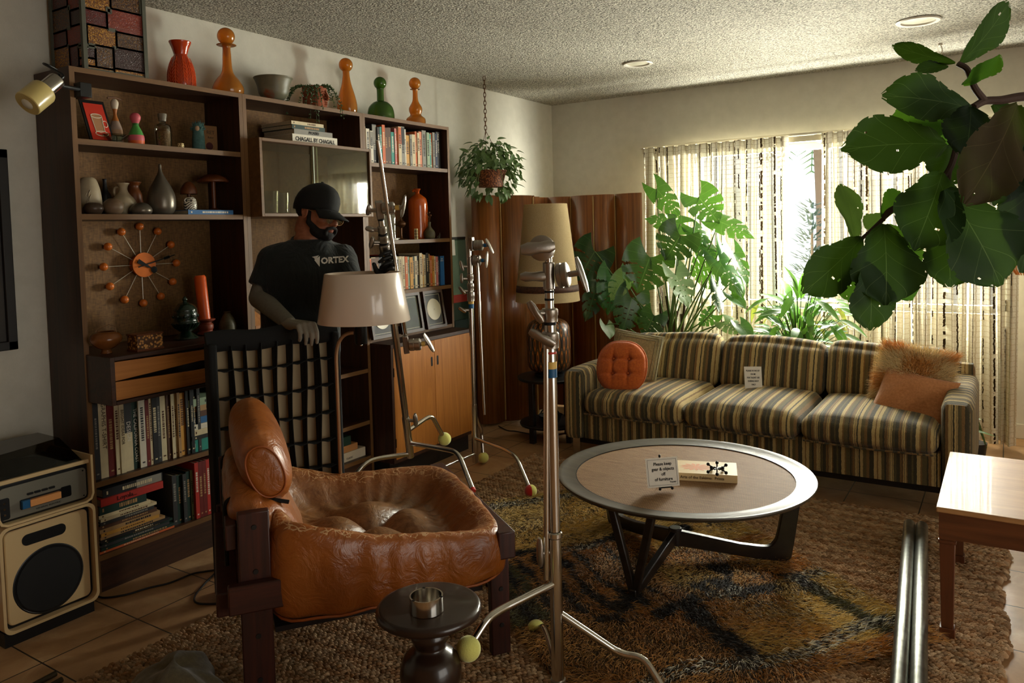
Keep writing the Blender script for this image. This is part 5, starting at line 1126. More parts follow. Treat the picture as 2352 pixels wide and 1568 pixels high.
# things on the coffee table
TT = TZ-.0125
p = at(1632, 1090, Z=TT+.015); ux = (at(1695, 1108, Z=TT)-at(1560, 1100, Z=TT)).normalized(); 
q0 = at(1694, 1110, Z=TT); q1 = at(1552, 1102, Z=TT); q2 = at(1690, 1070, Z=TT+.03)
ux = (q0-q1).normalized(); uy = Vector((-ux[1], ux[0], 0)); W_ = (q0-q1).length+.012; D_ = .168; H_ = .031
r = thing('art_book', 'cream art book with orange flower print and lettered spine on the coffee table', 'book', q1-ux*.012); Mb = frame((0,0,0), ux, y=uy)
ob(MB(Mb).box((0,0,0),(W_,D_,.0025)).box((0,0,H_-.0025),(W_,D_,H_)).box((0,0,.0025),(W_,.0025,H_-.0025)), 'cover', M('book_cream', sr(214, 186, 136), .45), r)
ob(MB(Mb).box((.002,.0025,.0025),(W_-.002,D_-.002,H_-.0025)), 'pages', PAGES, r)
txt('Arts of the Eskimo:  Prints', .0158, M('ink_brown', sr(70, 52, 34), .7), Mb @ frame((W_*.46, -.0007, .010), (1,0,0), y=(0,0,1)), r, 'spine_title', world=False, bold=.0001)
b = MB(Mb @ T(W_*.36, D_*.50, H_+.0004))
for k in range(13):
    a = PI*(-.02+k*2/13); L_ = .052+.016*abs(math.cos(a)); c_, s_ = math.cos(a), math.sin(a); w_ = .0085
    b.add([(c_*.012-s_*.002, (s_*.012+c_*.002)*.8, 0), (c_*.012+s_*.002, (s_*.012-c_*.002)*.8, 0), (c_*L_*.75+s_*w_, (s_*L_*.75-c_*w_)*.85, 0), (c_*L_, s_*L_*.85, 0), (c_*L_*.75-s_*w_, (s_*L_*.75+c_*w_)*.85, 0)], [(0,1,2,3,4)])
b.lathe([(.0001,.0002),(.014,.0002)], 16, cap=False)
ob(b, 'flower_print', M('print_orange', sr(216, 136, 86), .6), r, sharp=0)
p = at(1647, 1078, Z=TT+H_+.015); r = thing('jack_sculpture', 'black metal sculpture of jack-like balls and rods resting on the art book', 'ornament', (p[0], p[1], TT+H_+.0005))
b = MB(); K = []
for k in range(10):
    a = 2*PI*k/10; up = .012 if k % 2 else -.012; K.append((math.cos(a)*.036, math.sin(a)*.036, .019+up))
for k, q in enumerate(K): ob(MB().tube([(0,0,.019), (q[0]*.5, q[1]*.5, .019), q], .003, 8).ball(q, .0068, 14), 'arm', BLACKM, r)
# sign on a small easel
r = thing('table_sign', 'white sign with black hand lettering on a tiny black easel on the coffee table', 'sign', at(1527, 1128, Z=TT))
w_, h_ = 76*2.94/F_PX, 66*2.94/F_PX; Mg = frame(Vector((-w_/2, 0, .018))-RT*.006, RT*.985+FW*.17+Vector((0,0,.04)), y=Vector((-.12,.22,1)))
Mg = frame(RT*(-w_/2-.002)+Vector((0,0,.012)), RT+FW*.1+Vector((0,0,.055)), y=Vector((-.09,.18,1)))
ob(MB(Mg).box((0,0,-.0012),(w_,h_,0)), 'card', PAPER, r)
b = MB(Mg); e = .007
for q in (((e,e),(w_-e,e)), ((w_-e,e),(w_-e,h_-e)), ((w_-e,h_-e),(e,h_-e)), ((e,h_-e),(e,e))): b.beam((*q[0],.0003), (*q[1],.0003), .0009, .0006, up=(0,0,1))
ob(b, 'border_line', INK, r)
for k, s_ in enumerate(('Please keep', 'gear & objects', 'off', 'of furniture')): txt(s_, .0165, INK, Mg @ T(w_*.52, h_*(.74-.175*k), .0004), r, world=False, sx=.92, bold=.0004)
txt('Thanks!', .008, INK, Mg @ T(w_*.80, h_*.13, .0004), r, world=False, bold=.0002)
b = MB(Mg)
for x in (w_*.36, w_*.74): b.tube([(x,.0,-.004),(x,-.004,.006),(x,-.004,.010)], .0025, 8); b.ball((x,-.006,.008), .0058, 12)
b.tube([(w_*.36,-.003,-.004),(w_*.74,-.003,-.004)], .0028, 8); b.tube([(w_*.5,-.003,-.004),(w_*.46,h_+.004,-.004)], .0025, 8); b.ball((w_*.46,h_+.006,-.003), (.0045,.007,.0045), 12); b.tube([(w_*.47,h_*.9,-.004),(w_*.47,-.005,-.055)], .0022, 6)
ob(b, 'easel', BLACKM, r)

# ------------------------------------------------------------------ side table at the right edge
HONEY = wood('honey_maple', sr(150, 104, 60), sr(196, 150, 98), 0, .7, rough=.45, coat=.08, fine=.8); HONEYD = wood('side_table_apron', sr(78, 42, 22), sr(120, 70, 38), 0, .8, rough=.3)
HLEG = wood('side_table_leg', sr(74, 38, 20), sr(112, 62, 34), 2, .8, rough=.3)
ax0, ax1, ay0, ay1, az = -.197, .45, 2.845, 3.565, .456
r = thing('side_table', 'low wooden side table with glossy grained top at the right edge', 'table', ((ax0+ax1)/2, (ay0+ay1)/2, 0))
ob(MB().box((ax0, ay0, az-.018), (ax1, ay1, az)), 'tabletop', HONEY, r, world=True, bev=.004, seg=3)
i_ = .008
for nm, a_, b_ in (('f', (ax0+i_, ay0+i_, az-.105), (ax1-i_, ay0+i_+.02, az-.018)), ('k', (ax0+i_, ay1-i_-.02, az-.105), (ax1-i_, ay1-i_, az-.018)), ('l', (ax0+i_, ay0+i_+.02, az-.105), (ax0+i_+.02, ay1-i_-.02, az-.018)), ('r', (ax1-i_-.02, ay0+i_+.02, az-.105), (ax1-i_, ay1-i_-.02, az-.018))):
    ob(MB().box(a_, b_), 'apron', HONEYD, r, world=True)
for x in (ax0+.032, ax1-.032):
    for y in (ay0+.032, ay1-.032):
        b = MB(); 
        for (z0, z1, w0, w1) in ((0,.018,.017,.020),(.018,.048,.0225,.0225),(.048,.335,.0175,.0225),(.335,.345,.026,.026),(.345,az-.019,.0235,.0235)):
            b.add([(x+a*w0*1.0, y+c*w0, z0) for a, c in ((-1,-1),(1,-1),(1,1),(-1,1))]+[(x+a*w1, y+c*w1, z1) for a, c in ((-1,-1),(1,-1),(1,1),(-1,1))], [(3,2,1,0),(4,5,6,7),(0,1,5,4),(1,2,6,5),(2,3,7,6),(3,0,4,7)])
        ob(b, 'leg', HLEG, r, world=True, bev=.0015)
# a rattan chair back and pendant shade just entering the frame at the right
p = at(2349, 870, d=3.9); r = thing('upholstered_chair', 'edge of an orange upholstered chair at the right edge of the photo', 'chair', (p[0]+.22, p[1], 0))
b = MB(); b.rbox((.01, 0, .62), (.21, .045, .115), .05, 10); ob(b, 'backrest', quilted('tan_leatherette', sr(168, 104, 50), sr(196, 132, 72)), r, sharp=0)
ob(MB().rbox((0.02,.18,.42),(.2,.2,.04),.03,8), 'seat', quilted('tan_leatherette2', sr(168, 104, 50), sr(196, 132, 72)), r, sharp=0)
for x in (-.15, .18):
    for y in (0, .34): ob(MB().cyl((x,y,0),(x,y,.40),.012,.015), 'leg', BLACKM, r)
p = at(2366, 612, d=4.3); r = thing('pendant_lamp', 'ribbed orange pendant shade just showing at the right edge below the fig leaves', 'lamp', p)
b = MB()
for k in range(28): a = 2*PI*k/28; b.tube(spline([(math.cos(a)*.02, math.sin(a)*.02, .06), (math.cos(a)*.06, math.sin(a)*.06, .045), (math.cos(a)*.085, math.sin(a)*.085, -.005), (math.cos(a)*.065, math.sin(a)*.065, -.045)], 4), .0035, 6)
ob(b, 'shade', M('rattan_orange', sr(206, 140, 80), .6), r); ob(MB().cyl((0,0,.055),(0,0,CEIL-p[2]),.003,n=8), 'cord', BLACKP, r)

# ------------------------------------------------------------------ galvanised pipes on the floor
for k, (q0, q1, lab) in enumerate(((at(2100, 1208, Z=.03), at(2075, 1568, Z=.03), 'left one of two galvanised steel pipes lying on the rugs'), (at(2120, 1208, Z=.03), at(2107, 1568, Z=.03), 'right one of two galvanised steel pipes lying on the rugs'))):
    q0 = Vector(((-.364, -.315)[k], 3.77, .052)); q1 = Vector(((-.245, -.194)[k], 2.20, .052))
    r = thing('steel_pipe', lab, 'pipe', ((q0[0]+q1[0])/2, 3.0, .03), group='pair of steel pipes')
    d = (q1-q0).normalized(); b = MB(frame(q0, d.cross(Vector((0,0,1))), z=d)); L_ = (q1-q0).length
    ob(b.lathe([(.021,.001),(.0235,0),(.0242,.002),(.0242,L_-.002),(.0235,L_),(.021,L_-.001),(.021,.001)], 36, cap=False), 'tube', ZINC, r, world=True)
# ------------------------------------------------------------------ jute rug: lumps of knotted yarn over a flat backing
JX0, JX1, JY0, JY1 = -2.46, -.01, .95, 4.03
r = thing('jute_rug', 'large chunky knotted jute rug under the coffee table and armchair', 'rug', ((JX0+JX1)/2, (JY0+JY1)/2, 0))
ob(MB().box((JX0+.01, JY0+.01, .001), (JX1-.01, JY1-.01, .006)), 'backing', M('jute_backing', sr(60, 42, 26), .95), r, world=True)
rng = np.random.default_rng(11); px_, py_ = .0200, .0130
xs = np.arange(JX0, JX1, px_); ys = np.arange(JY0, JY1, py_); gx, gy = np.meshgrid(xs, ys); gx = gx+(np.arange(len(ys)) % 2)[:,None]*px_*.5
X_ = gx.ravel(); Y_ = gy.ravel(); n = len(X_); X_ = X_+rng.normal(0, .0022, n); Y_ = Y_+rng.normal(0, .0016, n)
edge = .012*np.sin(Y_*9)+.008*np.sin(Y_*31); X_ = X_+edge*np.clip((X_-(-.5))/.5, 0, 1)
nu, nv = 7, 4; th = np.linspace(0, 2*np.pi, nu, endpoint=False); ph = np.linspace(.12, np.pi/2+.5, nv)
tv = np.array([[np.sin(p)*np.cos(t_), np.sin(p)*np.sin(t_), np.cos(p)] for p in ph for t_ in th])
a = rng.normal(.30, .30, n); sxx = .0128*(1+.25*rng.random(n)); syy = .0064*(1+.2*rng.random(n)); szz = .0095*(1+.35*rng.random(n))
L = tv[None]*np.stack([sxx, syy, szz], 1)[:,None]; c_, s_ = np.cos(a)[:,None], np.sin(a)[:,None]
V = np.stack([L[...,0]*c_-L[...,1]*s_+X_[:,None], L[...,0]*s_+L[...,1]*c_+Y_[:,None], L[...,2]+.009+.002*rng.random(n)[:,None]], -1).reshape(-1, 3)
q = [[i*nu+k, (i+1)*nu+k, (i+1)*nu+(k+1)%nu, i*nu+(k+1)%nu] for i in range(nv-1) for k in range(nu)]
Q = (np.array(q)[None]+(np.arange(n)*nu*nv)[:,None,None]).reshape(-1, 4)
tone = .8+.8*rng.random(n); mixv = np.clip(.5+.35*np.sin(Y_*70)+.3*rng.normal(0, 1, n), 0, 1)[:,None]
col = (np.array(sr(158, 118, 80))*(1-mixv)+np.array(sr(198, 168, 132))*mixv)*tone[:,None]; col[:,3] = 1
t = NT('jute_yarn'); a_ = t.new('ShaderNodeVertexColor'); a_.layer_name = 'Col'; nz = t.noise(t.coord(scale=(1,1,1)), 420, 2, .7); t.base(t.mix(t.math('MULTIPLY', nz, .5), a_.outputs['Color'], sr(64, 44, 28))); t.set(Roughness=.95); t.bump(nz, .8, .004); t.b.inputs['Specular IOR Level'].default_value = .2
loc = np.array(r.location); raw('knots', V-loc, Q, t.m, np.repeat(col, nu*nv, 0), parent=r)['kind'] = 'stuff'

# ------------------------------------------------------------------ shaggy wool rug, turned to the room
E0 = np.array([-.17, 2.82]); e1 = np.array([-.79, .61]); e2 = np.array([-.61, -.79]); e1 = e1/np.linalg.norm(e1); e2 = np.array([-e1[1], -abs(e1[0])]); LA, LB = 1.83, 1.27
cen = E0+e1*LA/2+e2*LB/2
r = thing('shag_rug', 'long-haired olive and brown wool rug with black bands and checks, on top of the jute rug', 'rug', (cen[0], cen[1], .022))
r['label'] = 'shaggy olive and brown wool rug with black bands and checks, over the jute rug'
M_ = np.eye(3); b = MB(); cs = [E0, E0+e1*LA, E0+e1*LA+e2*LB, E0+e2*LB]
b.prism([(c[0], c[1]) for c in reversed(cs)], .0225, .030); ob(b, 'backing', M('rug_backing', sr(58, 42, 22), .95), r, world=True)
n = 84000; A = rng.random(n)*LA; B = rng.random(n)*LB
def fbm(x, y, s): return np.sin(x*s+1.3*np.sin(y*s*.7))*np.sin(y*s*.9+1.1*np.sin(x*s*.6+2))
wa = A+.018*fbm(A, B, 23)+.006*rng.normal(0, 1, n); wb = B+.014*fbm(B, A, 27)+.005*rng.normal(0, 1, n)
OL, OLL, BRN, GIN, BLK, WHT, GRN = [np.array(c) for c in (sr(172, 142, 70), sr(216, 188, 120), sr(150, 108, 50), sr(196, 142, 72), sr(20, 18, 17), sr(226, 222, 204), sr(84, 80, 44))]
col = np.tile(OL, (n, 1)); 
def put(m, c, c2=None, mixf=None):
    k = np.nonzero(m)[0]; col[k] = c if c2 is None else c*(1-mixf[k,None])+c2*mixf[k,None]
nzz = np.clip(.5+.5*fbm(A*1.3, B, 9)+.25*rng.normal(0, 1, n), 0, 1)
put(wb < 2, OL, BRN, nzz)
put((wb > .66) & (wa < .55), BRN, GIN, nzz)                               # lower left field
put((wb < .62) & (wb > .30) & (wa < .52), OL, GIN, nzz); put((wb < .30) & (wb > .19), OLL, OL, nzz*.5); put((wb < .14), OLL, OL, nzz); put((wb < .19) & (wb > .115), GRN)
put((wa > .56) & (wa < 1.16), BRN, GIN, nzz*.7); put((wa > .56) & (wa < .9) & (wb < .6), OL, GIN, nzz); put(wa > 1.18, OL, OLL, nzz); put((wa > .95) & (wb < .5), OL, OLL, nzz)
for a0_, b0_, b1_ in ((.53, .12, 1.0), (1.16, .1, 1.2)): put((abs(wa-a0_-.02*np.sin(B*14)) < .030) & (B > b0_) & (B < b1_) & (np.sin(B*19+1) > -.55), BLK)
put((abs(wb-.655) < .036) & (wa < .53), BLK); 
for bb in (.84, .93, 1.02, 1.10, 1.19): put((abs(wb-bb) < .017+.006*np.sin(A*20)) & (wa > .60+.1*(1.2-bb)) & (wa < 1.14-.2*abs(bb-1)), BLK)
put((wb > 1.13) & (wa > .6) & (wa < 1.1) & (abs(wb-1.19) > .018), GRN)
put((abs(wb-.70) < .012) & (wa > .62) & (wa < 1.1), BLK)
for (a0_, b0_) in ((.60, .42), (.60, .52), (.62, .80), (.60, .88), (.70, .36)): put((abs(wa-a0_) < .055) & (abs(wb-b0_) < .022+.3*np.abs(wa-a0_+.05)), BLK)
put((abs(wb-.16) < .03) & (wa > .48) & (wa < .60), BLK)
chk = (np.sin(A*2*np.pi/.038)*np.sin(B*2*np.pi/.052)+.25*rng.normal(0, 1, n))
def checks(m): put(m & (chk > .15), BLK); put(m & (chk < -.15), WHT)
checks((abs(A-.135-.05*np.sin(B*9)*.6) < .034)); checks((abs(A-1.75) < .035)); checks((abs(A-.55) < .03) & (B < .62) & (np.sin(B*17) > .1)); checks((abs(A-1.13) < .022) & (np.sin(B*15+2) > .3)); checks((abs(A-.44-.3*(B-.6)) < .0) & (B < 0))
put((A < .085), BRN, GIN, nzz)
col = col*(.8+.65*rng.random(n))[:,None]; col[:,3] = 1
P = np.stack([E0[0]+e1[0]*A+e2[0]*B, E0[1]+e1[1]*A+e2[1]*B, np.full(n, .028)], 1)
an = 1.2*fbm(A, B, 5)+.5*fbm(B, A, 11); lean = np.stack([np.cos(an-.55), np.sin(an-.55), 0*an], 1)*1.15
V, Q, m_ = tufts(P, np.tile([0, 0, .62], (n, 1)), .034+.018*rng.random(n), .0014, .35, rng, 3, .32, lean)
V[:,2] = np.maximum(V[:,2], .024)
loc = np.array(r.location); raw('wool_pile', V-loc, Q, attr_mat('wool_pile', .8, sheen=.2), np.repeat(col, m_, 0), parent=r)['kind'] = 'stuff'

# ------------------------------------------------------------------ turned stool with metal bowl
c = Vector((-1.243, 1.492, 0)); r = thing('stool_table', 'small dark turned wooden drum table with round top in front of the armchair', 'side table', (c[0], c[1], .022))
DARKT = M('dark_turned_wood', sr(44, 28, 20), .28, var=.2, vs=6, coat=.3)
ob(MB(T(0,0,-.022)).lathe([(a, z) for a, z in [(.0001,.452),(.122,.452),(.130,.450),(.1345,.443),(.1345,.434),(.128,.428),(.10,.424),(.0001,.423)]], 72), 'top', DARKT, r, sharp=60)
ob(MB(T(0,0,-.022)).lathe(smooth_prof([(.060,.423),(.058,.410),(.045,.392),(.050,.372),(.042,.352),(.040,.340),(.066,.318),(.078,.285),(.076,.250),(.055,.215),(.048,.19),(.07,.15),(.098,.10),(.11,.05),(.105,.024),(.0001,.022)], 5), 56), 'turned_base', DARKT, r, sharp=60)
p = at(980, 1402, Z=.452); r = thing('metal_bowl', 'open chrome ring bowl standing on the small dark turned table', 'bowl', (p[0], p[1], .4525))
ob(MB().lathe([(.0001,.003),(.038,.003),(.0385,.040),(.042,.040),(.0425,.001),(.0001,.001)], 56), 'ring', CHROME, r, sharp=40)
b = MB()
for a in (.3, 2.4, 4.5): b.boxc((math.cos(a)*.0405, math.sin(a)*.0405, .0402), (.003,.002,.0012), None)
ob(b, 'rim_notches', BLACKM, r)
# green fabric bag at the bottom edge
r = thing('fabric_bag', 'crumpled olive fabric bag on the jute rug at the bottom photo edge', 'bag', (-2.02, 1.22, .022))
p = at(438, 1568, Z=.1); r.location = (p[0]-.03, p[1]-.03, .02)
def bag(u, v):
    a = 2*PI*u; z = v; rr = .135*math.sqrt(max(0.0, 1-z**2.6))*(1+.10*math.sin(a*3+z*3)+.06*math.sin(a*7+2)+.04*math.sin(a*11+z*9))
    return (rr*math.cos(a)*1.1, rr*math.sin(a), .15*z*(1-.10*math.sin(a*2)))
ob(MB().grid(bag, 60, 20), 'cloth', quilted('olive_canvas', sr(70, 60, 36), sr(96, 84, 54)), r, sharp=0)
# two dark strips at bottom left, modelled as rods
p = at(90, 1560, Z=0); r = thing('dark_rods', 'two short dark rods lying on the tiles at the bottom left corner', 'rods', (p[0], p[1], 0))
for (a_, b_) in (((128, 1546), (60, 1582)), ((142, 1560), (100, 1584))):
    q0, q1 = at(*a_, Z=.012), at(*b_, Z=.012); ob(MB().cyl(q0, q1, .009, n=14), 'rod', M('dark_olive_rod', sr(60, 50, 32), .4, .5), r, world=True)
# cables on the tiles
r = thing('power_cable', 'thin black cable running across the tiles beside the bookcase', 'cable', at(350, 1350, Z=0))
ob(MB().tube(spline([at(x, y, Z=.004) for x, y in ((218,1366),(240,1372),(290,1365),(340,1350),(390,1338),(440,1318),(470,1312),(500,1308))], 6), .0038, 8), 'cord', BLACKP, r, world=True)
r = thing('power_cable', 'black cable loop on the tiles at the foot of the black grid', 'cable', at(455, 1370, Z=0))
ob(MB().tube(spline([at(x, y, Z=.004) for x, y in ((520,1290),(470,1340),(448,1368),(452,1384),(490,1386),(530,1380))], 6), .0038, 8), 'cord', BLACKP, r, world=True)
r = thing('power_cable', 'thin cable on the tiles running to the black lamp table', 'cable', at(1180, 990, Z=0))
ob(MB().tube(spline([at(x, y, Z=.004) for x, y in ((1145,978),(1165,988),(1185,990),(1215,996))], 6), .0035, 8), 'cord', BLACKP, r, world=True)

# ------------------------------------------------------------------ stereo and speaker at left
ST_X = -2.90; ST_Y0, ST_Y1 = 1.205, 1.535
CREAMP = M('cream_plastic', sr(206, 178, 132), .35, coat=.2); SILV = M('brushed_silver', sr(150, 146, 132), .38, .75, bump=.1, bs=200)
def rrect(w_, h_, r_, n=6): 
    return [(cx_+r_*math.cos(a), cy_+r_*math.sin(a)) for cx_, cy_, a0 in ((w_-r_, h_-r_, 0), (r_, h_-r_, PI/2), (r_, r_, PI), (w_-r_, r_, 3*PI/2)) for a in [a0+PI/2*k/n for k in range(n+1)]]
r = thing('loudspeaker', 'cream retro loudspeaker with large round black driver under the stereo', 'speaker', (-3.07, (ST_Y0+ST_Y1)/2, 0))
Mf = frame((ST_X-.32, ST_Y0, .05), (0,1,0), y=(0,0,1)); W_ = ST_Y1-ST_Y0; H_ = .375
ob(MB(Mf).prism(rrect(W_, H_, .03), 0, .30), 'shell', CREAMP, r, world=True, bev=.003, sharp=30)
b = MB(Mf); o_ = rrect(W_, H_, .03); i_ = [(x*(W_-.02)/W_+.01, y*(H_-.02)/H_+.01) for x, y in o_]; N_ = len(o_)
b.add([(x, y, .30) for x, y in o_]+[(x, y, .335) for x, y in o_]+[(x, y, .335) for x, y in i_]+[(x, y, .30) for x, y in i_], [(k+N_*j, (k+1)%N_+N_*j, (k+1)%N_+N_*((j+1)%4), k+N_*((j+1)%4)) for j in range(4) for k in range(N_)])
ob(b, 'front_lip', CREAMP, r, world=True, sharp=30)
g_ = .022; ob(MB(Mf @ T(g_, g_, .302)).prism(rrect(W_-2*g_, H_-2*g_, .02), 0, .016), 'baffle', CREAMP, r, world=True, bev=.004)
ob(MB(Mf @ T(.010, .010, .3005)).prism(rrect(W_-.02, H_-.02, .024), 0, .004), 'shadow_gap', BLACKP, r, world=True)
cy_ = W_*.52
ob(MB(Mf @ T(W_*.49, .142, .318)).lathe([(.122,.0),(.118,.0012),(.110,-.004)], 56, cap=False).lathe([(.0001,.0005),(.118,.0005)], 56, cap=False), 'driver_opening', BLACKP, r, world=True)
ob(MB(Mf @ T(W_*.49, .142, .3215)).lathe([(.0001,.002),(.04,.001),(.107,.0),(.11,.0)], 48, cap=False), 'cone', RUBBER, r, world=True)
ob(MB(Mf @ T(W_-.252, .286, .318)).prism(rrect(.150, .040, .019), 0, .0012), 'port_slot', BLACKP, r, world=True)
ob(MB(Mf).box((.01,-.05,.02),(W_-.01,0,.31)), 'foot_plinth', BLACKP, r, world=True)
r = thing('stereo_console', 'retro cream and silver turntable console with tape slot on top of the speaker', 'stereo', (-3.07, (ST_Y0+ST_Y1)/2, .427))
Mf = frame((ST_X-.33, ST_Y0-.0, .427), (0,1,0), y=(0,0,1)); H_ = .165
pl = [(.0, H_), (.0, .03), (.03, 0), (W_-.03, 0), (W_-.009, .009), (W_, .03), (W_, H_)]
o2 = [(W_, H_+.01), (W_, .03), (W_-.009, .009), (W_-.03, 0), (.03, 0), (.009, .009), (0, .03), (0, H_)]
i2 = [(W_-.008, H_+.01), (W_-.008, .032), (W_-.015, .015), (W_-.032, .008), (.032, .008), (.015, .015), (.008, .032), (.008, H_)]
b = MB(Mf); N_ = len(o2); b.add([(x, y, 0) for x, y in o2+i2]+[(x, y, .345) for x, y in o2+i2], [(k, k+1, N_+k+1, N_+k) for k in range(N_-1)]+[(2*N_+k, 3*N_+k, 3*N_+k+1, 2*N_+k+1) for k in range(N_-1)]+[(k, 2*N_+k, 2*N_+k+1, k+1) for k in range(N_-1)]+[(N_+k, N_+k+1, 3*N_+k+1, 3*N_+k) for k in range(N_-1)]+[(0, N_, 3*N_, 2*N_), (N_-1, 3*N_-1, 4*N_-1, 2*N_-1)])
ob(b, 'wrap_shell', CREAMP, r, world=True, sharp=30)
ob(MB(Mf).box((.009,.009,.01),(W_-.009,H_-.02,.322)), 'chassis', BLACKP, r, world=True, bev=.006)
ob(MB(Mf @ T(.016,.018,.3225)).prism(rrect(W_-.035, H_-.052, .014), 0, .004), 'face_panel', SILV, r, world=True, bev=.001)
ob(MB(Mf).box((.008,H_-.02,.322),(W_-.009,H_-.006,.335)), 'top_trim', CREAMP, r, world=True, bev=.002)
fz = .327; px1 = W_-.138
ob(MB(Mf @ T(px1-.113, .040, fz)).prism(rrect(.176, .036, .006), 0, .001), 'tape_bay', BLACKP, r, world=True)
ob(MB(Mf @ T(px1-.085, .046, fz)).box((0,0,0),(.105,.024,.016)), 'cartridge_label', M('cartridge_orange', sr(214, 146, 84), .5), r, world=True, bev=.001)
ob(MB(Mf @ T(px1-.110, .044, fz)).box((0,0,0),(.028,.028,.014)), 'cartridge_end', BLUTAPE, r, world=True, bev=.001)
ob(MB(Mf @ T(px1+.026, .040, fz)).prism(rrect(.036, .040, .005), 0, .002), 'slot_cover', BLACKM, r, world=True)
for k in range(4): ob(MB(Mf @ T(px1-.089+k*.0245, .086, fz)).prism(rrect(.021, .008, .003), 0, .004), 'push_button', BLACKP, r, world=True)
ob(MB(Mf @ T(px1-.182, .022, fz)).prism(rrect(.036, .075, .008), 0, .002), 'switch_panel', BLACKP, r, world=True)
for k in range(3): ob(MB(Mf @ T(px1-.164, .04+k*.02, fz)).cyl((0,0,0),(0,0,.006),.004,n=10), 'toggle', CHROME, r, world=True)
txt('GENERAL ELECTRIC', .0078, INK, Mf @ T(px1-.018, .027, fz+.0004), r, 'maker_lettering', sx=1.25)
for x, y in ((W_-.03, .026), (W_-.03, H_-.045)): ob(MB(Mf @ T(x, y, fz)).lathe([(.0001,.001),(.0025,.001),(.003,0)], 10), 'screw', BLACKM, r, world=True)
SMOKE = NT('smoked_acrylic'); SMOKE.n.remove(SMOKE.b); g = SMOKE.new('ShaderNodeBsdfGlossy'); g.inputs['Roughness'].default_value = .05
tr = SMOKE.new('ShaderNodeBsdfTransparent'); tr.inputs[0].default_value = sr(150, 140, 120); lw = SMOKE.new('ShaderNodeLayerWeight'); lw.inputs[0].default_value = .5; mx = SMOKE.new('ShaderNodeMixShader')
SMOKE.L(SMOKE.math('ADD', SMOKE.math('MULTIPLY', SMOKE.math('POWER', lw.outputs['Facing'], 3), .6), .04), mx.inputs[0]); SMOKE.L(tr.outputs[0], mx.inputs[1]); SMOKE.L(g.outputs[0], mx.inputs[2]); SMOKE.L(mx.outputs[0], SMOKE.out.inputs[0])
b = MB(Mf); z0_, z1_ = .02, .30; y_ = H_-.018
b.add([(.012,y_,z1_),(W_-.012,y_,z1_),(W_-.012,y_,z0_),(.012,y_,z0_),(.03,y_+.085,z1_-.04),(W_-.045,y_+.085,z1_-.10),(W_-.045,y_+.085,z0_+.02),(.03,y_+.085,z0_+.02)], [(4,5,6,7),(0,1,5,4),(1,2,6,5),(2,3,7,6),(3,0,4,7)])
ob(b, 'dust_cover', SMOKE.m, r, world=True, sharp=20)
ob(MB(Mf).box((.012,H_-.028,.012),(W_-.012,H_-.019,.318)), 'deck', BLACKP, r, world=True)
ob(MB(Mf @ T(W_*.45, H_-.018, .16) @ RX(-PI/2)).lathe([(.0001,.006),(.125,.006),(.128,.0)], 48), 'platter', RUBBER, r, world=True)
# ------------------------------------------------------------------ folding plywood screen in the corner
t = NT('screen_plywood'); v = t.coord(scale=(60,60,1.3)); n1 = t.noise(v, 1, 4, .6, .8); v2 = t.coord(scale=(260,260,4)); n2 = t.noise(v2, 1, 2)
t.base(t.mix(t.math('MULTIPLY', n2, .35), t.ramp(n1, [(.3, sr(112, 62, 26)), (.7, sr(168, 102, 48))]), sr(70, 36, 14))); t.set(Roughness=.3); t.b.inputs['Coat Weight'].default_value = .35; PLYW = t.m
r = thing('folding_screen', 'wavy moulded plywood folding screen standing in the back left corner', 'screen', (-2.7, 4.9, 0))
path = [(at(x_, 450, Y=y_)[0], y_) for x_, y_ in ((1082,4.45),(1148,4.62),(1224,4.86),(1236,5.08),(1258,5.27),(1310,5.31),(1362,5.24),(1412,5.33),(1474,5.27))]
SH = 1.655
top = [at(1080, 449, Y=4.40)]
for k in range(len(path)-1):
    p0, p1 = Vector((*path[k], 0)), Vector((*path[k+1], 0)); d = p1-p0; L_ = d.length; nrm = Vector((d[1], -d[0], 0)).normalized(); sg = 1 if nrm.dot(Vector((0,-1,0))) > 0 else -1
    b = MB(); n = 16
    
    def fn(u, v, p0=p0, d=d, nrm=nrm, L_=L_, sg=sg):
        u_ = .015+u*.97; p = p0+d*u_+nrm*sg*(math.sin(PI*u_)**.8*.048-.01); return (p[0], p[1], .02+v*(SH-.02))
    b.grid(fn, n, 1); o = ob(b, 'panel', PLYW, r, world=True, sharp=0, solid=.008)
    if k: ob(MB().box((p0[0]-.004, p0[1]-.004, .03), (p0[0]+.004, p0[1]+.004, SH-.01)), 'hinge', M('canvas_hinge', sr(200, 168, 116), .8), r, world=True)

# ------------------------------------------------------------------ pictures leaning between the unit and the screen
for k, (y, x, w_, h_, c1, lab, lean) in enumerate(((4.235, -3.265, .26, 1.36, sr(36, 54, 38), 'tall grey-green canvas with red band leaning behind the light stand', .04), (4.27, -3.215, .15, .78, sr(22, 40, 34), 'dark green folded board leaning low behind the light stand', .06))):
    r = thing('leaning_canvas', lab, 'canvas', (x, y+w_/2, 0), group='canvases leaning by the right end of the unit')
    Mf = frame((x+.02, y, .003), (0,1,0), y=(-lean,0,1)); ob(MB(Mf).box((0,0,-.018),(w_,h_,0)), 'canvas', M('canvas_'+str(k), c1, .8, var=.15, vs=5), r, world=True)
    if k == 0:
        ob(MB(Mf).box((0,.900,.0),(w_,.955,.0015)), 'red_band', M('red_paint', sr(150, 40, 26), .7), r, world=True); ob(MB(Mf).box((.0,1.235,.0016),(w_*.50,1.345,.0030)), 'paper_note', PAPER, r, world=True)
        ob(MB(Mf).box((0,.955,.0),(w_,h_-.02,.0015)), 'green_field', M('green_paint', sr(92, 112, 90), .8, var=.15, vs=5), r, world=True)
        ob(MB(Mf).box((-.0,h_-.01,-.02),(w_,h_+.004,.004)), 'edge', BLACKW, r, world=True)

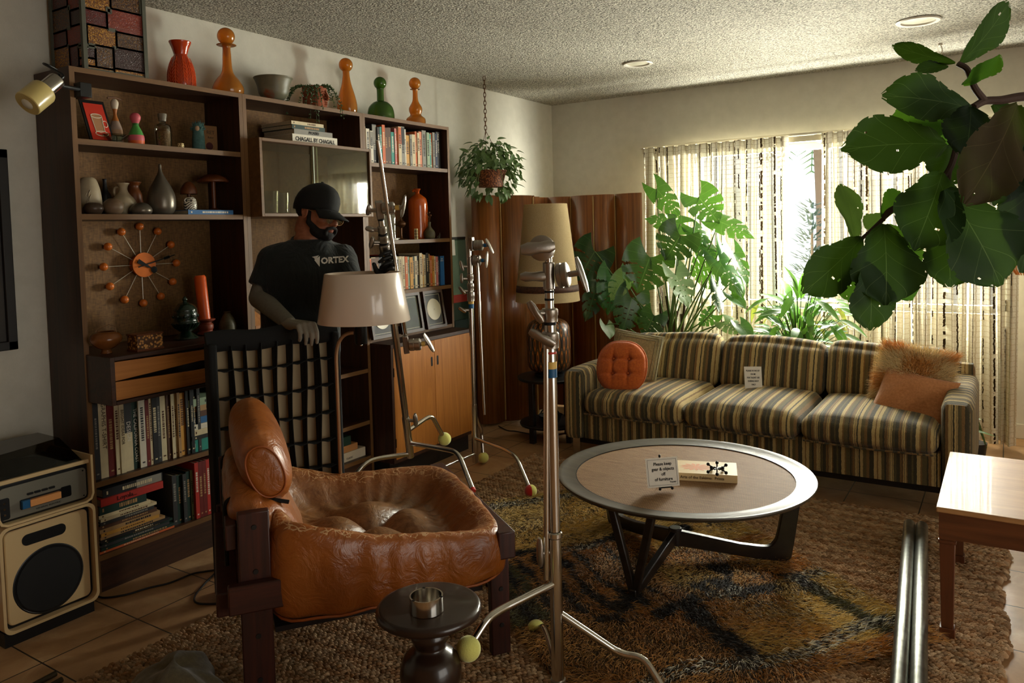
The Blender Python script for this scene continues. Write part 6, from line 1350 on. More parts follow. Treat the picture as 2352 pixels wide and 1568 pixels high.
# ------------------------------------------------------------------ black lamp table with patterned lamp
c = Vector((-2.50, 4.42, 0)); TZ2 = .425
r = thing('lamp_table', 'round black two-tier table under the patterned lamp, left of the sofa', 'table', c)
Mt = I4; q = at(1192, 872, Z=TZ2); RR = .215
c = at(1262, 862, Z=TZ2); r.location = (c[0], c[1], 0)
ob(MB().lathe([(.0001,TZ2-.02),(RR-.005,TZ2-.02),(RR,TZ2-.012),(RR,TZ2-.004),(RR-.004,TZ2),(.0001,TZ2)], 48), 'top', BLACKW, r, sharp=40)
ob(MB().lathe([(.0001,.10),(RR-.012,.10),(RR-.008,.112),(RR-.012,.118),(.0001,.118)], 48), 'lower_shelf', BLACKW, r, sharp=40)
for k in range(4): a = PI/4+k*PI/2+.55; ob(MB().box((math.cos(a)*(RR-.045)-.018, math.sin(a)*(RR-.045)-.018, 0), (math.cos(a)*(RR-.045)+.018, math.sin(a)*(RR-.045)+.018, TZ2-.02)), 'leg', BLACKW, r, bev=.003)
LC = Vector((c[0], c[1], TZ2)); s_ = depth(LC)/F_PX
r = thing('table_lamp', 'table lamp with tall cream cone shade and brown patterned ceramic body', 'lamp', LC+Vector((0,0,.0005)))
ob(MB().lathe([(.0001,0),(34*s_,0),(34*s_,6*s_),(26*s_,10*s_),(.0001,10*s_)], 36), 'foot', BLACKP, r, sharp=40)
t = NT('lamp_ceramic'); uv = t.new('ShaderNodeUVMap').outputs[0]; sx = t.new('ShaderNodeSeparateXYZ'); t.L(uv, sx.inputs[0])
def cell(off):
    fu = t.math('SUBTRACT', t.math('FRACT', t.math('ADD', t.math('MULTIPLY', sx.outputs[0], 22), off)), .5); fv = t.math('SUBTRACT', t.math('FRACT', t.math('ADD', t.math('MULTIPLY', sx.outputs[1], 4), off)), .5)
    d = t.math('ADD', t.math('POWER', t.math('ABSOLUTE', t.math('MULTIPLY', fu, 3.4)), 2), t.math('POWER', t.math('ABSOLUTE', t.math('MULTIPLY', fv, 2.6)), 2)); return d
d1 = t.math('MINIMUM', cell(0), cell(.5)); t.base(t.ramp(d1, [(.10, sr(28,18,12)), (.14, sr(186, 112, 36)), (.42, sr(160, 92, 30)), (.5, sr(42, 30, 22)), (.75, sr(92, 74, 52)), (.9, sr(36, 26, 20))])); t.set(Roughness=.32); t.bump(d1, -.6, .006); t.b.inputs['Coat Weight'].default_value = .3
pr = smooth_prof([(20*s_, 8*s_), (40*s_, 14*s_), (49*s_, 28*s_), (50*s_, 60*s_), (50*s_, 95*s_), (47*s_, 115*s_), (36*s_, 127*s_), (18*s_, 132*s_)], 5)
b = MB(); N_ = 48; L_ = len(pr)
b.grid(lambda u, v: (pr[min(L_-1, round(v*(L_-1)))][0]*math.cos(2*PI*u), pr[min(L_-1, round(v*(L_-1)))][0]*math.sin(2*PI*u), pr[min(L_-1, round(v*(L_-1)))][1]), N_, L_-1); ob(b, 'ceramic_body', t.m, r, sharp=0)
ob(MB().cyl((0,0,128*s_),(0,0,330*s_),5*s_,n=12), 'neck', M('dark_brass', sr(92, 60, 34), .35, .6), r)
t = NT('linen_shade'); t.n.remove(t.b); df = t.new('ShaderNodeBsdfDiffuse'); tl = t.new('ShaderNodeBsdfTranslucent'); mx = t.new('ShaderNodeMixShader'); v = t.coord(scale=(1,1,1)); cc = t.ramp(t.noise(v, 260, 3, .7), [(.3, sr(190, 168, 126)), (.7, sr(216, 196, 154))])
t.L(cc, df.inputs[0]); t.L(cc, tl.inputs[0]); mx.inputs[0].default_value = .3; t.L(df.outputs[0], mx.inputs[1]); t.L(tl.outputs[0], mx.inputs[2]); t.L(mx.outputs[0], t.out.inputs[0]); LSH = t.m
zb, zt_ = 172*s_, 392*s_; rb, rt_ = 74*s_, 49*s_
ob(MB().lathe([(rb, zb),(rb-.5*s_, zb+2*s_),(rt_+(rb-rt_)*.88, zb+26*s_),(rt_, zt_),(rt_-1.2*s_, zt_),(rb-2*s_, zb)], 56, cap=False), 'shade', LSH, r, sharp=60)
z0_, z1_ = zb+22*s_, zb+37*s_; rr = lambda z: rb+(rt_-rb)*(z-zb)/(zt_-zb)+.0015
ob(MB().lathe([(rr(z0_), z0_), (rr(z1_), z1_)], 56, cap=False), 'braid_band', M('braid_brown', sr(70, 40, 22), .7, var=.7, vs=90, bump=.5, bs=200), r, sharp=0, solid=.001)
ob(MB().box((-49*s_,-.001,zt_-5*s_),(49*s_,.001,zt_-4*s_)).box((-.001,-49*s_,zt_-5*s_),(.001,49*s_,zt_-4*s_)), 'spider', BLACKM, r)
r = thing('small_basket', 'small dark open basket with a pale card on the lower shelf of the lamp table', 'basket', (LC[0]+.02, LC[1]-.03, .1185))
ob(MB().lathe([(.0001,.002),(.06,.002),(.082,.05),(.079,.05),(.056,.006),(.0001,.006)], 30), 'bowl', BLACKM, r)
ob(MB().tube(arc((-.08,0,.05),(0,0,.16),(.08,0,.05),12), .004, 8), 'handle', BLACKM, r)
ob(MB().box((.0,-.03,.01),(.002,.03,.065)), 'card', PAPER, r)

# ------------------------------------------------------------------ hanging basket plant
pc_ = at(1112, 190, Z=CEIL); hx = (-2.98, 4.36)
d_ = 0
p = at(1112, 174, Z=CEIL); HB = at(1125, 400, d=depth(p)*1.0+.0)
r = thing('hanging_plant', 'bushy ivy-like plant in a wicker basket hanging on a chain by the unit', 'plant', (p[0]+.03, p[1], 1.60))
cxy = Vector((p[0]+.03, p[1], 0)); s_ = depth((p[0], p[1], 1.7))/F_PX
zt_ = at(1112, 305, X=None, Y=p[1])[2]
b = MB(); z = CEIL; k = 0; LINK = .034
while z > zt_+.02:
    M_ = T(p[0], p[1], z-LINK/2) @ RZ(k % 2*PI/2+.4); b.M = M_
    b.tube([(math.cos(a)*.0085, 0, math.sin(a)*LINK*.56) for a in [2*PI*i/12 for i in range(12)]], .0024, 6, closed=True); z -= LINK*.82; k += 1
b.M = I4; ob(b, 'chain', M('dark_brass', sr(92, 60, 34), .35, .6), r, world=True)
zr = at(1125, 395, Y=p[1])[2]; zb = at(1125, 430, Y=p[1])[2]; c0 = Vector((cxy[0], cxy[1], 0))
b = MB()
for k in range(3): a = k*2*PI/3+.3; b.tube([Vector((p[0],p[1],z+.02)), c0+Vector((math.cos(a)*38*s_, math.sin(a)*38*s_, zr))], .0018, 6)
ob(b, 'hanger_wire', M('dark_brass', sr(92, 60, 34), .35, .6), r, world=True)
WK = NT('wicker'); v = WK.coord(scale=(1,1,1)); br = WK.new('ShaderNodeTexVoronoi'); br.inputs['Scale'].default_value = 110; WK.L(v, br.inputs['Vector']); WK.base(WK.ramp(br.outputs['Distance'], [(.2, sr(196, 120, 66)), (.6, sr(90, 44, 20))])); WK.set(Roughness=.6); WK.bump(br.outputs['Distance'], -1, .006)
ob(MB(T(c0[0], c0[1], 0)).lathe([(.0001,zb),(27*s_,zb),(36*s_,zr),(38*s_,zr),(38*s_,zr+3*s_),(34*s_,zr+3*s_),(.0001,zr-.01)], 32), 'basket', WK.m, r, world=True, sharp=50)
def leaf(b, base, d, L_, W_, up, fold=.15, mi=0, droop=.2, n=5):
    """a pointed leaf with a folded midrib"""
    d = Vector(d).normalized(); s = d.cross(Vector(up)); s = s.normalized() if s.length > 1e-5 else Vector((1,0,0)); nn = s.cross(d); vs = []; uv = []
    base = Vector(base)
    for i in range(n+1):
        t_ = i/n; w_ = W_*.5*math.sin(PI*min(1, t_**.75*.98+.02))**.8 if i < n else .0003; c = base+d*L_*t_-nn*(droop*L_*t_*t_)
        vs += [tuple(c-s*w_+nn*w_*fold*2), tuple(c), tuple(c+s*w_+nn*w_*fold*2)]; uv += [(0, t_), (.5, t_), (1, t_)]
    b.add(vs, [q for i in range(n) for q in ((3*i, 3*i+1, 3*i+4, 3*i+3), (3*i+1, 3*i+2, 3*i+5, 3*i+4))], uv, mi=mi)
def leafmat(name, c1, c2, vein, tr=.35, rough=.4, nveins=6, gloss=.5, vw=.03, vm=.7):
    t = NT(name); uv = t.new('ShaderNodeUVMap').outputs[0]; sx = t.new('ShaderNodeSeparateXYZ'); t.L(uv, sx.inputs[0])
    x = t.math('ABSOLUTE', t.math('SUBTRACT', sx.outputs[0], .5)); mid = t.math('LESS_THAN', x, vw*.55)
    sv = t.math('ABSOLUTE', t.math('SUBTRACT', t.math('FRACT', t.math('SUBTRACT', t.math('MULTIPLY', sx.outputs[1], nveins), t.math('MULTIPLY', t.math('POWER', x, .8), nveins*.55))), .5))
    side = t.math('LESS_THAN', sv, vw*.9); vn = t.math('MAXIMUM', mid, side)
    nz = t.noise(t.coord(), 16, 3); c = t.mix(nz, c1, c2); c = t.mix(t.math('MULTIPLY', vn, vm), c, vein); t.base(c); t.set(Roughness=rough); t.b.inputs['Specular IOR Level'].default_value = gloss
    t.bump(t.math('SUBTRACT', t.math('MULTIPLY', t.noise(t.coord(), 40, 2), .6), vn), .35, .004)
    tl = t.new('ShaderNodeBsdfTranslucent'); t.L(t.mix(.5, c, sr(120, 170, 40)), tl.inputs[0]); mx = t.new('ShaderNodeMixShader'); mx.inputs[0].default_value = tr*.6; t.L(t.b.outputs[0], mx.inputs[1]); t.L(tl.outputs[0], mx.inputs[2]); t.L(mx.outputs[0], t.out.inputs[0]); return t.m
NEPH = leafmat('nephthytis_leaf', sr(64, 100, 54), sr(128, 150, 104), sr(150, 170, 124), .25, .45, 4, .4)
b = MB(); rnd = random.Random(9); cc = Vector((c0[0], c0[1], zr+.02)); st = MB()
for k in range(430):
    a = rnd.uniform(0, 2*PI); u_ = rnd.random()
    if u_ < .62: e_ = rnd.uniform(-.35, 1.35); R_ = rnd.uniform(.55, 1.0); pos = cc+Vector((math.cos(a)*math.cos(e_)*76*s_*R_, math.sin(a)*math.cos(e_)*76*s_*R_, math.sin(e_)*70*s_*R_))
    else: dz = rnd.uniform(0, 62*s_)*1.0; R_ = rnd.uniform(.6, 1.05)*(1-dz/(150*s_)); pos = cc+Vector((math.cos(a)*74*s_*R_, math.sin(a)*74*s_*R_, -dz))
    out = (pos-cc); out[2] *= .3; out.normalize(); d = out*rnd.uniform(.4, 1)+Vector((rnd.uniform(-.5,.5), rnd.uniform(-.5,.5), rnd.uniform(-1.1, .15)))
    lat = (pos-cc).dot(RT)
    if pos[0] < WALLX+.05 or ((pos-cc).dot(-FW) > 0 and -.5*38*s_ < lat < 1.05*38*s_ and zb-.01 < pos[2] < zr+.02): continue
    leaf(b, pos, d, rnd.uniform(.04, .072), rnd.uniform(.026, .042), out+Vector((0,0,.6)), .18, droop=.25)
ob(b, 'foliage', NEPH, r, world=True, sharp=0)
for k in range(26):
    a = rnd.uniform(0, 2*PI); q = Vector((math.cos(a), math.sin(a), 0)); st.tube(arc(cc, cc+q*50*s_+Vector((0,0,.08)), cc+q*72*s_-Vector((0,0,rnd.uniform(0,.15))), 8), .0022, 5)
ob(st, 'stems', M('green_stem', sr(80, 104, 50), .5), r, world=True)
# ------------------------------------------------------------------ monstera behind the sofa
def surf_leaf(b, base, tip, W_, fn_w, normal, n=22, m=7, cup=.12, droop=.15, keep=None, wave=.02, seed=0, twist=0, mi=0, back=0.0):
    """broad leaf as a two-sided grid; fn_w(t) gives half width 0..1, keep(t, q) cuts notches and holes"""
    base, tip = Vector(base), Vector(tip); d = tip-base; L_ = d.length; d.normalize(); nn = Vector(normal); nn = (nn-d*nn.dot(d)).normalized(); s = d.cross(nn)
    if twist: R_ = Matrix.Rotation(twist, 3, d); nn = R_ @ nn; s = R_ @ s
    vs = []; uv = []
    for i in range(n+1):
        t_ = i/n
        for j in range(-m, m+1):
            q = j/m; w_ = fn_w(t_)*W_/2
            c = base+d*(L_*(t_-back*abs(q)**1.5*max(0, 1-t_*2.2)))+s*(w_*q)+nn*(cup*w_*q*q+wave*W_*math.sin(t_*9+q*4+seed)*abs(q)-droop*L_*(t_-.4)**2)
            vs.append(tuple(c)); uv.append((.5+q/2, t_))
    k = 2*m+1; fs = [(i*k+j, i*k+j+1, (i+1)*k+j+1, (i+1)*k+j) for i in range(n) for j in range(2*m) if keep is None or keep((i+.5)/n, (j+.5)/m-1)]
    b.add(vs, fs, uv, mi=mi)
def lut(vals):
    def f(t_): x = t_*(len(vals)-1); i = min(len(vals)-2, int(x)); return vals[i]*(1-(x-i))+vals[i+1]*(x-i)
    return f
MON = leafmat('monstera_leaf', sr(26, 66, 30), sr(64, 122, 52), sr(110, 150, 84), .30, .33, 7, .5, .022, .6)
MOND = leafmat('monstera_leaf_dark', sr(18, 44, 26), sr(40, 80, 40), sr(90, 124, 72), .18, .33, 7, .5, .022, .6)
MONP = leafmat('monstera_leaf_pale', sr(96, 120, 84), sr(128, 152, 104), sr(160, 178, 136), .30, .4, 7, .4, .022, .5)
mw = lut([.62, .86, .97, 1, .98, .93, .85, .74, .60, .42, .2, .02])
def mkeep(seed):
    ph = (seed*.37) % 1
    def k(t_, q):
        a = abs(q); s_ = t_-.16*a            # notches sweep towards the tip
        f = ((s_*4.8+ph*(1 if q > 0 else .6)) % 1)
        if a > .34 and .10 < s_ < .86 and f < .08+.30*(a-.3): return False
        if .13 < a < .26 and .2 < t_ < .75 and ((t_*7+ph) % 1) < .16: return False
        return True
    return k
r = thing('monstera_plant', 'large swiss cheese plant with split glossy leaves behind the sofa', 'plant', (-1.98, 5.12, 0))
r['label'] = 'large plant with split and holed glossy leaves behind the left half of the sofa'
crown = Vector((-1.98, 5.12, .42))
LV = [ # attach px, tip px, width px, Y, material, normal tilt (x, z)
 (1508,433,1562,500,52,5.22,0,(-.1,-.1)),(1605,452,1652,512,84,5.12,0,(-.2,.35)),(1652,507,1733,545,62,5.10,0,(.2,.5)),(1563,540,1527,598,98,4.99,1,(-.1,.3)),(1562,514,1480,500,52,5.12,0,(0,.5)),
 (1493,590,1463,673,116,4.97,1,(-.1,.2)),(1366,577,1326,645,96,5.03,1,(-.1,.25)),(1552,628,1584,708,70,4.97,2,(.5,.1)),(1640,612,1583,628,98,5.16,0,(0,.1)),(1688,580,1720,658,44,5.1,0,(.5,0)),
 (1652,598,1708,684,56,5.06,0,(.3,.1)),(1372,648,1346,740,66,5.06,1,(.5,0)),(1408,636,1398,724,74,5.02,0,(.4,.1)),(1452,684,1430,764,84,5.0,1,(.2,0)),(1502,724,1478,775,64,5.0,1,(-.3,.2)),
 (1638,722,1604,746,42,5.1,0,(0,.4)),(1648,655,1654,720,42,5.02,1,(.7,0)),(1680,676,1714,708,34,5.04,0,(.2,.4)),(1592,522,1626,566,48,5.14,0,(.3,.2)),(1432,640,1402,690,50,4.98,2,(-.3,.3)),
 (1664,738,1704,765,44,5.06,2,(.1,.3)),(1700,745,1728,782,40,5.06,0,(.3,.1)),(1660,560,1668,620,36,5.15,0,(.7,.1)),(1392,746,1402,778,40,4.98,2,(.6,0)),(1612,560,1640,596,50,5.1,0,(.1,.3)),(1690,640,1706,690,36,5.1,0,(.6,0))]
rnd = random.Random(21); st = MB()
for k, (x0, y0, x1, y1, w_, Y_, mt, tl) in enumerate(LV):
    p0 = at(x0, y0, Y=Y_); p1 = at(x1, y1, Y=Y_-.05); s_ = depth(p0)/F_PX
    nrm = -FW+RT*tl[0]+Vector((0,0,tl[1])); b = MB()
    surf_leaf(b, p0, p1, w_*s_*1.03, mw, nrm, 44, 11, cup=.16*(1 if k % 2 else -1), droop=.14, keep=mkeep(k) if w_ > 40 else None, seed=k, back=.42)
    ob(b, 'leaf', (MON, MOND, MONP)[mt], r, world=True, sharp=0)
    mid = (crown+p0)/2+Vector(((p0[0]-crown[0])*.12, -.02, .10+.12*rnd.random())); c0 = crown+Vector((rnd.uniform(-.07,.07), rnd.uniform(-.04,.04), rnd.uniform(-.1,.16)))
    st.tube(arc(c0, mid, p0, 12), [.0075-.004*i/12 for i in range(13)], 7)
ob(st, 'leaf_stalks', M('green_stalk', sr(84, 112, 58), .4, var=.2), r, world=True, sharp=60)
b = MB()
for k in range(7): a = rnd.uniform(0, 6.28); b.tube(spline([(-1.98+.02*math.cos(a), 5.12+.02*math.sin(a), .25), (-1.98+.07*math.cos(a), 5.12+.04*math.sin(a), .5), (-1.98+.10*math.cos(a+.6), 5.12+.05*math.sin(a+.6), .72+.2*rnd.random())], 5), .010, 8)
ob(b, 'brown_stems', M('brown_stem', sr(70, 52, 36), .8, bump=.4), r, world=True)
ob(MB().lathe([(.0001,0),(.10,0),(.135,.26),(.14,.28),(.125,.28),(.0001,.25)], 32, M=T(-1.98,5.12,0)), 'pot', TERRA, r, world=True)
# peace lily
r = thing('peace_lily', 'bushy lily plant with narrow arching leaves in front of the window gap', 'plant', (-1.14, 5.17, 0))
LIL = leafmat('lily_leaf', sr(38, 88, 34), sr(96, 150, 64), sr(130, 170, 96), .35, .35, 10, .5, .02, .4); LILY = leafmat('lily_leaf_yellow', sr(150, 134, 60), sr(186, 160, 84), sr(196, 176, 110), .35, .5, 8, .4, .02, .4)
cr = Vector((-1.14, 5.17, .52)); st = MB(); b = MB(); rnd = random.Random(4)
for k in range(120):
    a = rnd.uniform(0, 2*PI); q = Vector((math.cos(a), math.sin(a)*.42, 0)); h_ = rnd.uniform(.12, .46); rr = rnd.uniform(.05, .30)*(1.1-.5*h_)
    p = cr+q*rr+Vector((0,0,h_-.10*(rr/.3)**2)); d = q*rnd.uniform(.4,1.2)+Vector((0,0,rnd.uniform(-.5,.8)-.8*(rr > .22))); L_ = rnd.uniform(.12, .20)
    st.tube(arc(cr-Vector((0,0,.22)), cr+q*rr*.3+Vector((0,0,h_*.5)), p, 7), .0025, 5); leaf(b, p, d, L_, L_*.30, Vector((0,0,1))-FW*.5, .12, mi=1 if k % 17 == 0 else 0, droop=.35, n=8)
ob(b, 'leaves', [LIL, LILY], r, world=True, sharp=0); ob(st, 'leaf_stalks', M('green_stalk', sr(84, 112, 58), .4), r, world=True)
ob(MB().lathe([(.0001,0),(.09,0),(.12,.28),(.125,.30),(.11,.30),(.0001,.27)], 32, M=T(-1.14,5.17,0)), 'pot', CREAMP, r, world=True)
r = thing('floor_plant', 'low plant with long narrow leaves poking out beyond the right sofa armrest', 'plant', (-.10, 5.08, 0)); b = MB(); st = MB()
for (x0, y0, x1, y1, w_) in ((2205,957,2253,958,14),(2215,984,2288,996,9),(2200,992,2236,990,18),(2214,905,2238,915,6)):
    p0, p1 = at(x0, y0, Y=4.99), at(x1, y1, Y=4.95); leaf(b, p0, p1-p0, (p1-p0).length, w_*depth(p0)/F_PX, (0,-.3,1), .1, droop=.12, n=8); st.tube(arc((-.10,5.08,.1), ((p0[0]-.10)/2,5.05,.35), p0, 8), .003, 5)
ob(b, 'leaves', LIL, r, world=True, sharp=0); ob(st, 'leaf_stalks', M('green_stalk', sr(84, 112, 58), .4), r, world=True); ob(MB().lathe([(.0001,0),(.05,0),(.065,.12),(.0001,.11)], 24, M=T(-.16,5.10,0)), 'pot', BLACKP, r, world=True)

# ------------------------------------------------------------------ fiddle leaf fig reaching in from the right
fw_ = lut([.10, .30, .46, .56, .62, .71, .84, .95, 1.0, 1.0, .96, .86, .68, .42, .12])
FIG = leafmat('fig_leaf', sr(24, 42, 18), sr(40, 64, 28), sr(92, 112, 66), .22, .62, 4.2, .12, .011, .75)
FIGD = leafmat('fig_leaf_dark', sr(12, 24, 13), sr(20, 36, 18), sr(60, 78, 44), .15, .62, 4.2, .12, .011, .65)
FIGB = leafmat('fig_leaf_bright', sr(34, 78, 18), sr(58, 106, 30), sr(46, 78, 28), .5, .62, 4.2, .12, .012, .6)
FIGP = leafmat('fig_leaf_underside', sr(84, 104, 60), sr(108, 126, 78), sr(74, 90, 50), .4, .7, 4.2, .1, .011, .6)
FIGR = leafmat('fig_leaf_brown', sr(44, 34, 20), sr(62, 50, 28), sr(92, 80, 50), .2, .7, 4.2, .1, .011, .6)
r = thing('fiddle_leaf_fig', 'large drooping fig branch with big leathery leaves at upper right', 'plant', (.95, 1.75, 0))
FL = [ # base px, tip px, width px, depth base, depth tip, material, normal tilt
 (2208,148,2328,6,84,1.70,1.66,0,(.3,-.5)),(2192,146,2044,106,42,1.70,1.78,0,(0,-.7)),(2212,198,2300,132,64,1.70,1.62,2,(.3,-.4)),(2236,246,2038,212,108,1.66,1.62,0,(-.1,.25)),
 (2240,262,2034,290,104,1.78,1.84,2,(0,.2)),(2182,327,1945,334,134,1.66,1.60,0,(-.1,.3)),(2232,242,2222,356,128,1.62,1.58,1,(0,.2)),(2345,235,2232,462,140,1.52,1.46,4,(.2,.2)),
 (2286,236,2400,352,120,1.72,1.72,1,(.2,.3)),(2168,392,2106,566,140,1.64,1.56,0,(-.2,.2)),(2172,528,2188,656,124,1.70,1.66,0,(0,.2)),(2176,432,2312,652,196,1.60,1.56,0,(.1,.2)),
 (2372,330,2366,622,170,1.66,1.60,1,(.2,.1)),(1966,552,1938,416,66,1.74,1.80,3,(.2,.0)),(2026,496,2072,434,50,1.72,1.76,2,(0,.3)),(2032,512,2040,698,150,1.62,1.58,0,(-.1,.1)),
 (1996,600,2006,760,104,1.60,1.60,0,(.1,.2)),(1984,546,1852,672,104,1.66,1.62,0,(.3,.2)),(2042,516,2112,634,80,1.74,1.76,2,(.2,.2)),(2050,590,2100,690,76,1.76,1.76,2,(.2,.1)),
 (2194,330,2176,424,112,1.74,1.74,1,(0,.2)),(2030,492,1986,524,44,1.74,1.76,3,(0,.3)),(2180,150,2106,158,34,1.72,1.70,1,(0,.5)),(2300,420,2372,560,150,1.74,1.74,2,(.2,.2)),(2060,300,2200,330,60,1.90,1.90,2,(0,.2)),(2250,258,2200,300,80,1.7,1.66,1,(.2,.1)),
 (1972,592,1950,694,70,1.70,1.70,2,(-.3,.2)),(2300,330,2290,470,110,1.60,1.58,1,(0,.2))]
def fkeep(seed):
    rn = random.Random(seed); H = [(rn.uniform(.4,.92), rn.uniform(-.8,.8)) for _ in range(rn.choice((0,1,2)))]
    def k(t_, q):
        for h, g in H:
            if abs(t_-h) < .013 and abs(q-g) < .035: return False
        if abs(q) > .93 and math.sin(t_*40+seed) > .75: return False
        if t_ > .95 and abs(q) > .4 and math.sin(q*17+seed) > .3: return False
        return True
    return k
for k, (x0, y0, x1, y1, w_, d0, d1, mt, tl) in enumerate(FL):
    p0, p1 = at(x0, y0, d=d0), at(x1, y1, d=d1); b = MB()
    surf_leaf(b, p0, p1, w_*1.1*d0/F_PX, fw_, -FW+RT*tl[0]+Vector((0,0,tl[1])), 44, 16, cup=.14, droop=.22, keep=fkeep(k), wave=.035, seed=k*1.7)
    ob(b, 'leaf', (FIG, FIGD, FIGB, FIGP, FIGR)[mt], r, world=True, sharp=0)
b = MB(); BRK = M('fig_bark', sr(66, 48, 38), .8, bump=.5, bs=80)
def br_(pts, r0, r1): P_ = spline([at(x, y, d=d) for x, y, d in pts], 6); b.tube(P_, [r0+(r1-r0)*i/(len(P_)-1) for i in range(len(P_))], 9)
br_(((2420,225,1.72),(2352,222,1.72),(2300,230,1.72),(2262,232,1.72),(2235,246,1.70)), .011, .008); br_(((2262,232,1.72),(2238,200,1.70),(2222,160,1.70),(2200,146,1.70)), .008, .006)
br_(((2235,246,1.70),(2205,310,1.72),(2180,390,1.72),(2130,440,1.73),(2080,465,1.73),(2040,485,1.73),(2028,505,1.72)), .008, .005); br_(((2050,482,1.73),(2000,530,1.72),(1970,556,1.72)), .005, .004); br_(((2180,390,1.72),(2174,460,1.72),(2170,530,1.71)), .006, .004)
b.tube(spline([(.95,1.75,.25),(.97,1.78,1.0),(.80,1.85,1.55),tuple(at(2420,225,d=1.72))], 8), .014, 10); ob(b, 'branches', BRK, r, world=True)
ob(MB().lathe([(.0001,0),(.14,0),(.17,.28),(.175,.30),(.155,.30),(.0001,.26)], 36, M=T(.95,1.75,0)), 'pot', CREAMP, r, world=True)
# ------------------------------------------------------------------ leather armchair
UA = math.atan2(.81, .58); CO = Vector((-1.84, 1.43, 0))
r = thing('armchair', 'low armchair with rosewood frame and worn cognac leather cushions, in the left foreground', 'armchair', CO, UA)
def prt(b, name, mat, parent=r, **k): return ob(b, name, mat, parent, **k)
F_ = .022
for (a_, b_, nm) in (((-.045,-.03,F_),(.043,.0,.614),'rear_post'), ((-.085,.70,F_),(-.01,.73,.585),'rear_post'), ((.715,-.028,F_),(.780,.004,.352),'front_post'), ((.715,.70,F_),(.775,.73,.35),'front_post')):
    prt(MB().box(a_, b_), nm, ROSE, bev=.004)
prt(MB().box((.735,-.055,.345),(.795,.765,.434)), 'front_rail', ROSE, bev=.005)
prt(MB().box((-.078,-.062,.335),(.60,-.031,.418)), 'side_rail', ROSEX, bev=.005)
prt(MB().box((-.10,.731,.325),(.70,.748,.40)), 'side_rail', ROSEX, bev=.005)
prt(MB().box((-.11,.0,.31),(-.046,.72,.38)), 'rear_rail', ROSE, bev=.005)
prt(MB().box((-.078,.0,.50),(-.047,.70,.575)), 'back_rail', ROSE, bev=.004)
prt(MB().box((.05,.01,.23),(.70,.69,.246)), 'seat_sling', M('dark_sling', sr(30,18,12), .8))
b = MB()
for (x, y, z) in ((0,-.031,.57),(0,-.031,.44),(0,-.031,.25),(0,-.031,.12),(.75,-.029,.24),(.75,-.029,.12)): b.lathe([(.0001,.002),(.007,.002),(.008,0)], 12, M=T(x,y,z) @ RX(PI/2))
prt(b, 'wood_plugs', BLACKW)
# leather
t = NT('cognac_leather'); uv = t.new('ShaderNodeUVMap').outputs[0]; sx = t.new('ShaderNodeSeparateXYZ'); t.L(uv, sx.inputs[0]); v = t.coord()
n1 = t.noise(v, 7, 4, .6); n2 = t.noise(v, 46, 4, .72); n3 = t.noise(t.coord(scale=(1,1,1)), 17, 5, .75)
cog = t.ramp(n1, [(.3, sr(134, 70, 20)), (.7, sr(166, 94, 32))]); worn = t.ramp(n2, [(.3, sr(104, 70, 42)), (.7, sr(150, 108, 68))])
w_ = t.math('ADD', sx.outputs[1], t.math('MULTIPLY', t.math('SUBTRACT', n1, .5), .9)); c = t.mix(t.math('MULTIPLY', w_, 1.0, clamp=True), cog, worn)
vr = t.new('ShaderNodeTexVoronoi', feature='DISTANCE_TO_EDGE'); vr.inputs['Scale'].default_value = 42; nzv = t.new('ShaderNodeTexNoise'); nzv.inputs['Scale'].default_value = 9; mxv = t.new('ShaderNodeMix', data_type='RGBA'); mxv.inputs[0].default_value = .12
t.L(v, nzv.inputs['Vector']); t.L(v, mxv.inputs[6]); t.L(nzv.outputs['Color'], mxv.inputs[7]); t.L(mxv.outputs[2], vr.inputs['Vector'])
crk = t.math('MULTIPLY', t.math('LESS_THAN', vr.outputs['Distance'], .045), t.math('GREATER_THAN', t.math('ADD', n3, t.math('MULTIPLY', t.math('SUBTRACT', sx.outputs[0], .5), .7)), .60))
c = t.mix(t.math('MULTIPLY', crk, .75), c, sr(206, 168, 124)); t.base(c)
t.L(t.ramp(n1, [(.3, (.30,)*3+(1,)), (.8, (.44,)*3+(1,))]), t.b.inputs['Roughness']); t.b.inputs['Coat Weight'].default_value = .12
wr = t.noise(t.coord(scale=(1,1,1)), 14, 4, .6, 1.5); h_ = t.math('ADD', t.math('MULTIPLY', wr, 1.0), t.math('MULTIPLY', t.noise(v, 320, 2), .05)); t.bump(h_, .5, .014); LEA = t.m
cu_, cv_, hu, hv = .410, .332, .375, .414
def sq(th, e=6.5): c_, s_ = math.cos(th), math.sin(th); k = (abs(c_)**e+abs(s_)**e)**(-1/e); return c_*k, s_*k
def rimz(x, y):   # x,y in -1..1 of the footprint
    near = .545-.105*(x*.5+.5); far = .470-.02*(x*.5+.5); z = near+(far-near)*(y*.5+.5)
    if x < -.2: z = z+(.60-z)*min(1, (-x-.2)/.7)*(.55 if abs(y) > .8 else .8)
    return z
RINGS = [(0,.0,'s'),(.10,.02,'s'),(.22,.05,'s'),(.34,.06,'s'),(.46,.08,'s'),(.56,.13,'s'),(.64,.26,'s'),(.71,.46,'s'),(.78,.70,'s'),(.85,.90,'s'),(.92,1.0,'s'),(.975,.985,'s'),(1.01,.88,'o'),(1.03,.62,'o'),(1.035,.34,'o'),(1.025,.12,'o'),(.99,.02,'o'),(.92,.0,'o'),(.7,.0,'o'),(.3,.0,'o'),(0,.0,'o')]
NT_ = 120; vs = []; uvs = []
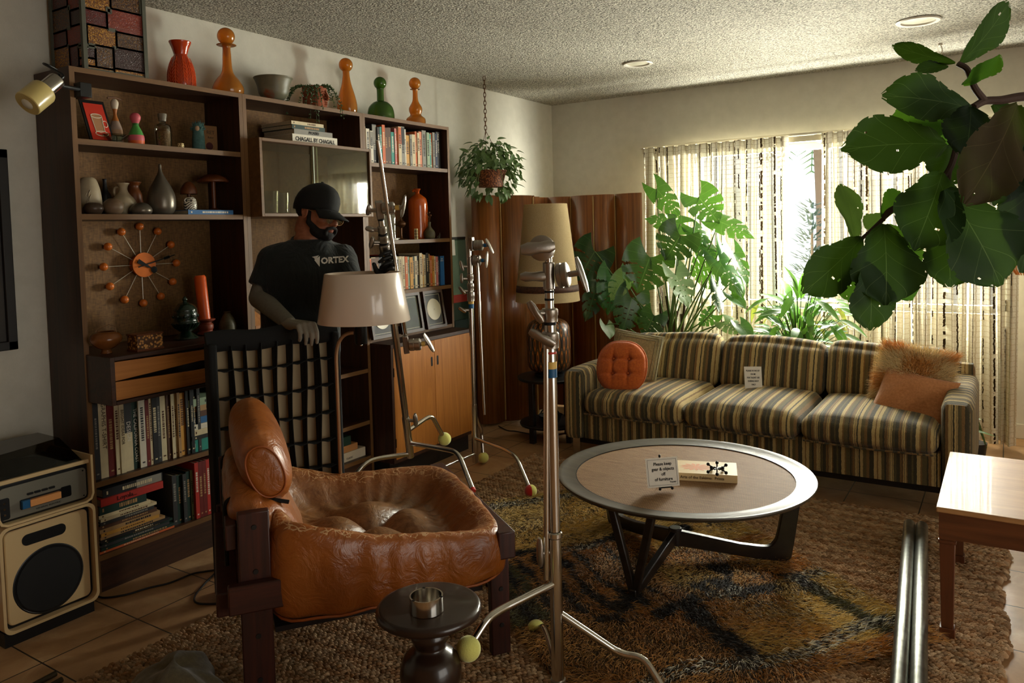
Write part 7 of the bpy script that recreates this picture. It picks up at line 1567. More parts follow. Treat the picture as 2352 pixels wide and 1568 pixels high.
for k, (p, q, kind) in enumerate(RINGS):
    for i in range(NT_):
        th = 2*PI*i/NT_; cx, sy = sq(th, 6.5 if p > .6 else 3); x, y = cx*p, sy*p; rz = rimz(cx, sy); zb = .285
        if kind == 's':
            z = .335+(rz-.335)*q; bul = math.sin(PI*min(1, p/.62))*.078*(abs(math.cos(2*th+.1))**.5) if p < .62 else 0
            z += bul; z += (.006*math.sin(th*26+math.sin(th*5)*2)*(math.exp(-((p-.66)/.12)**2))) + .0035*math.sin(th*41+2*math.sin(th*7))*math.exp(-((p-.85)/.1)**2)
        else: z = zb+(rz-zb)*q+.004*math.sin(th*19+p*30)*(1 if p > .95 else 0)
        pl = 1+(.013*math.sin(th*23+math.sin(th*4)*2.5) if p > .95 and kind == 'o' else 0)+(.02*math.sin(th*3+1) if p > .6 else 0)
        vs.append((cu_+hu*x*pl, cv_+hv*y*pl, z)); wear = max(0, 1-p*1.02) if kind == 's' else 0; wear = min(1, wear*1.9)+(.25 if (kind == 's' and sy > .4 and p > .4) else 0)
        uvs.append((math.exp(-((p-.92)/.14)**2) if kind == 's' else 0, wear))
fs = [(k*NT_+i, k*NT_+(i+1)%NT_, (k+1)*NT_+(i+1)%NT_, (k+1)*NT_+i) for k in range(len(RINGS)-1) for i in range(NT_)]
b = MB(); b.add(vs, [f[::-1] for f in fs], uvs); seat = prt(b, 'seat_cushion', LEA, sharp=0, sub=1)
pp = [(cu_+hu*1.0*sq(2*PI*i/90)[0]*(1+.02*math.sin(2*PI*i/90*3+1)), cv_+hv*1.0*sq(2*PI*i/90)[1]*(1+.02*math.sin(2*PI*i/90*3+1)), .292+.003*math.sin(i*1.3)) for i in range(90)]
me = MB().tube(pp, .0045, 7, closed=True).mesh('piping', M('leather_piping', sr(150, 78, 30), .4), 0); o = bpy.data.objects.new('piping', me); COL.objects.link(o); o.parent = seat
prt(MB().ball((cu_, cv_, .331), (.012,.012,.005), 16), 'tuft_button', LEA)
# back cushion: thick slab leaning back, behind the seat bowl
def bk(P, p):
    x, y, z = P; z0 = (p[2]+1)/2; x += -.13*z0+.004*math.sin(p[1]*17+p[2]*3)*(1-abs(p[2]))
    return [x, y*(1-.10*z0), z+.008*math.sin(p[1]*9)]
b = MB(); b.rbox((.115, .345, .500), (.068, .355, .135), .062, 20, bulge=(.022,.012,.02), fn=bk, uvf=lambda P, a, sg: (.15, .12 if P[1] < .3 else .3)); bc = prt(b, 'back_cushion', LEA, sharp=0, sub=1)
# headrest bolster
NS = 44; sec = []
prof = [(.085,.0),(.084,.45),(.088,.60),(.098,.66),(.108,.76),(.135,.90),(.20,1.0),(.34,1.05),(.48,1.06),(.58,1.0),(.635,.86),(.655,.6),(.66,.0)]
vs = []
for y, s_ in prof:
    for i in range(NS):
        th = 2*PI*i/NS; c_, n_ = sq(th, 2.3); a_ = .128*s_*c_+ (.004*math.sin(i*2.9)*s_ if .10 < y < .16 or y > .6 else 0); b_ = .078*s_*n_
        # long axis leans back: direction (-.34, .94) in (u, z)
        vs.append((.045+a_*-.36+b_*.93, y, .690+a_*.93+b_*.36+.03*(y-.09)))
fs = [(k*NS+i, (k+1)*NS+i, (k+1)*NS+(i+1)%NS, k*NS+(i+1)%NS) for k in range(len(prof)-1) for i in range(NS)]
b = MB(); b.add(vs, [f[::-1] for f in fs], [(.2, .05)]*len(vs)); hr = prt(b, 'headrest', LEA, sharp=0, sub=1)
me = MB().tube([(.045+.128*.64*sq(2*PI*i/NS, 2.3)[0]*-.36+.078*.64*sq(2*PI*i/NS, 2.3)[1]*.93, .0905, .690+.128*.64*sq(2*PI*i/NS, 2.3)[0]*.93+.078*.64*sq(2*PI*i/NS, 2.3)[1]*.36) for i in range(NS)], .0035, 6, closed=True).mesh('piping', M('leather_piping', sr(150, 78, 30), .4), 0); o = bpy.data.objects.new('piping', me); COL.objects.link(o); o.parent = hr
for y in (.10, .60):
    prt(MB().tube(bent([(-.075,y,.42),(-.075,y,.62),(-.02,y,.625),(.11,y,.585)], .035, 6), .0065, 10), 'steel_bracket', BLACKM)
# ------------------------------------------------------------------ black grid (egg crate) held upright behind the armchair
L0 = Vector((-2.55, 1.81, .0)); R0 = Vector((-2.355, 2.30, 0)); d = (R0-L0); W_ = d.length; d.normalize(); HH = .995
r = thing('fabric_grid', 'tall black fabric egg-crate grid with pale backing, held upright by the man', 'light grid', (L0+R0)/2)
FAB = M('black_fabric', sr(11, 13, 13), .85, bump=.3, bs=90); Mg = frame(L0+Vector((0,0,.003)), d, y=(0,0,1)); DP = .10
b = MB(Mg); b.box((0,0,-DP*.7),(.032,HH,.012)); b.box((W_-.032,0,-DP*.7),(W_,HH,.012)); b.box((.032,0,-DP),(W_-.032,.035,.012)); ob(b, 'frame', FAB, r, world=True, bev=.01, seg=3)
b = MB(Mg); b.tube([(x*W_, HH+.002+.005*math.sin(x*13), -.028) for x in [k/16 for k in range(17)]], [(.014,.042)]*17, 12); ob(b, 'top_hem', FAB, r, world=True)
ob(MB(Mg).box((.03,.03,-DP*.66),(W_-.03,HH,-DP*.66+.004)), 'diffusion_backing', M('diffusion_cloth', sr(176, 156, 122), .9), r, world=True)
b = MB(Mg)
for k in range(1, 8):
    x = .032+(W_-.064)*k/8; b.grid(lambda u, v: (x+.006*math.sin(u*9+k)*(v), .035+u*(HH-.05), -DP*.62+v*(DP*.62)), 24, 2)
for k in range(1, 9):
    z = HH*k/9; b.grid(lambda u, v: (.032+u*(W_-.064), z-.008*math.sin(u*PI*8)**2*v+.006*math.sin(u*7+k), -DP*.30+v*DP*.30), 40, 2)
ob(b, 'crate_strips', FAB, r, world=True, sharp=0, solid=.003)
# ------------------------------------------------------------------ white lamp in front of the man
LD = 3.03; c = at(835, 690, d=LD); s_ = LD/F_PX
base = Vector((at(775, 900, d=LD)[0], at(775, 900, d=LD)[1], 0))
r = thing('floor_lamp', 'floor lamp with glossy white cone shade, gooseneck and slim pole in front of the man', 'lamp', base)
zt = at(833, 626, d=LD)[2]; zb = at(835, 738, d=LD)[2]; rt_, rb = 86*s_, 105*s_
SHW = NT('white_plastic_shade'); SHW.set(Roughness=.22); SHW.b.inputs['Base Color'].default_value = sr(222, 206, 188); SHW.b.inputs['Coat Weight'].default_value = .5; SHW.b.inputs['Subsurface Weight'].default_value = 0
cxy = Vector((c[0], c[1], 0))
ob(MB(T(cxy)).lathe([(rb, zb),(rb+.001, zb+.002),(rt_+.001, zt-.002),(rt_, zt),(rt_-.003, zt),(rb-.003, zb)], 72, cap=False), 'shade', SHW.m, r, world=True, sharp=50)
ob(MB(T(cxy)).lathe([(.0001, zt-.012),(rt_-.004, zt-.012),(rt_-.004, zt-.016),(.0001, zt-.016)], 48), 'diffuser_disc', SHW.m, r, world=True)
zs = at(829, 790, d=LD)[2]; sp = at(829, 765, d=LD)
ob(MB(T(sp[0], sp[1], 0)).lathe([(.0001, zs),(.022, zs),(.0245, zs+.004),(.0245, zb+.05),(.0001, zb+.05)], 32), 'socket_cup', BLACKM, r, world=True, sharp=40)
ob(MB(T(sp[0], sp[1], 0)).ball((0,0,zs-.004), .006, 10), 'finial', CHROME, r, world=True)
TAUPE = M('taupe_metal', sr(150, 116, 84), .3, .6); g0 = at(812, 768, d=LD); g0[2] = zs+.045; pz = at(775, 830, d=LD)[2]
ob(MB().tube([base+Vector((0,0,.02)), base+Vector((0,0,pz))]+arc(base+Vector((0,0,pz)), Vector((base[0], base[1], g0[2]+.004)), Vector(g0), 14)[1:], .0072, 14), 'pole', TAUPE, r, world=True)
ob(MB(T(base)).lathe([(.0001,0),(.12,0),(.122,.006),(.118,.014),(.02,.02),(.0001,.02)], 44), 'base', TAUPE, r, world=True)
ob(MB(T(cxy)).ball((0,0,(zt+zb)/2), .032, 16), 'bulb', M('lamp_face_glass', sr(205, 200, 180), .3), r, world=True)
# ------------------------------------------------------------------ chrome light stands
def lever(b, p, n, h, L_=.085, w_=.018, t_=.008):
    """T handle: slim bar along h, seen on axis n"""
    p, n, h = Vector(p), Vector(n).normalized(), Vector(h).normalized(); s = n.cross(h)
    pts = [p-h*L_*.42, p-h*L_*.25, p, p+h*L_*.3, p+h*L_*.52]; b.tube(pts, [(t_*.6,w_*.6),(t_,w_),(t_*1.1,w_*.85),(t_,w_*1.05),(t_*.5,w_*.7)], 12, up=n)
def gobo(r, p, n, h, R_=.030, th=.042, tape=None, L_=.105, rod=None):
    """round grip head clamped with a T handle; n = axis of the disc"""
    p, n = Vector(p), Vector(n).normalized(); Mx = frame(p, n.orthogonal(), z=n)
    g = ob(MB(Mx).lathe([(.0001,-th/2),(R_*.8,-th/2),(R_,-th/2+.004),(R_,-.003),(R_*.9,-.002),(R_*.9,.002),(R_,.003),(R_,th/2-.004),(R_*.8,th/2),(.0001,th/2)], 28), 'grip_head', NICKEL, r, world=True, sharp=35)
    b = MB(); b.cyl(p+n*th/2, p+n*(th/2+.030), .0085, n=14); lever(b, p+n*(th/2+.036), n, h, L_)
    ob(b, 't_handle', NICKEL, r, world=True, sharp=50)
    if tape: ob(MB().cyl(p+n*(th/2+.004), p+n*(th/2+.020), .0105, n=16), 'tape_ring', tape, r, world=True)
def knob(r, p, n, h, L_=.062): 
    b = MB(); p, n = Vector(p), Vector(n).normalized(); b.cyl(p, p+n*.028, .008, n=12); lever(b, p+n*.034, n, h, L_, .0145, .0095); ob(b, 'locking_knob', NICKEL, r, world=True, sharp=50)
def collar(r, p, u, L_, R_): ob(MB(frame(p, Vector(u).orthogonal(), z=u)).lathe([(R_*.8,0),(R_,.002),(R_,L_*.45),(R_*1.06,L_*.5),(R_*1.06,L_*.9),(R_*.9,L_),(.0001,L_)], 26), 'collar', NICKEL, r, world=True, sharp=35)
def tband(r, p, u, L_, R_, m): ob(MB().cyl(p, Vector(p)+Vector(u)*L_, R_, n=26), 'tape_band', m, r, world=True)
def leg(r, pts, R_=.0105, rad=.06, foot=None): 
    g = ob(MB().tube(bent(pts, rad, 8), R_, 16), 'leg', CHROME, r, world=True, sharp=50)
    if foot:
        e = Vector(pts[-1]); d = (e-Vector(pts[-2])).normalized()
        c = e+d*.012; mats = {'yellow': (BALLY, BALLY), 'red': (BALLY, BALLR), 'green': (BALLG, BALLG)}[foot]
        me = MB(); k0 = len(me.f); me.ball(c, .0325, 24); me.mi = [1 if (Vector([sum(me.v[i][a] for i in f)/len(f) for a in range(3)])-c).dot(RT+FW*.3) < -.004 else 0 for f in me.f]
        m_ = me.mesh('tennis_ball_foot', list(mats), 0, r.location); o = bpy.data.objects.new('tennis_ball_foot', m_); COL.objects.link(o); o.parent = g
    return g
felt = lambda n, c: M(n, c, .95, bump=.5, bs=300, sheen=.4)
BALLY, BALLR, BALLG = felt('tennis_yellow', sr(222, 220, 120)), felt('tennis_red', sr(180, 24, 20)), felt('tennis_green', sr(34, 60, 48))
# ---- stand in the foreground
sx_, sy_ = -1.092, 1.882; ZC = lambda y: at(1268, y, Y=sy_)[2]
A = lambda z: Vector((sx_, sy_, z)); U = Vector((0,0,1))
r = thing('light_stand', 'large chrome light stand in the centre foreground, in front of the tall cream lamp', 'light stand', A(.0), group='chrome light stands')
ob(MB().cyl(A(.10), A(.52), .0185, n=30), 'base_sleeve', CHROME, r, world=True); ob(MB().lathe([(.0185,-.004),(.0215,0),(.0215,.012),(.0185,.016)], 30, M=T(A(.52)), cap=False), 'sleeve_rim', CHROME, r, world=True)
z1 = ZC(800); ob(MB().cyl(A(.5), A(z1), .0162, n=30), 'column', CHROME, r, world=True)
ob(MB().cyl(A(.08), A(.10), .022, n=20), 'base_ring', NICKEL, r, world=True)
z2, z3, z4, z5 = ZC(755), ZC(735), ZC(690), ZC(665)
tband(r, A(ZC(866)), U, ZC(846)-ZC(866), .0172, BLUTAPE); tband(r, A(ZC(846)), U, ZC(830)-ZC(846), .0172, YELTAPE); tband(r, A(ZC(812)), U, .006, .0168, REDTAPE)
collar(r, A(ZC(800)), U, ZC(762)-ZC(800), .024); tband(r, A(ZC(746)), U, ZC(738)-ZC(746), .018, RUBBER); ob(MB().cyl(A(ZC(765)), A(ZC(735)), .0165, n=24), 'riser', CHROME, r, world=True)
collar(r, A(ZC(740)), U, ZC(708)-ZC(740), .0225); ob(MB().cyl(A(ZC(710)), A(ZC(665)), .0125, n=22), 'riser', CHROME, r, world=True); tband(r, A(ZC(690)), U, .006, .0135, RUBBER); tband(r, A(ZC(672)), U, .006, .014, RUBBER)
ob(MB().cyl(A(ZC(665)), A(ZC(602)), .0165, n=24), 'head_body', NICKEL, r, world=True, bev=.003); ob(MB().cyl(A(ZC(602)), A(ZC(586)), .010, n=20), 'pin', CHROME, r, world=True)
ob(MB().cyl(A(ZC(590)), A(ZC(560)), .0135, n=20), 'pin_socket', NICKEL, r, world=True)
CAMD = -FW
gobo(r, A(ZC(570))-RT*.018+CAMD*.012, CAMD-RT*.15, -RT*.98-U*.12+CAMD*.1, .036, .040, None, .10)
gobo(r, A(ZC(632))+RT*.040, RT+U*.15+CAMD*.25, U*-.95+RT*.3, .036, .034, None, .11)
knob(r, A(ZC(635))-RT*.012, CAMD*.2-RT, RT+U*.02, .085)
knob(r, A(ZC(718))-RT*.010+CAMD*.008, -RT*.8+CAMD*.5, U*.8-RT*.5, .075); knob(r, A(ZC(772))-RT*.008+CAMD*.012, -RT*.6+CAMD*.8, RT*.85-U*.5, .085)
knob(r, A(.475)-RT*.012, -RT*.9+CAMD*.35, U, .085)
q0 = at(1262, 800, d=2.24); q1 = at(1255, 1330, d=2.26); ob(MB().cyl(A(ZC(780))-RT*.012-FW*.012, at(1255, 1330, d=2.21), .008, n=14), 'grip_arm', CHROME, r, world=True)
def gz(px, py, z): return at(px, py, Z=z)
leg(r, [A(.30), at(1425, 1502, d=2.22), at(1478, 1508, d=2.20), at(1560, 1640, d=2.12)], .0110, .05, 'yellow')
leg(r, [A(.385), at(1150, 1400, d=2.10), at(1120, 1420, d=2.06), at(1082, 1480, d=2.02)], .0110, .045, 'yellow')
leg(r, [A(.13), A(.13)+(FW*.20-RT*.02), A(.13)+(FW*.26-RT*.03), A(.045)+(FW*.42-RT*.05)], .0110, .05, 'yellow')
# ---- second stand, standing by the door cabinet
bx, by = -2.605, 3.590; A = lambda z: Vector((bx, by, z)); ZB = lambda y: at(1088, y, Y=by)[2]
r = thing('light_stand', 'upright chrome light stand beside the teak door cabinet, with tennis ball feet', 'light stand', A(0), group='chrome light stands')
ob(MB().cyl(A(.06), A(.40), .0185, n=28), 'base_sleeve', CHROME, r, world=True); ob(MB().cyl(A(.38), A(ZB(705)), .0155, n=24), 'column', CHROME, r, world=True)
tband(r, A(ZB(708)), U, ZB(698)-ZB(708), .0165, BLUTAPE); tband(r, A(ZB(698)), U, ZB(690)-ZB(698), .0165, YELTAPE)
collar(r, A(ZB(692)), U, .055, .021); ob(MB().cyl(A(ZB(680)), A(ZB(640)), .0125, n=20), 'riser', CHROME, r, world=True); collar(r, A(ZB(668)), U, .045, .019); collar(r, A(ZB(645)), U, .04, .018)
ob(MB().cyl(A(ZB(640)), A(ZB(572)), .010, n=18), 'riser', CHROME, r, world=True); ob(MB().cyl(A(ZB(628)), A(ZB(590)), .016, n=20), 'head_body', NICKEL, r, world=True, bev=.002)
gobo(r, A(ZB(598))+RT*.040, RT+CAMD*.2, U*.98+RT*.1, .030, .045, BLUTAPE, .10); gobo(r, A(ZB(563))+RT*.052, RT+CAMD*.2, -U*.9+RT*.45, .030, .055, BLUTAPE, .10)
ob(MB().boxc(A(ZB(560))+RT*.012, (.013,.013,.040)), 'arm_clamp', NICKEL, r, world=True, bev=.003)
knob(r, A(ZB(612))-RT*.012, -RT+CAMD*.2, -RT*.3+U, .065); knob(r, A(ZB(640))-RT*.016, -RT+CAMD*.3, U, .06); knob(r, A(ZB(668))-RT*.016, -RT+CAMD*.5, U*.6-RT*.5, .06); knob(r, A(ZB(712))-RT*.016, -RT+CAMD*.3, U*.4-RT*.6, .055)
ob(MB().cyl(A(ZB(590))+RT*.045+CAMD*.02, at(1113, 952, d=depth(A(.6))-.05), .0078, n=14), 'grip_arm', CHROME, r, world=True)
dA = depth(A(.1))
q_ = at(1217, 1122, Z=.062); leg(r, [A(.20), A(.20)+(q_-A(.062))*.62+U*.012, A(.20)+(q_-A(.062))*.78, q_], .0105, .05, 'red')
q_ = at(955, 1140, Z=.05); leg(r, [A(.11), A(.11)+(q_-A(.05))*.66+U*.02, A(.11)+(q_-A(.05))*.8, q_], .0105, .05, 'yellow')
leg(r, [A(.36), at(1102, 978, d=dA+.14), at(1106, 990, d=dA+.18), at(1110, 1046, d=dA+.16)], .0105, .04, 'yellow')
p = at(1040, 1132, Z=.0325+.022); r2 = thing('tennis_ball', 'dark green and orange ball foot lying beyond the leather cushion, by the rug edge', 'ball', p)
b = MB(); b.ball((0,0,0), .0325, 24); b.mi = [1 if (Vector([sum(b.v[i][a] for i in f)/len(f) for a in range(3)])).normalized().dot(CAMD*.8+RT*.5) > .82 else 0 for f in b.f]; ob(b, 'felt', [BALLG, felt('tennis_orange', sr(176, 74, 40))], r2, sharp=0)
# ---- third stand, tilted, carried by the man
CB, CT = at(943, 1048, d=3.60), at(872, 480, d=3.10); U3 = (CT-CB).normalized(); LL = (CT-CB).length
def on_(y): t_ = (1048-y)/(1048-480.); lo, hi = 0., 1.
def C3(y):
    lo, hi = 0., 1.1
    for _ in range(30):
        m_ = (lo+hi)/2; P = CB+(CT-CB)*m_; py = PY-F_PX*(P-CAM).dot(UP)/(P-CAM).dot(FW)
        if py > y: lo = m_
        else: hi = m_
    return CB+(CT-CB)*lo
r = thing('light_stand', 'tilted chrome light stand gripped by the man, passing behind the white lamp shade', 'light stand', (CB[0], CB[1], CB[2]), group='chrome light stands')
ob(MB().cyl(C3(1050), C3(958), .0175, n=26), 'base_sleeve', CHROME, r, world=True); ob(MB().cyl(C3(965), C3(588), .0148, n=24), 'column', CHROME, r, world=True)
tband(r, C3(596), U3, (C3(586)-C3(596)).length, .0155, BLUTAPE); tband(r, C3(586), U3, (C3(579)-C3(586)).length, .0155, YELTAPE)
collar(r, C3(580), U3, .036, .0205); collar(r, C3(557), U3, .034, .019); ob(MB().cyl(C3(585), C3(500), .012, n=20), 'riser', CHROME, r, world=True); collar(r, C3(535), U3, .03, .0175); tband(r, C3(540), U3, .005, .0185, RUBBER); tband(r, C3(560), U3, .005, .02, RUBBER); tband(r, C3(505), U3, .006, .0135, RUBBER)
ob(MB(frame(C3(482), U3.orthogonal(), z=U3)).boxc((0,0,0), (.015,.015,.036)), 'head_body', NICKEL, r, world=True, bev=.003)
gobo(r, C3(478)+RT*.036+CAMD*.01, RT+U3*.05, U3*.9+RT*.25, .024, .050, YELTAPE, .095); knob(r, C3(483)-RT*.012, -RT, RT*.3+U3, .045)
knob(r, C3(528)-RT*.014, -RT+U3*.1, U3*.3-RT, .04); knob(r, C3(556)-RT*.014+CAMD*.006, -RT+CAMD*.4, -U3*.8-RT*.3, .05)
q0, q1 = at(867, 322, d=2.97), at(932, 772, d=3.27); ob(MB().cyl(q0, q1, .0078, n=14), 'grip_arm', CHROME, r, world=True)
ob(MB(frame(at(932, 790, d=3.27), U3.orthogonal(), z=U3)).boxc((0,0,0), (.012,.012,.042)), 'arm_clamp', NICKEL, r, world=True, bev=.003)
gobo(r, at(953, 791, d=3.27), RT+U3*.1, U3*.85-RT*.35, .026, .050, YELTAPE, .10)
knob(r, C3(965)+RT*.012, RT+CAMD*.3, U3, .07)
leg(r, [C3(1042), at(868, 1052, d=3.46), at(838, 1062, d=3.40), at(812, 1098, d=3.36)], .0105, .05)
leg(r, [C3(1017), at(1020, 1031, d=3.40), at(1052, 1038, d=3.34), at(1085, 1122, d=3.22)], .0105, .05)
g = r.children[-1]; e = at(1085, 1122, d=3.22); me = MB().cyl(e, e+(e-at(1060,1062,d=3.33)).normalized()*.014, .012, n=16).mesh('red_tip', REDTAPE, 35, r.location); o = bpy.data.objects.new('red_tip', me); COL.objects.link(o); o.parent = g
leg(r, [C3(990), at(976, 962, d=3.66), at(992, 955, d=3.70), at(1019, 1004, d=3.78)], .0105, .035, 'yellow')
# ------------------------------------------------------------------ the man
def remesh(o, vox, smooth=3, fac=.5):
    m_ = o.modifiers.new('remesh', 'REMESH'); m_.mode = 'VOXEL'; m_.voxel_size = vox; m_.use_smooth_shade = True
    if smooth: s_ = o.modifiers.new('smooth', 'SMOOTH'); s_.iterations = smooth; s_.factor = fac
    return o
def capsule(b, p, q, r0, r1, n=14, flat=None):
    p, q = Vector(p), Vector(q); d = (q-p).normalized(); N_ = 5
    pts = [p-d*r0*math.cos(PI/2*k/N_) for k in range(N_)]+[p, q]+[q+d*r1*math.sin(PI/2*k/N_) for k in range(1, N_+1)]
    rs = [max(.0005, r0*math.sin(PI/2*k/N_)) for k in range(N_)]+[r0, r1]+[max(.0005, r1*math.cos(PI/2*k/N_)) for k in range(1, N_+1)]
    if flat: rs = [(a, a*flat[0]) for a in rs]; b.tube(pts, rs, n, up=flat[1])
    else: b.tube(pts, rs, n)
SKIN = NT('skin'); v = SKIN.coord(); n_ = SKIN.noise(v, 30, 4, .6); SKIN.base(SKIN.ramp(n_, [(.3, sr(140, 84, 58)), (.7, sr(176, 114, 82))])); SKIN.set(Roughness=.48); SKIN.b.inputs['Subsurface Weight'].default_value = .08; SKIN.b.inputs['Subsurface Radius'].default_value = (.02,.008,.004); SKIN.bump(SKIN.noise(v, 240, 2), .15, .002); SKIN = SKIN.m
t = NT('black_tshirt'); v = t.coord(); fold = t.noise(t.coord(scale=(1,1,.45), rot=(0,.5,0)), 13, 3, .6, .6); t.base(t.ramp(t.noise(v, 160, 3, .7), [(.3, sr(9, 14, 14)), (.7, sr(17, 25, 24))])); t.set(Roughness=.9); t.b.inputs['Sheen Weight'].default_value = .12; t.bump(fold, .55, .03); TSH = t.m
SLV = M('grey_sleeve', sr(112, 108, 96), .85, var=.08, vs=60, bump=.35, bs=30, bd=.006); GLV = M('grey_knit_glove', sr(132, 126, 112), .85, bump=.3, bs=260); GLB = M('black_glove', sr(16,16,17), .45, bump=.2, bs=60)
CAPM = M('black_cap', sr(11, 12, 12), .8, bump=.3, bs=240); BEARD = M('beard_hair', sr(20, 15, 12), .85, bump=.9, bs=420, bd=.004); DENIM = M('dark_trousers', sr(15, 15, 17), .85, bump=.2)
DM = 3.42
hipc = at(688, 900, d=3.44); hipc = Vector((hipc[0], hipc[1], .93)); shR = at(632, 588, d=3.40); shL = at(782, 586, d=3.50)
neckb = at(712, 520, d=3.46); chest = (shR+shL)/2
across = (shL-shR).normalized(); fwd = Vector((across[1], -across[0], 0)).normalized()
if fwd.dot(Vector((1,0,0))) < 0: fwd = -fwd
r = thing('person', 'man in black cap, glasses, black t-shirt and grey sleeves, gripping the grid and a stand', 'person', (hipc[0], hipc[1], 0))
elR, wrR, haR = at(597, 684, d=3.36), at(664, 742, d=3.13), at(694, 752, d=3.08)
elL, wrL, haL = at(812, 700, d=3.34), at(872, 648, d=3.17), at(893, 606, d=3.12)
acr = Vector((across[0], across[1], 0)).normalized()
def torso(b, g=0.0, z0=None):
    """stack of elliptical sections from hips to shoulders"""
    top = (shR+shL)/2; S = []
    for zf, wd, dp in ((0,.160,.112),(.14,.152,.108),(.30,.145,.106),(.48,.155,.114),(.66,.168,.120),(.80,.172,.116),(.90,.165,.104),(.97,.140,.090),(1.03,.105,.075),(1.09,.066,.062)):
        c = hipc+(top-hipc)*zf; c = Vector((c[0], c[1], hipc[2]-.06+(top[2]+.03-hipc[2]+.06)*zf))+fwd*(.015*math.sin(PI*zf)); S.append((c, wd*1.06+g, dp+g))
    n = 28; vs = []
    for c, w_, d_ in S: vs += [tuple(c+acr*(w_*math.cos(2*PI*k/n))+fwd*(d_*math.sin(2*PI*k/n))) for k in range(n)]
    L_ = len(S); fs = [(i*n+k, i*n+(k+1)%n, (i+1)*n+(k+1)%n, (i+1)*n+k) for i in range(L_-1) for k in range(n)]+[tuple(range(n-1,-1,-1)), tuple(range((L_-1)*n, L_*n))]
    b.add(vs, fs)
# head frame
hf = (RT*.84-FW*.44-UP*.25).normalized(); hup = (UP*.92+RT*.26-FW*.05); hup = (hup-hf*hup.dot(hf)).normalized(); hl = hup.cross(hf)    # hl points to his left
EAR = at(704, 484, d=3.38); HC = EAR+hl*.072
if (EAR-CAM).length > 0 and hl.dot(FW) < 0: HC = EAR-hl*.072
left = hl if hl.dot(FW) > 0 else -hl
Mh = Matrix.Identity(4)
for i in range(3): Mh[i][0], Mh[i][1], Mh[i][2], Mh[i][3] = hf[i], left[i], hup[i], HC[i]
# body: one continuous surface (legs, trunk, arms, neck, head)
b = MB(); torso(b, -.012)
b.tube(spline([neckb-Vector((0,0,.10)), neckb-Vector((0,0,.02)), HC-hup*.075-hf*.03, HC-hf*.02], 5), [.075]*4+[.062]*6+[.058]*6, 16)
for s_, e_, w_ in ((shR, elR, wrR), (shL, elL, wrL)): capsule(b, s_, e_, .046, .040); capsule(b, e_, w_, .042, .027)
fl = []
for sg in (-1, 1):
    h_ = hipc+acr*.09*sg; k_ = h_+fwd*.03-Vector((0,0,.42)); f_ = Vector((k_[0]-fwd[0]*.02, k_[1]-fwd[1]*.02, .09)); capsule(b, h_, k_, .088, .058); capsule(b, k_, f_, .058, .038); fl.append((h_, k_, f_))
o_ = b.M; b.M = Mh
b.ball((-.018,0,.042), (.097,.076,.088), 24); b.ball((.018,0,-.010), (.078,.066,.075), 20); b.ball((.045,0,-.052), (.052,.050,.045), 18); b.ball((.078,0,-.078), (.024,.026,.020), 14)
b.ball((.062,0,.018), (.038,.058,.020), 14)
b.tube([(.085,0,.012),(.100,0,-.008),(.114,0,-.026),(.098,0,-.036)], [.010,.0105,.0135,.009], 12); b.ball((.100,.012,-.030), (.012,.010,.009), 10); b.ball((.100,-.012,-.030), (.012,.010,.009), 10)
b.ball((.096,0,-.0525), (.014,.024,.0065), 12); b.ball((.092,0,-.063), (.013,.020,.007), 12)
for sg in (-1, 1):
    b.ball((.066, sg*.034, -.022), (.030,.026,.026), 12)
    b.lathe([(.0001,-.006),(.012,-.006),(.024,.002),(.027,.008),(.022,.010),(.010,.004),(.0001,.004)], 18, M=T(-.004, sg*.073, -.004) @ RX(-sg*PI/2) @ RZ(.2) @ Matrix.Diagonal((.75,1.25,1,1)) @ RY(0))
b.M = o_; body = ob(b, 'body', SKIN, r, world=True, sharp=0); remesh(body, .0052, 3)
def eyes():
    b = MB(Mh)
    for sg in (-1, 1): b.tube([(.080, sg*.018, -.001),(.086, sg*.031, -.006),(.076, sg*.046, -.002)], [.0018,.0022,.0012], 6); b.tube([(.092, sg*.014, .018),(.094, sg*.032, .024),(.080, sg*.052, .018)], [.003,.0042,.002], 6)
    ob(b, 'brows_and_lashes', BEARD, r, world=True)
    b = MB(Mh)
    for sg in (-1, 1): b.ball((.076, sg*.032, .001), .0125, 14)
    ob(b, 'eyeballs', M('eye_white', sr(196, 184, 170), .25), r, world=True)
eyes()
ob(MB(Mh).ball((.0935,0,-.0545), (.0155,.021,.0045), 12).ball((.0925,0,-.061), (.015,.018,.0055), 12), 'lips', M('lips', sr(140, 74, 62), .4), r, world=True)
# beard, moustache, hair
b = MB(Mh); b.ball((.048,0,-.075), (.056,.053,.036), 20); b.ball((.084,0,-.084), (.028,.032,.024), 16); b.tube([(.104,-.026,-.050),(.112,-.008,-.0430),(.112,.008,-.0430),(.104,.026,-.050)], .0075, 10); b.tube([(.104,-.026,-.048),(.098,-.032,-.066),(.095,-.024,-.080)], .0085, 10); b.tube([(.104,.026,-.048),(.098,.032,-.066),(.095,.024,-.080)], .0085, 10)
for sg in (-1, 1): capsule(b, (.016, sg*.070, .005), (.020, sg*.065, -.045), .007, .011); capsule(b, (.020, sg*.065, -.045), (.058, sg*.044, -.072), .012, .017)
bd = ob(b, 'beard', BEARD, r, world=True, sharp=0); remesh(bd, .004, 2)
b = MB(Mh); b.ball((-.030,0,.010), (.082,.0745,.062), 22); ob(b, 'short_hair', BEARD, r, world=True, sharp=0)
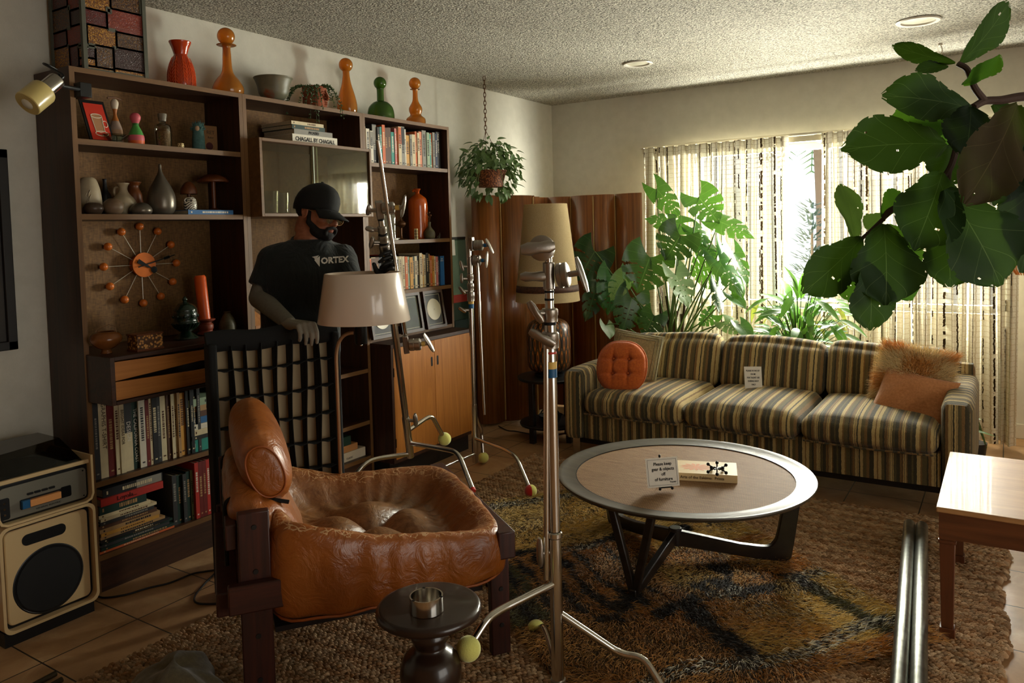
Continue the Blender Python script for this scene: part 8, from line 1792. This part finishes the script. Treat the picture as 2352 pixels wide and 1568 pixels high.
# glasses
b = MB(Mh); 
for sg in (-1, 1):
    b.tube([(.106+.002*math.cos(a), sg*(.033+.023*math.cos(a)), -.008+.020*math.sin(a)) for a in [2*PI*k/28 for k in range(28)]], .0013, 6, closed=True); b.tube([(.104, sg*.057, .0), (.06, sg*.074, .004), (-.004, sg*.079, .010), (-.018, sg*.079, -.004)], .0015, 6)
b.tube([(.108,-.011,-.004),(.113,0,.002),(.108,.011,-.004)], .0013, 6); ob(b, 'glasses', M('gold_wire', sr(150, 120, 84), .3, .8), r, world=True)
b = MB(Mh)
for sg in (-1, 1): b.lathe([(.0001,.001),(.020,.001),(.022,0)], 24, M=T(.1055, sg*.033, -.008) @ RY(PI/2) @ Matrix.Diagonal((.88,1,1,1)))
ob(b, 'lenses', CLG, r, world=True)
# cap
b = MB(Mh); n = 36; vs = []; prof = [(1.0,-.002),(1.03,.018),(1.02,.045),(.95,.072),(.80,.094),(.58,.109),(.3,.117),(.03,.119)]
for f_, z in prof: vs += [(-.016+.103*f_*math.cos(2*PI*k/n), .0835*f_*math.sin(2*PI*k/n), .022+z*.95-(.030*(1-math.cos(2*PI*k/n))/2 if f_ > .9 else .030*(1-math.cos(2*PI*k/n))/2*f_)) for k in range(n)]
b.add(vs, [(i*n+k, i*n+(k+1)%n, (i+1)*n+(k+1)%n, (i+1)*n+k) for i in range(len(prof)-1) for k in range(n)]+[tuple(range((len(prof)-1)*n, len(prof)*n))])
cp = ob(b, 'cap', CAPM, r, world=True, sharp=0, solid=.004)
def brim(u, v):
    a = (u-.5)*2*1.02; x0 = -.016+.104*math.cos(a); y0 = .085*math.sin(a); ln = .078*math.cos(a*1.15)**.6 if abs(a) < 1.3 else 0
    x = x0+ln*v; y = y0*(1+.04*v); return (x, y, .026-.024*v-.9*(y**2)*2.2*(.4+v))
me = MB(Mh).grid(brim, 24, 8).mesh('brim', CAPM, 0, r.location); o = bpy.data.objects.new('brim', me); COL.objects.link(o); o.parent = cp; m_ = o.modifiers.new('s', 'SOLIDIFY'); m_.thickness = .005
me = MB(Mh).ball((-.016,0,.137), (.007,.007,.004), 12); mm = me.mesh('button', CAPM, 0, r.location); o = bpy.data.objects.new('button', mm); COL.objects.link(o); o.parent = cp
b = MB(Mh); 
for k in range(7): b.ball((.083-.0016*abs(k-3), -.022+.0073*k, .066+.006*math.cos(k*2.2)), (.004,.0035,.0065), 8)
mm = b.mesh('embroidery', M('cap_thread', sr(40, 44, 42), .7), 0, r.location); o = bpy.data.objects.new('embroidery', mm); COL.objects.link(o); o.parent = cp
# t-shirt
b = MB(); torso(b, .019)
for s_, e_ in ((shR, elR), (shL, elL)): d = (e_-s_); capsule(b, s_+(chest-s_)*.30+Vector((0,0,-.01)), s_+d*.12, .074, .072); b.tube([s_+d*-.05, s_+d*.2, s_+d*.45, s_+d*.72, s_+d*.76], [.066,.069,.068,.070,.066], 20); b.tube([neckb-Vector((0,0,.12)), neckb-Vector((0,0,.085)), neckb-Vector((0,0,.058))], [.135,.112,.088], 20)
sh = ob(b, 't_shirt', TSH, r, world=True, sharp=0); remesh(sh, .007, 4)
b = MB(); kk = []
for k in range(40): a = 2*PI*k/40; kk.append(neckb+acr*(.078*math.cos(a))+fwd*(.070*math.sin(a)+.012)+Vector((0,0,-.030-.030*math.sin(a)+.006*math.cos(a))))
nb = neckb-Vector((0,0,.048)); kk = [nb+acr*(.080*math.cos(2*PI*k/40))+fwd*(.066*math.sin(2*PI*k/40)+.010)+Vector((0,0,-.022*math.sin(2*PI*k/40)-.012)) for k in range(40)]
b.tube(kk, .008, 8, closed=True); ob(b, 'collar_rib', TSH, r, world=True)
# chest lettering, following the chest
SHP = M('shirt_print', sr(214, 210, 202), .6)
sh_o = [o for o in r.children if o.name.startswith('t_shirt')][0]
cl = at(732, 606, d=3.24); xa = (acr*.93-fwd*.10+Vector((0,0,.03))).normalized(); na = (-FW*.7+fwd*.5).normalized(); ya = (Vector((0,0,1))-xa*xa[2]).normalized()
Mt_ = frame(cl, xa, y=ya)
tt = txt('ORTEX', .037, SHP, Mt_, r, 'shirt_lettering', align='LEFT', ext=0, bold=.0015)
vb = MB(Mt_ @ T(-.036, .0, 0) @ Matrix.Scale(.62, 4)); vb.add([(-.004,.052,0),(.046,.060,0),(.020,.030,0),(.010,.044,0)], [(0,1,2,3)]); vb.add([(.012,.030,0),(.052,.054,0),(.048,-.020,0)], [(0,1,2)])
vo_ = ob(vb, 'shirt_logo', SHP, r, world=True, sharp=0)
from mathutils.bvhtree import BVHTree
bpy.context.view_layer.update(); dg_ = bpy.context.evaluated_depsgraph_get(); bv = BVHTree.FromObject(sh_o, dg_)
for o in (tt, vo_):
    for v_ in o.data.vertices:
        hit = bv.ray_cast(v_.co+na*.15, -na, .4)      # lay each letter on the cloth
        if hit[0] is not None: v_.co = hit[0]+na*.003
# sleeves
for nm, e_, w_, s_ in (('R', elR, wrR, shR), ('L', elL, wrL, shL)):
    b = MB(); capsule(b, s_+(e_-s_)*.5, e_, .053, .048); capsule(b, e_, w_, .048, .031); 
    sl = ob(b, 'arm_sleeve', SLV, r, world=True, sharp=0); remesh(sl, .006, 3)
# hands
def hand(r, wrist, palm_c, d, nrm, spread, side, curl, thumb, mat, L_=.088, name='glove'):
    """d: direction of the fingers, nrm: back of the hand, spread: direction across the knuckles from thumb side to little finger"""
    d, nrm, spread = Vector(d).normalized(), Vector(nrm).normalized(), Vector(spread).normalized(); b = MB()
    wr_ = Vector(wrist); pc = Vector(palm_c)
    for k in range(4):
        o_ = spread*(.019*(k-1.5)); root = pc+d*.038+o_+nrm*(.003 if k in (1,2) else -.001); capsule(b, wr_+o_*.55, root, .0165, .0125)
    capsule(b, wr_-d*.03, wr_+d*.01, .027, .026)
    for k, f_ in enumerate((.92, 1.0, .95, .76)):
        o_ = spread*(.0205*(k-1.5)); p = pc+d*.040+o_; a = 0; seg = [L_*f_*q for q in (.46,.31,.26)]; dd = d.copy(); rr = (.0098,.0088,.0080,.0068)
        for j in range(3):
            a += curl[j]*(1+.06*k); dd = (d*math.cos(a)-nrm*math.sin(a)).normalized(); q = p+dd*seg[j]; capsule(b, p, q, rr[j], rr[j+1], 10); p = q
    p0 = wr_+d*.018-spread*.026; p1 = p0+thumb[0]*.040; p2 = p1+thumb[1]*.032; capsule(b, p0, p1, .0155, .0115, 10); capsule(b, p1, p2, .0110, .0088, 10)
    h = ob(b, name, mat, r, world=True, sharp=0); remesh(h, .0028, 2, .4); return h
# right hand over the top edge of the grid: fingers hang over the near side, knuckles up
dR = (RT*.45-UP*.05-FW*.75).normalized(); hand(r, wrR, at(697, 744, d=3.07), dR, (UP*.97-FW*.2), (RT*-.88-FW*.40+UP*-.08), 1, (.75,.75,.45), ((RT*.6+FW*.5-UP*.35).normalized(), (RT*.9-UP*.35).normalized()), GLV)
# left hand closed around the tilted stand
pL = at(893, 604, d=3.145); dL = (RT*.15+UP*.35-FW*.75).normalized()
hand(r, wrL, at(890, 612, d=3.19), (RT*.62+UP*.45-FW*.35), (RT*.55-FW*-.6+UP*.1), (-UP*.95+RT*.2), -1, (.95,1.05,.7), ((-RT*.35-FW*.9+UP*.3).normalized(), (-RT*.2-FW*.5+UP*.8).normalized()), GLB)
# trousers and shoes
b = MB()
for h_, k_, f_ in fl: capsule(b, h_, k_, .100, .070); capsule(b, k_, f_, .070, .056)
b.ball(hipc-Vector((0,0,.02)), (.17,.17,.12), 20)
tr_ = ob(b, 'trousers', DENIM, r, world=True, sharp=0); remesh(tr_, .010, 3)
for h_, k_, f_ in fl:
    b = MB(); a_ = Vector((f_[0], f_[1], .04)); capsule(b, a_-fwd*.05, a_+fwd*.13, .040, .034, 14); s_ = ob(b, 'shoe', BLACKP, r, world=True, sharp=0); 
    remesh(s_, .006, 2)
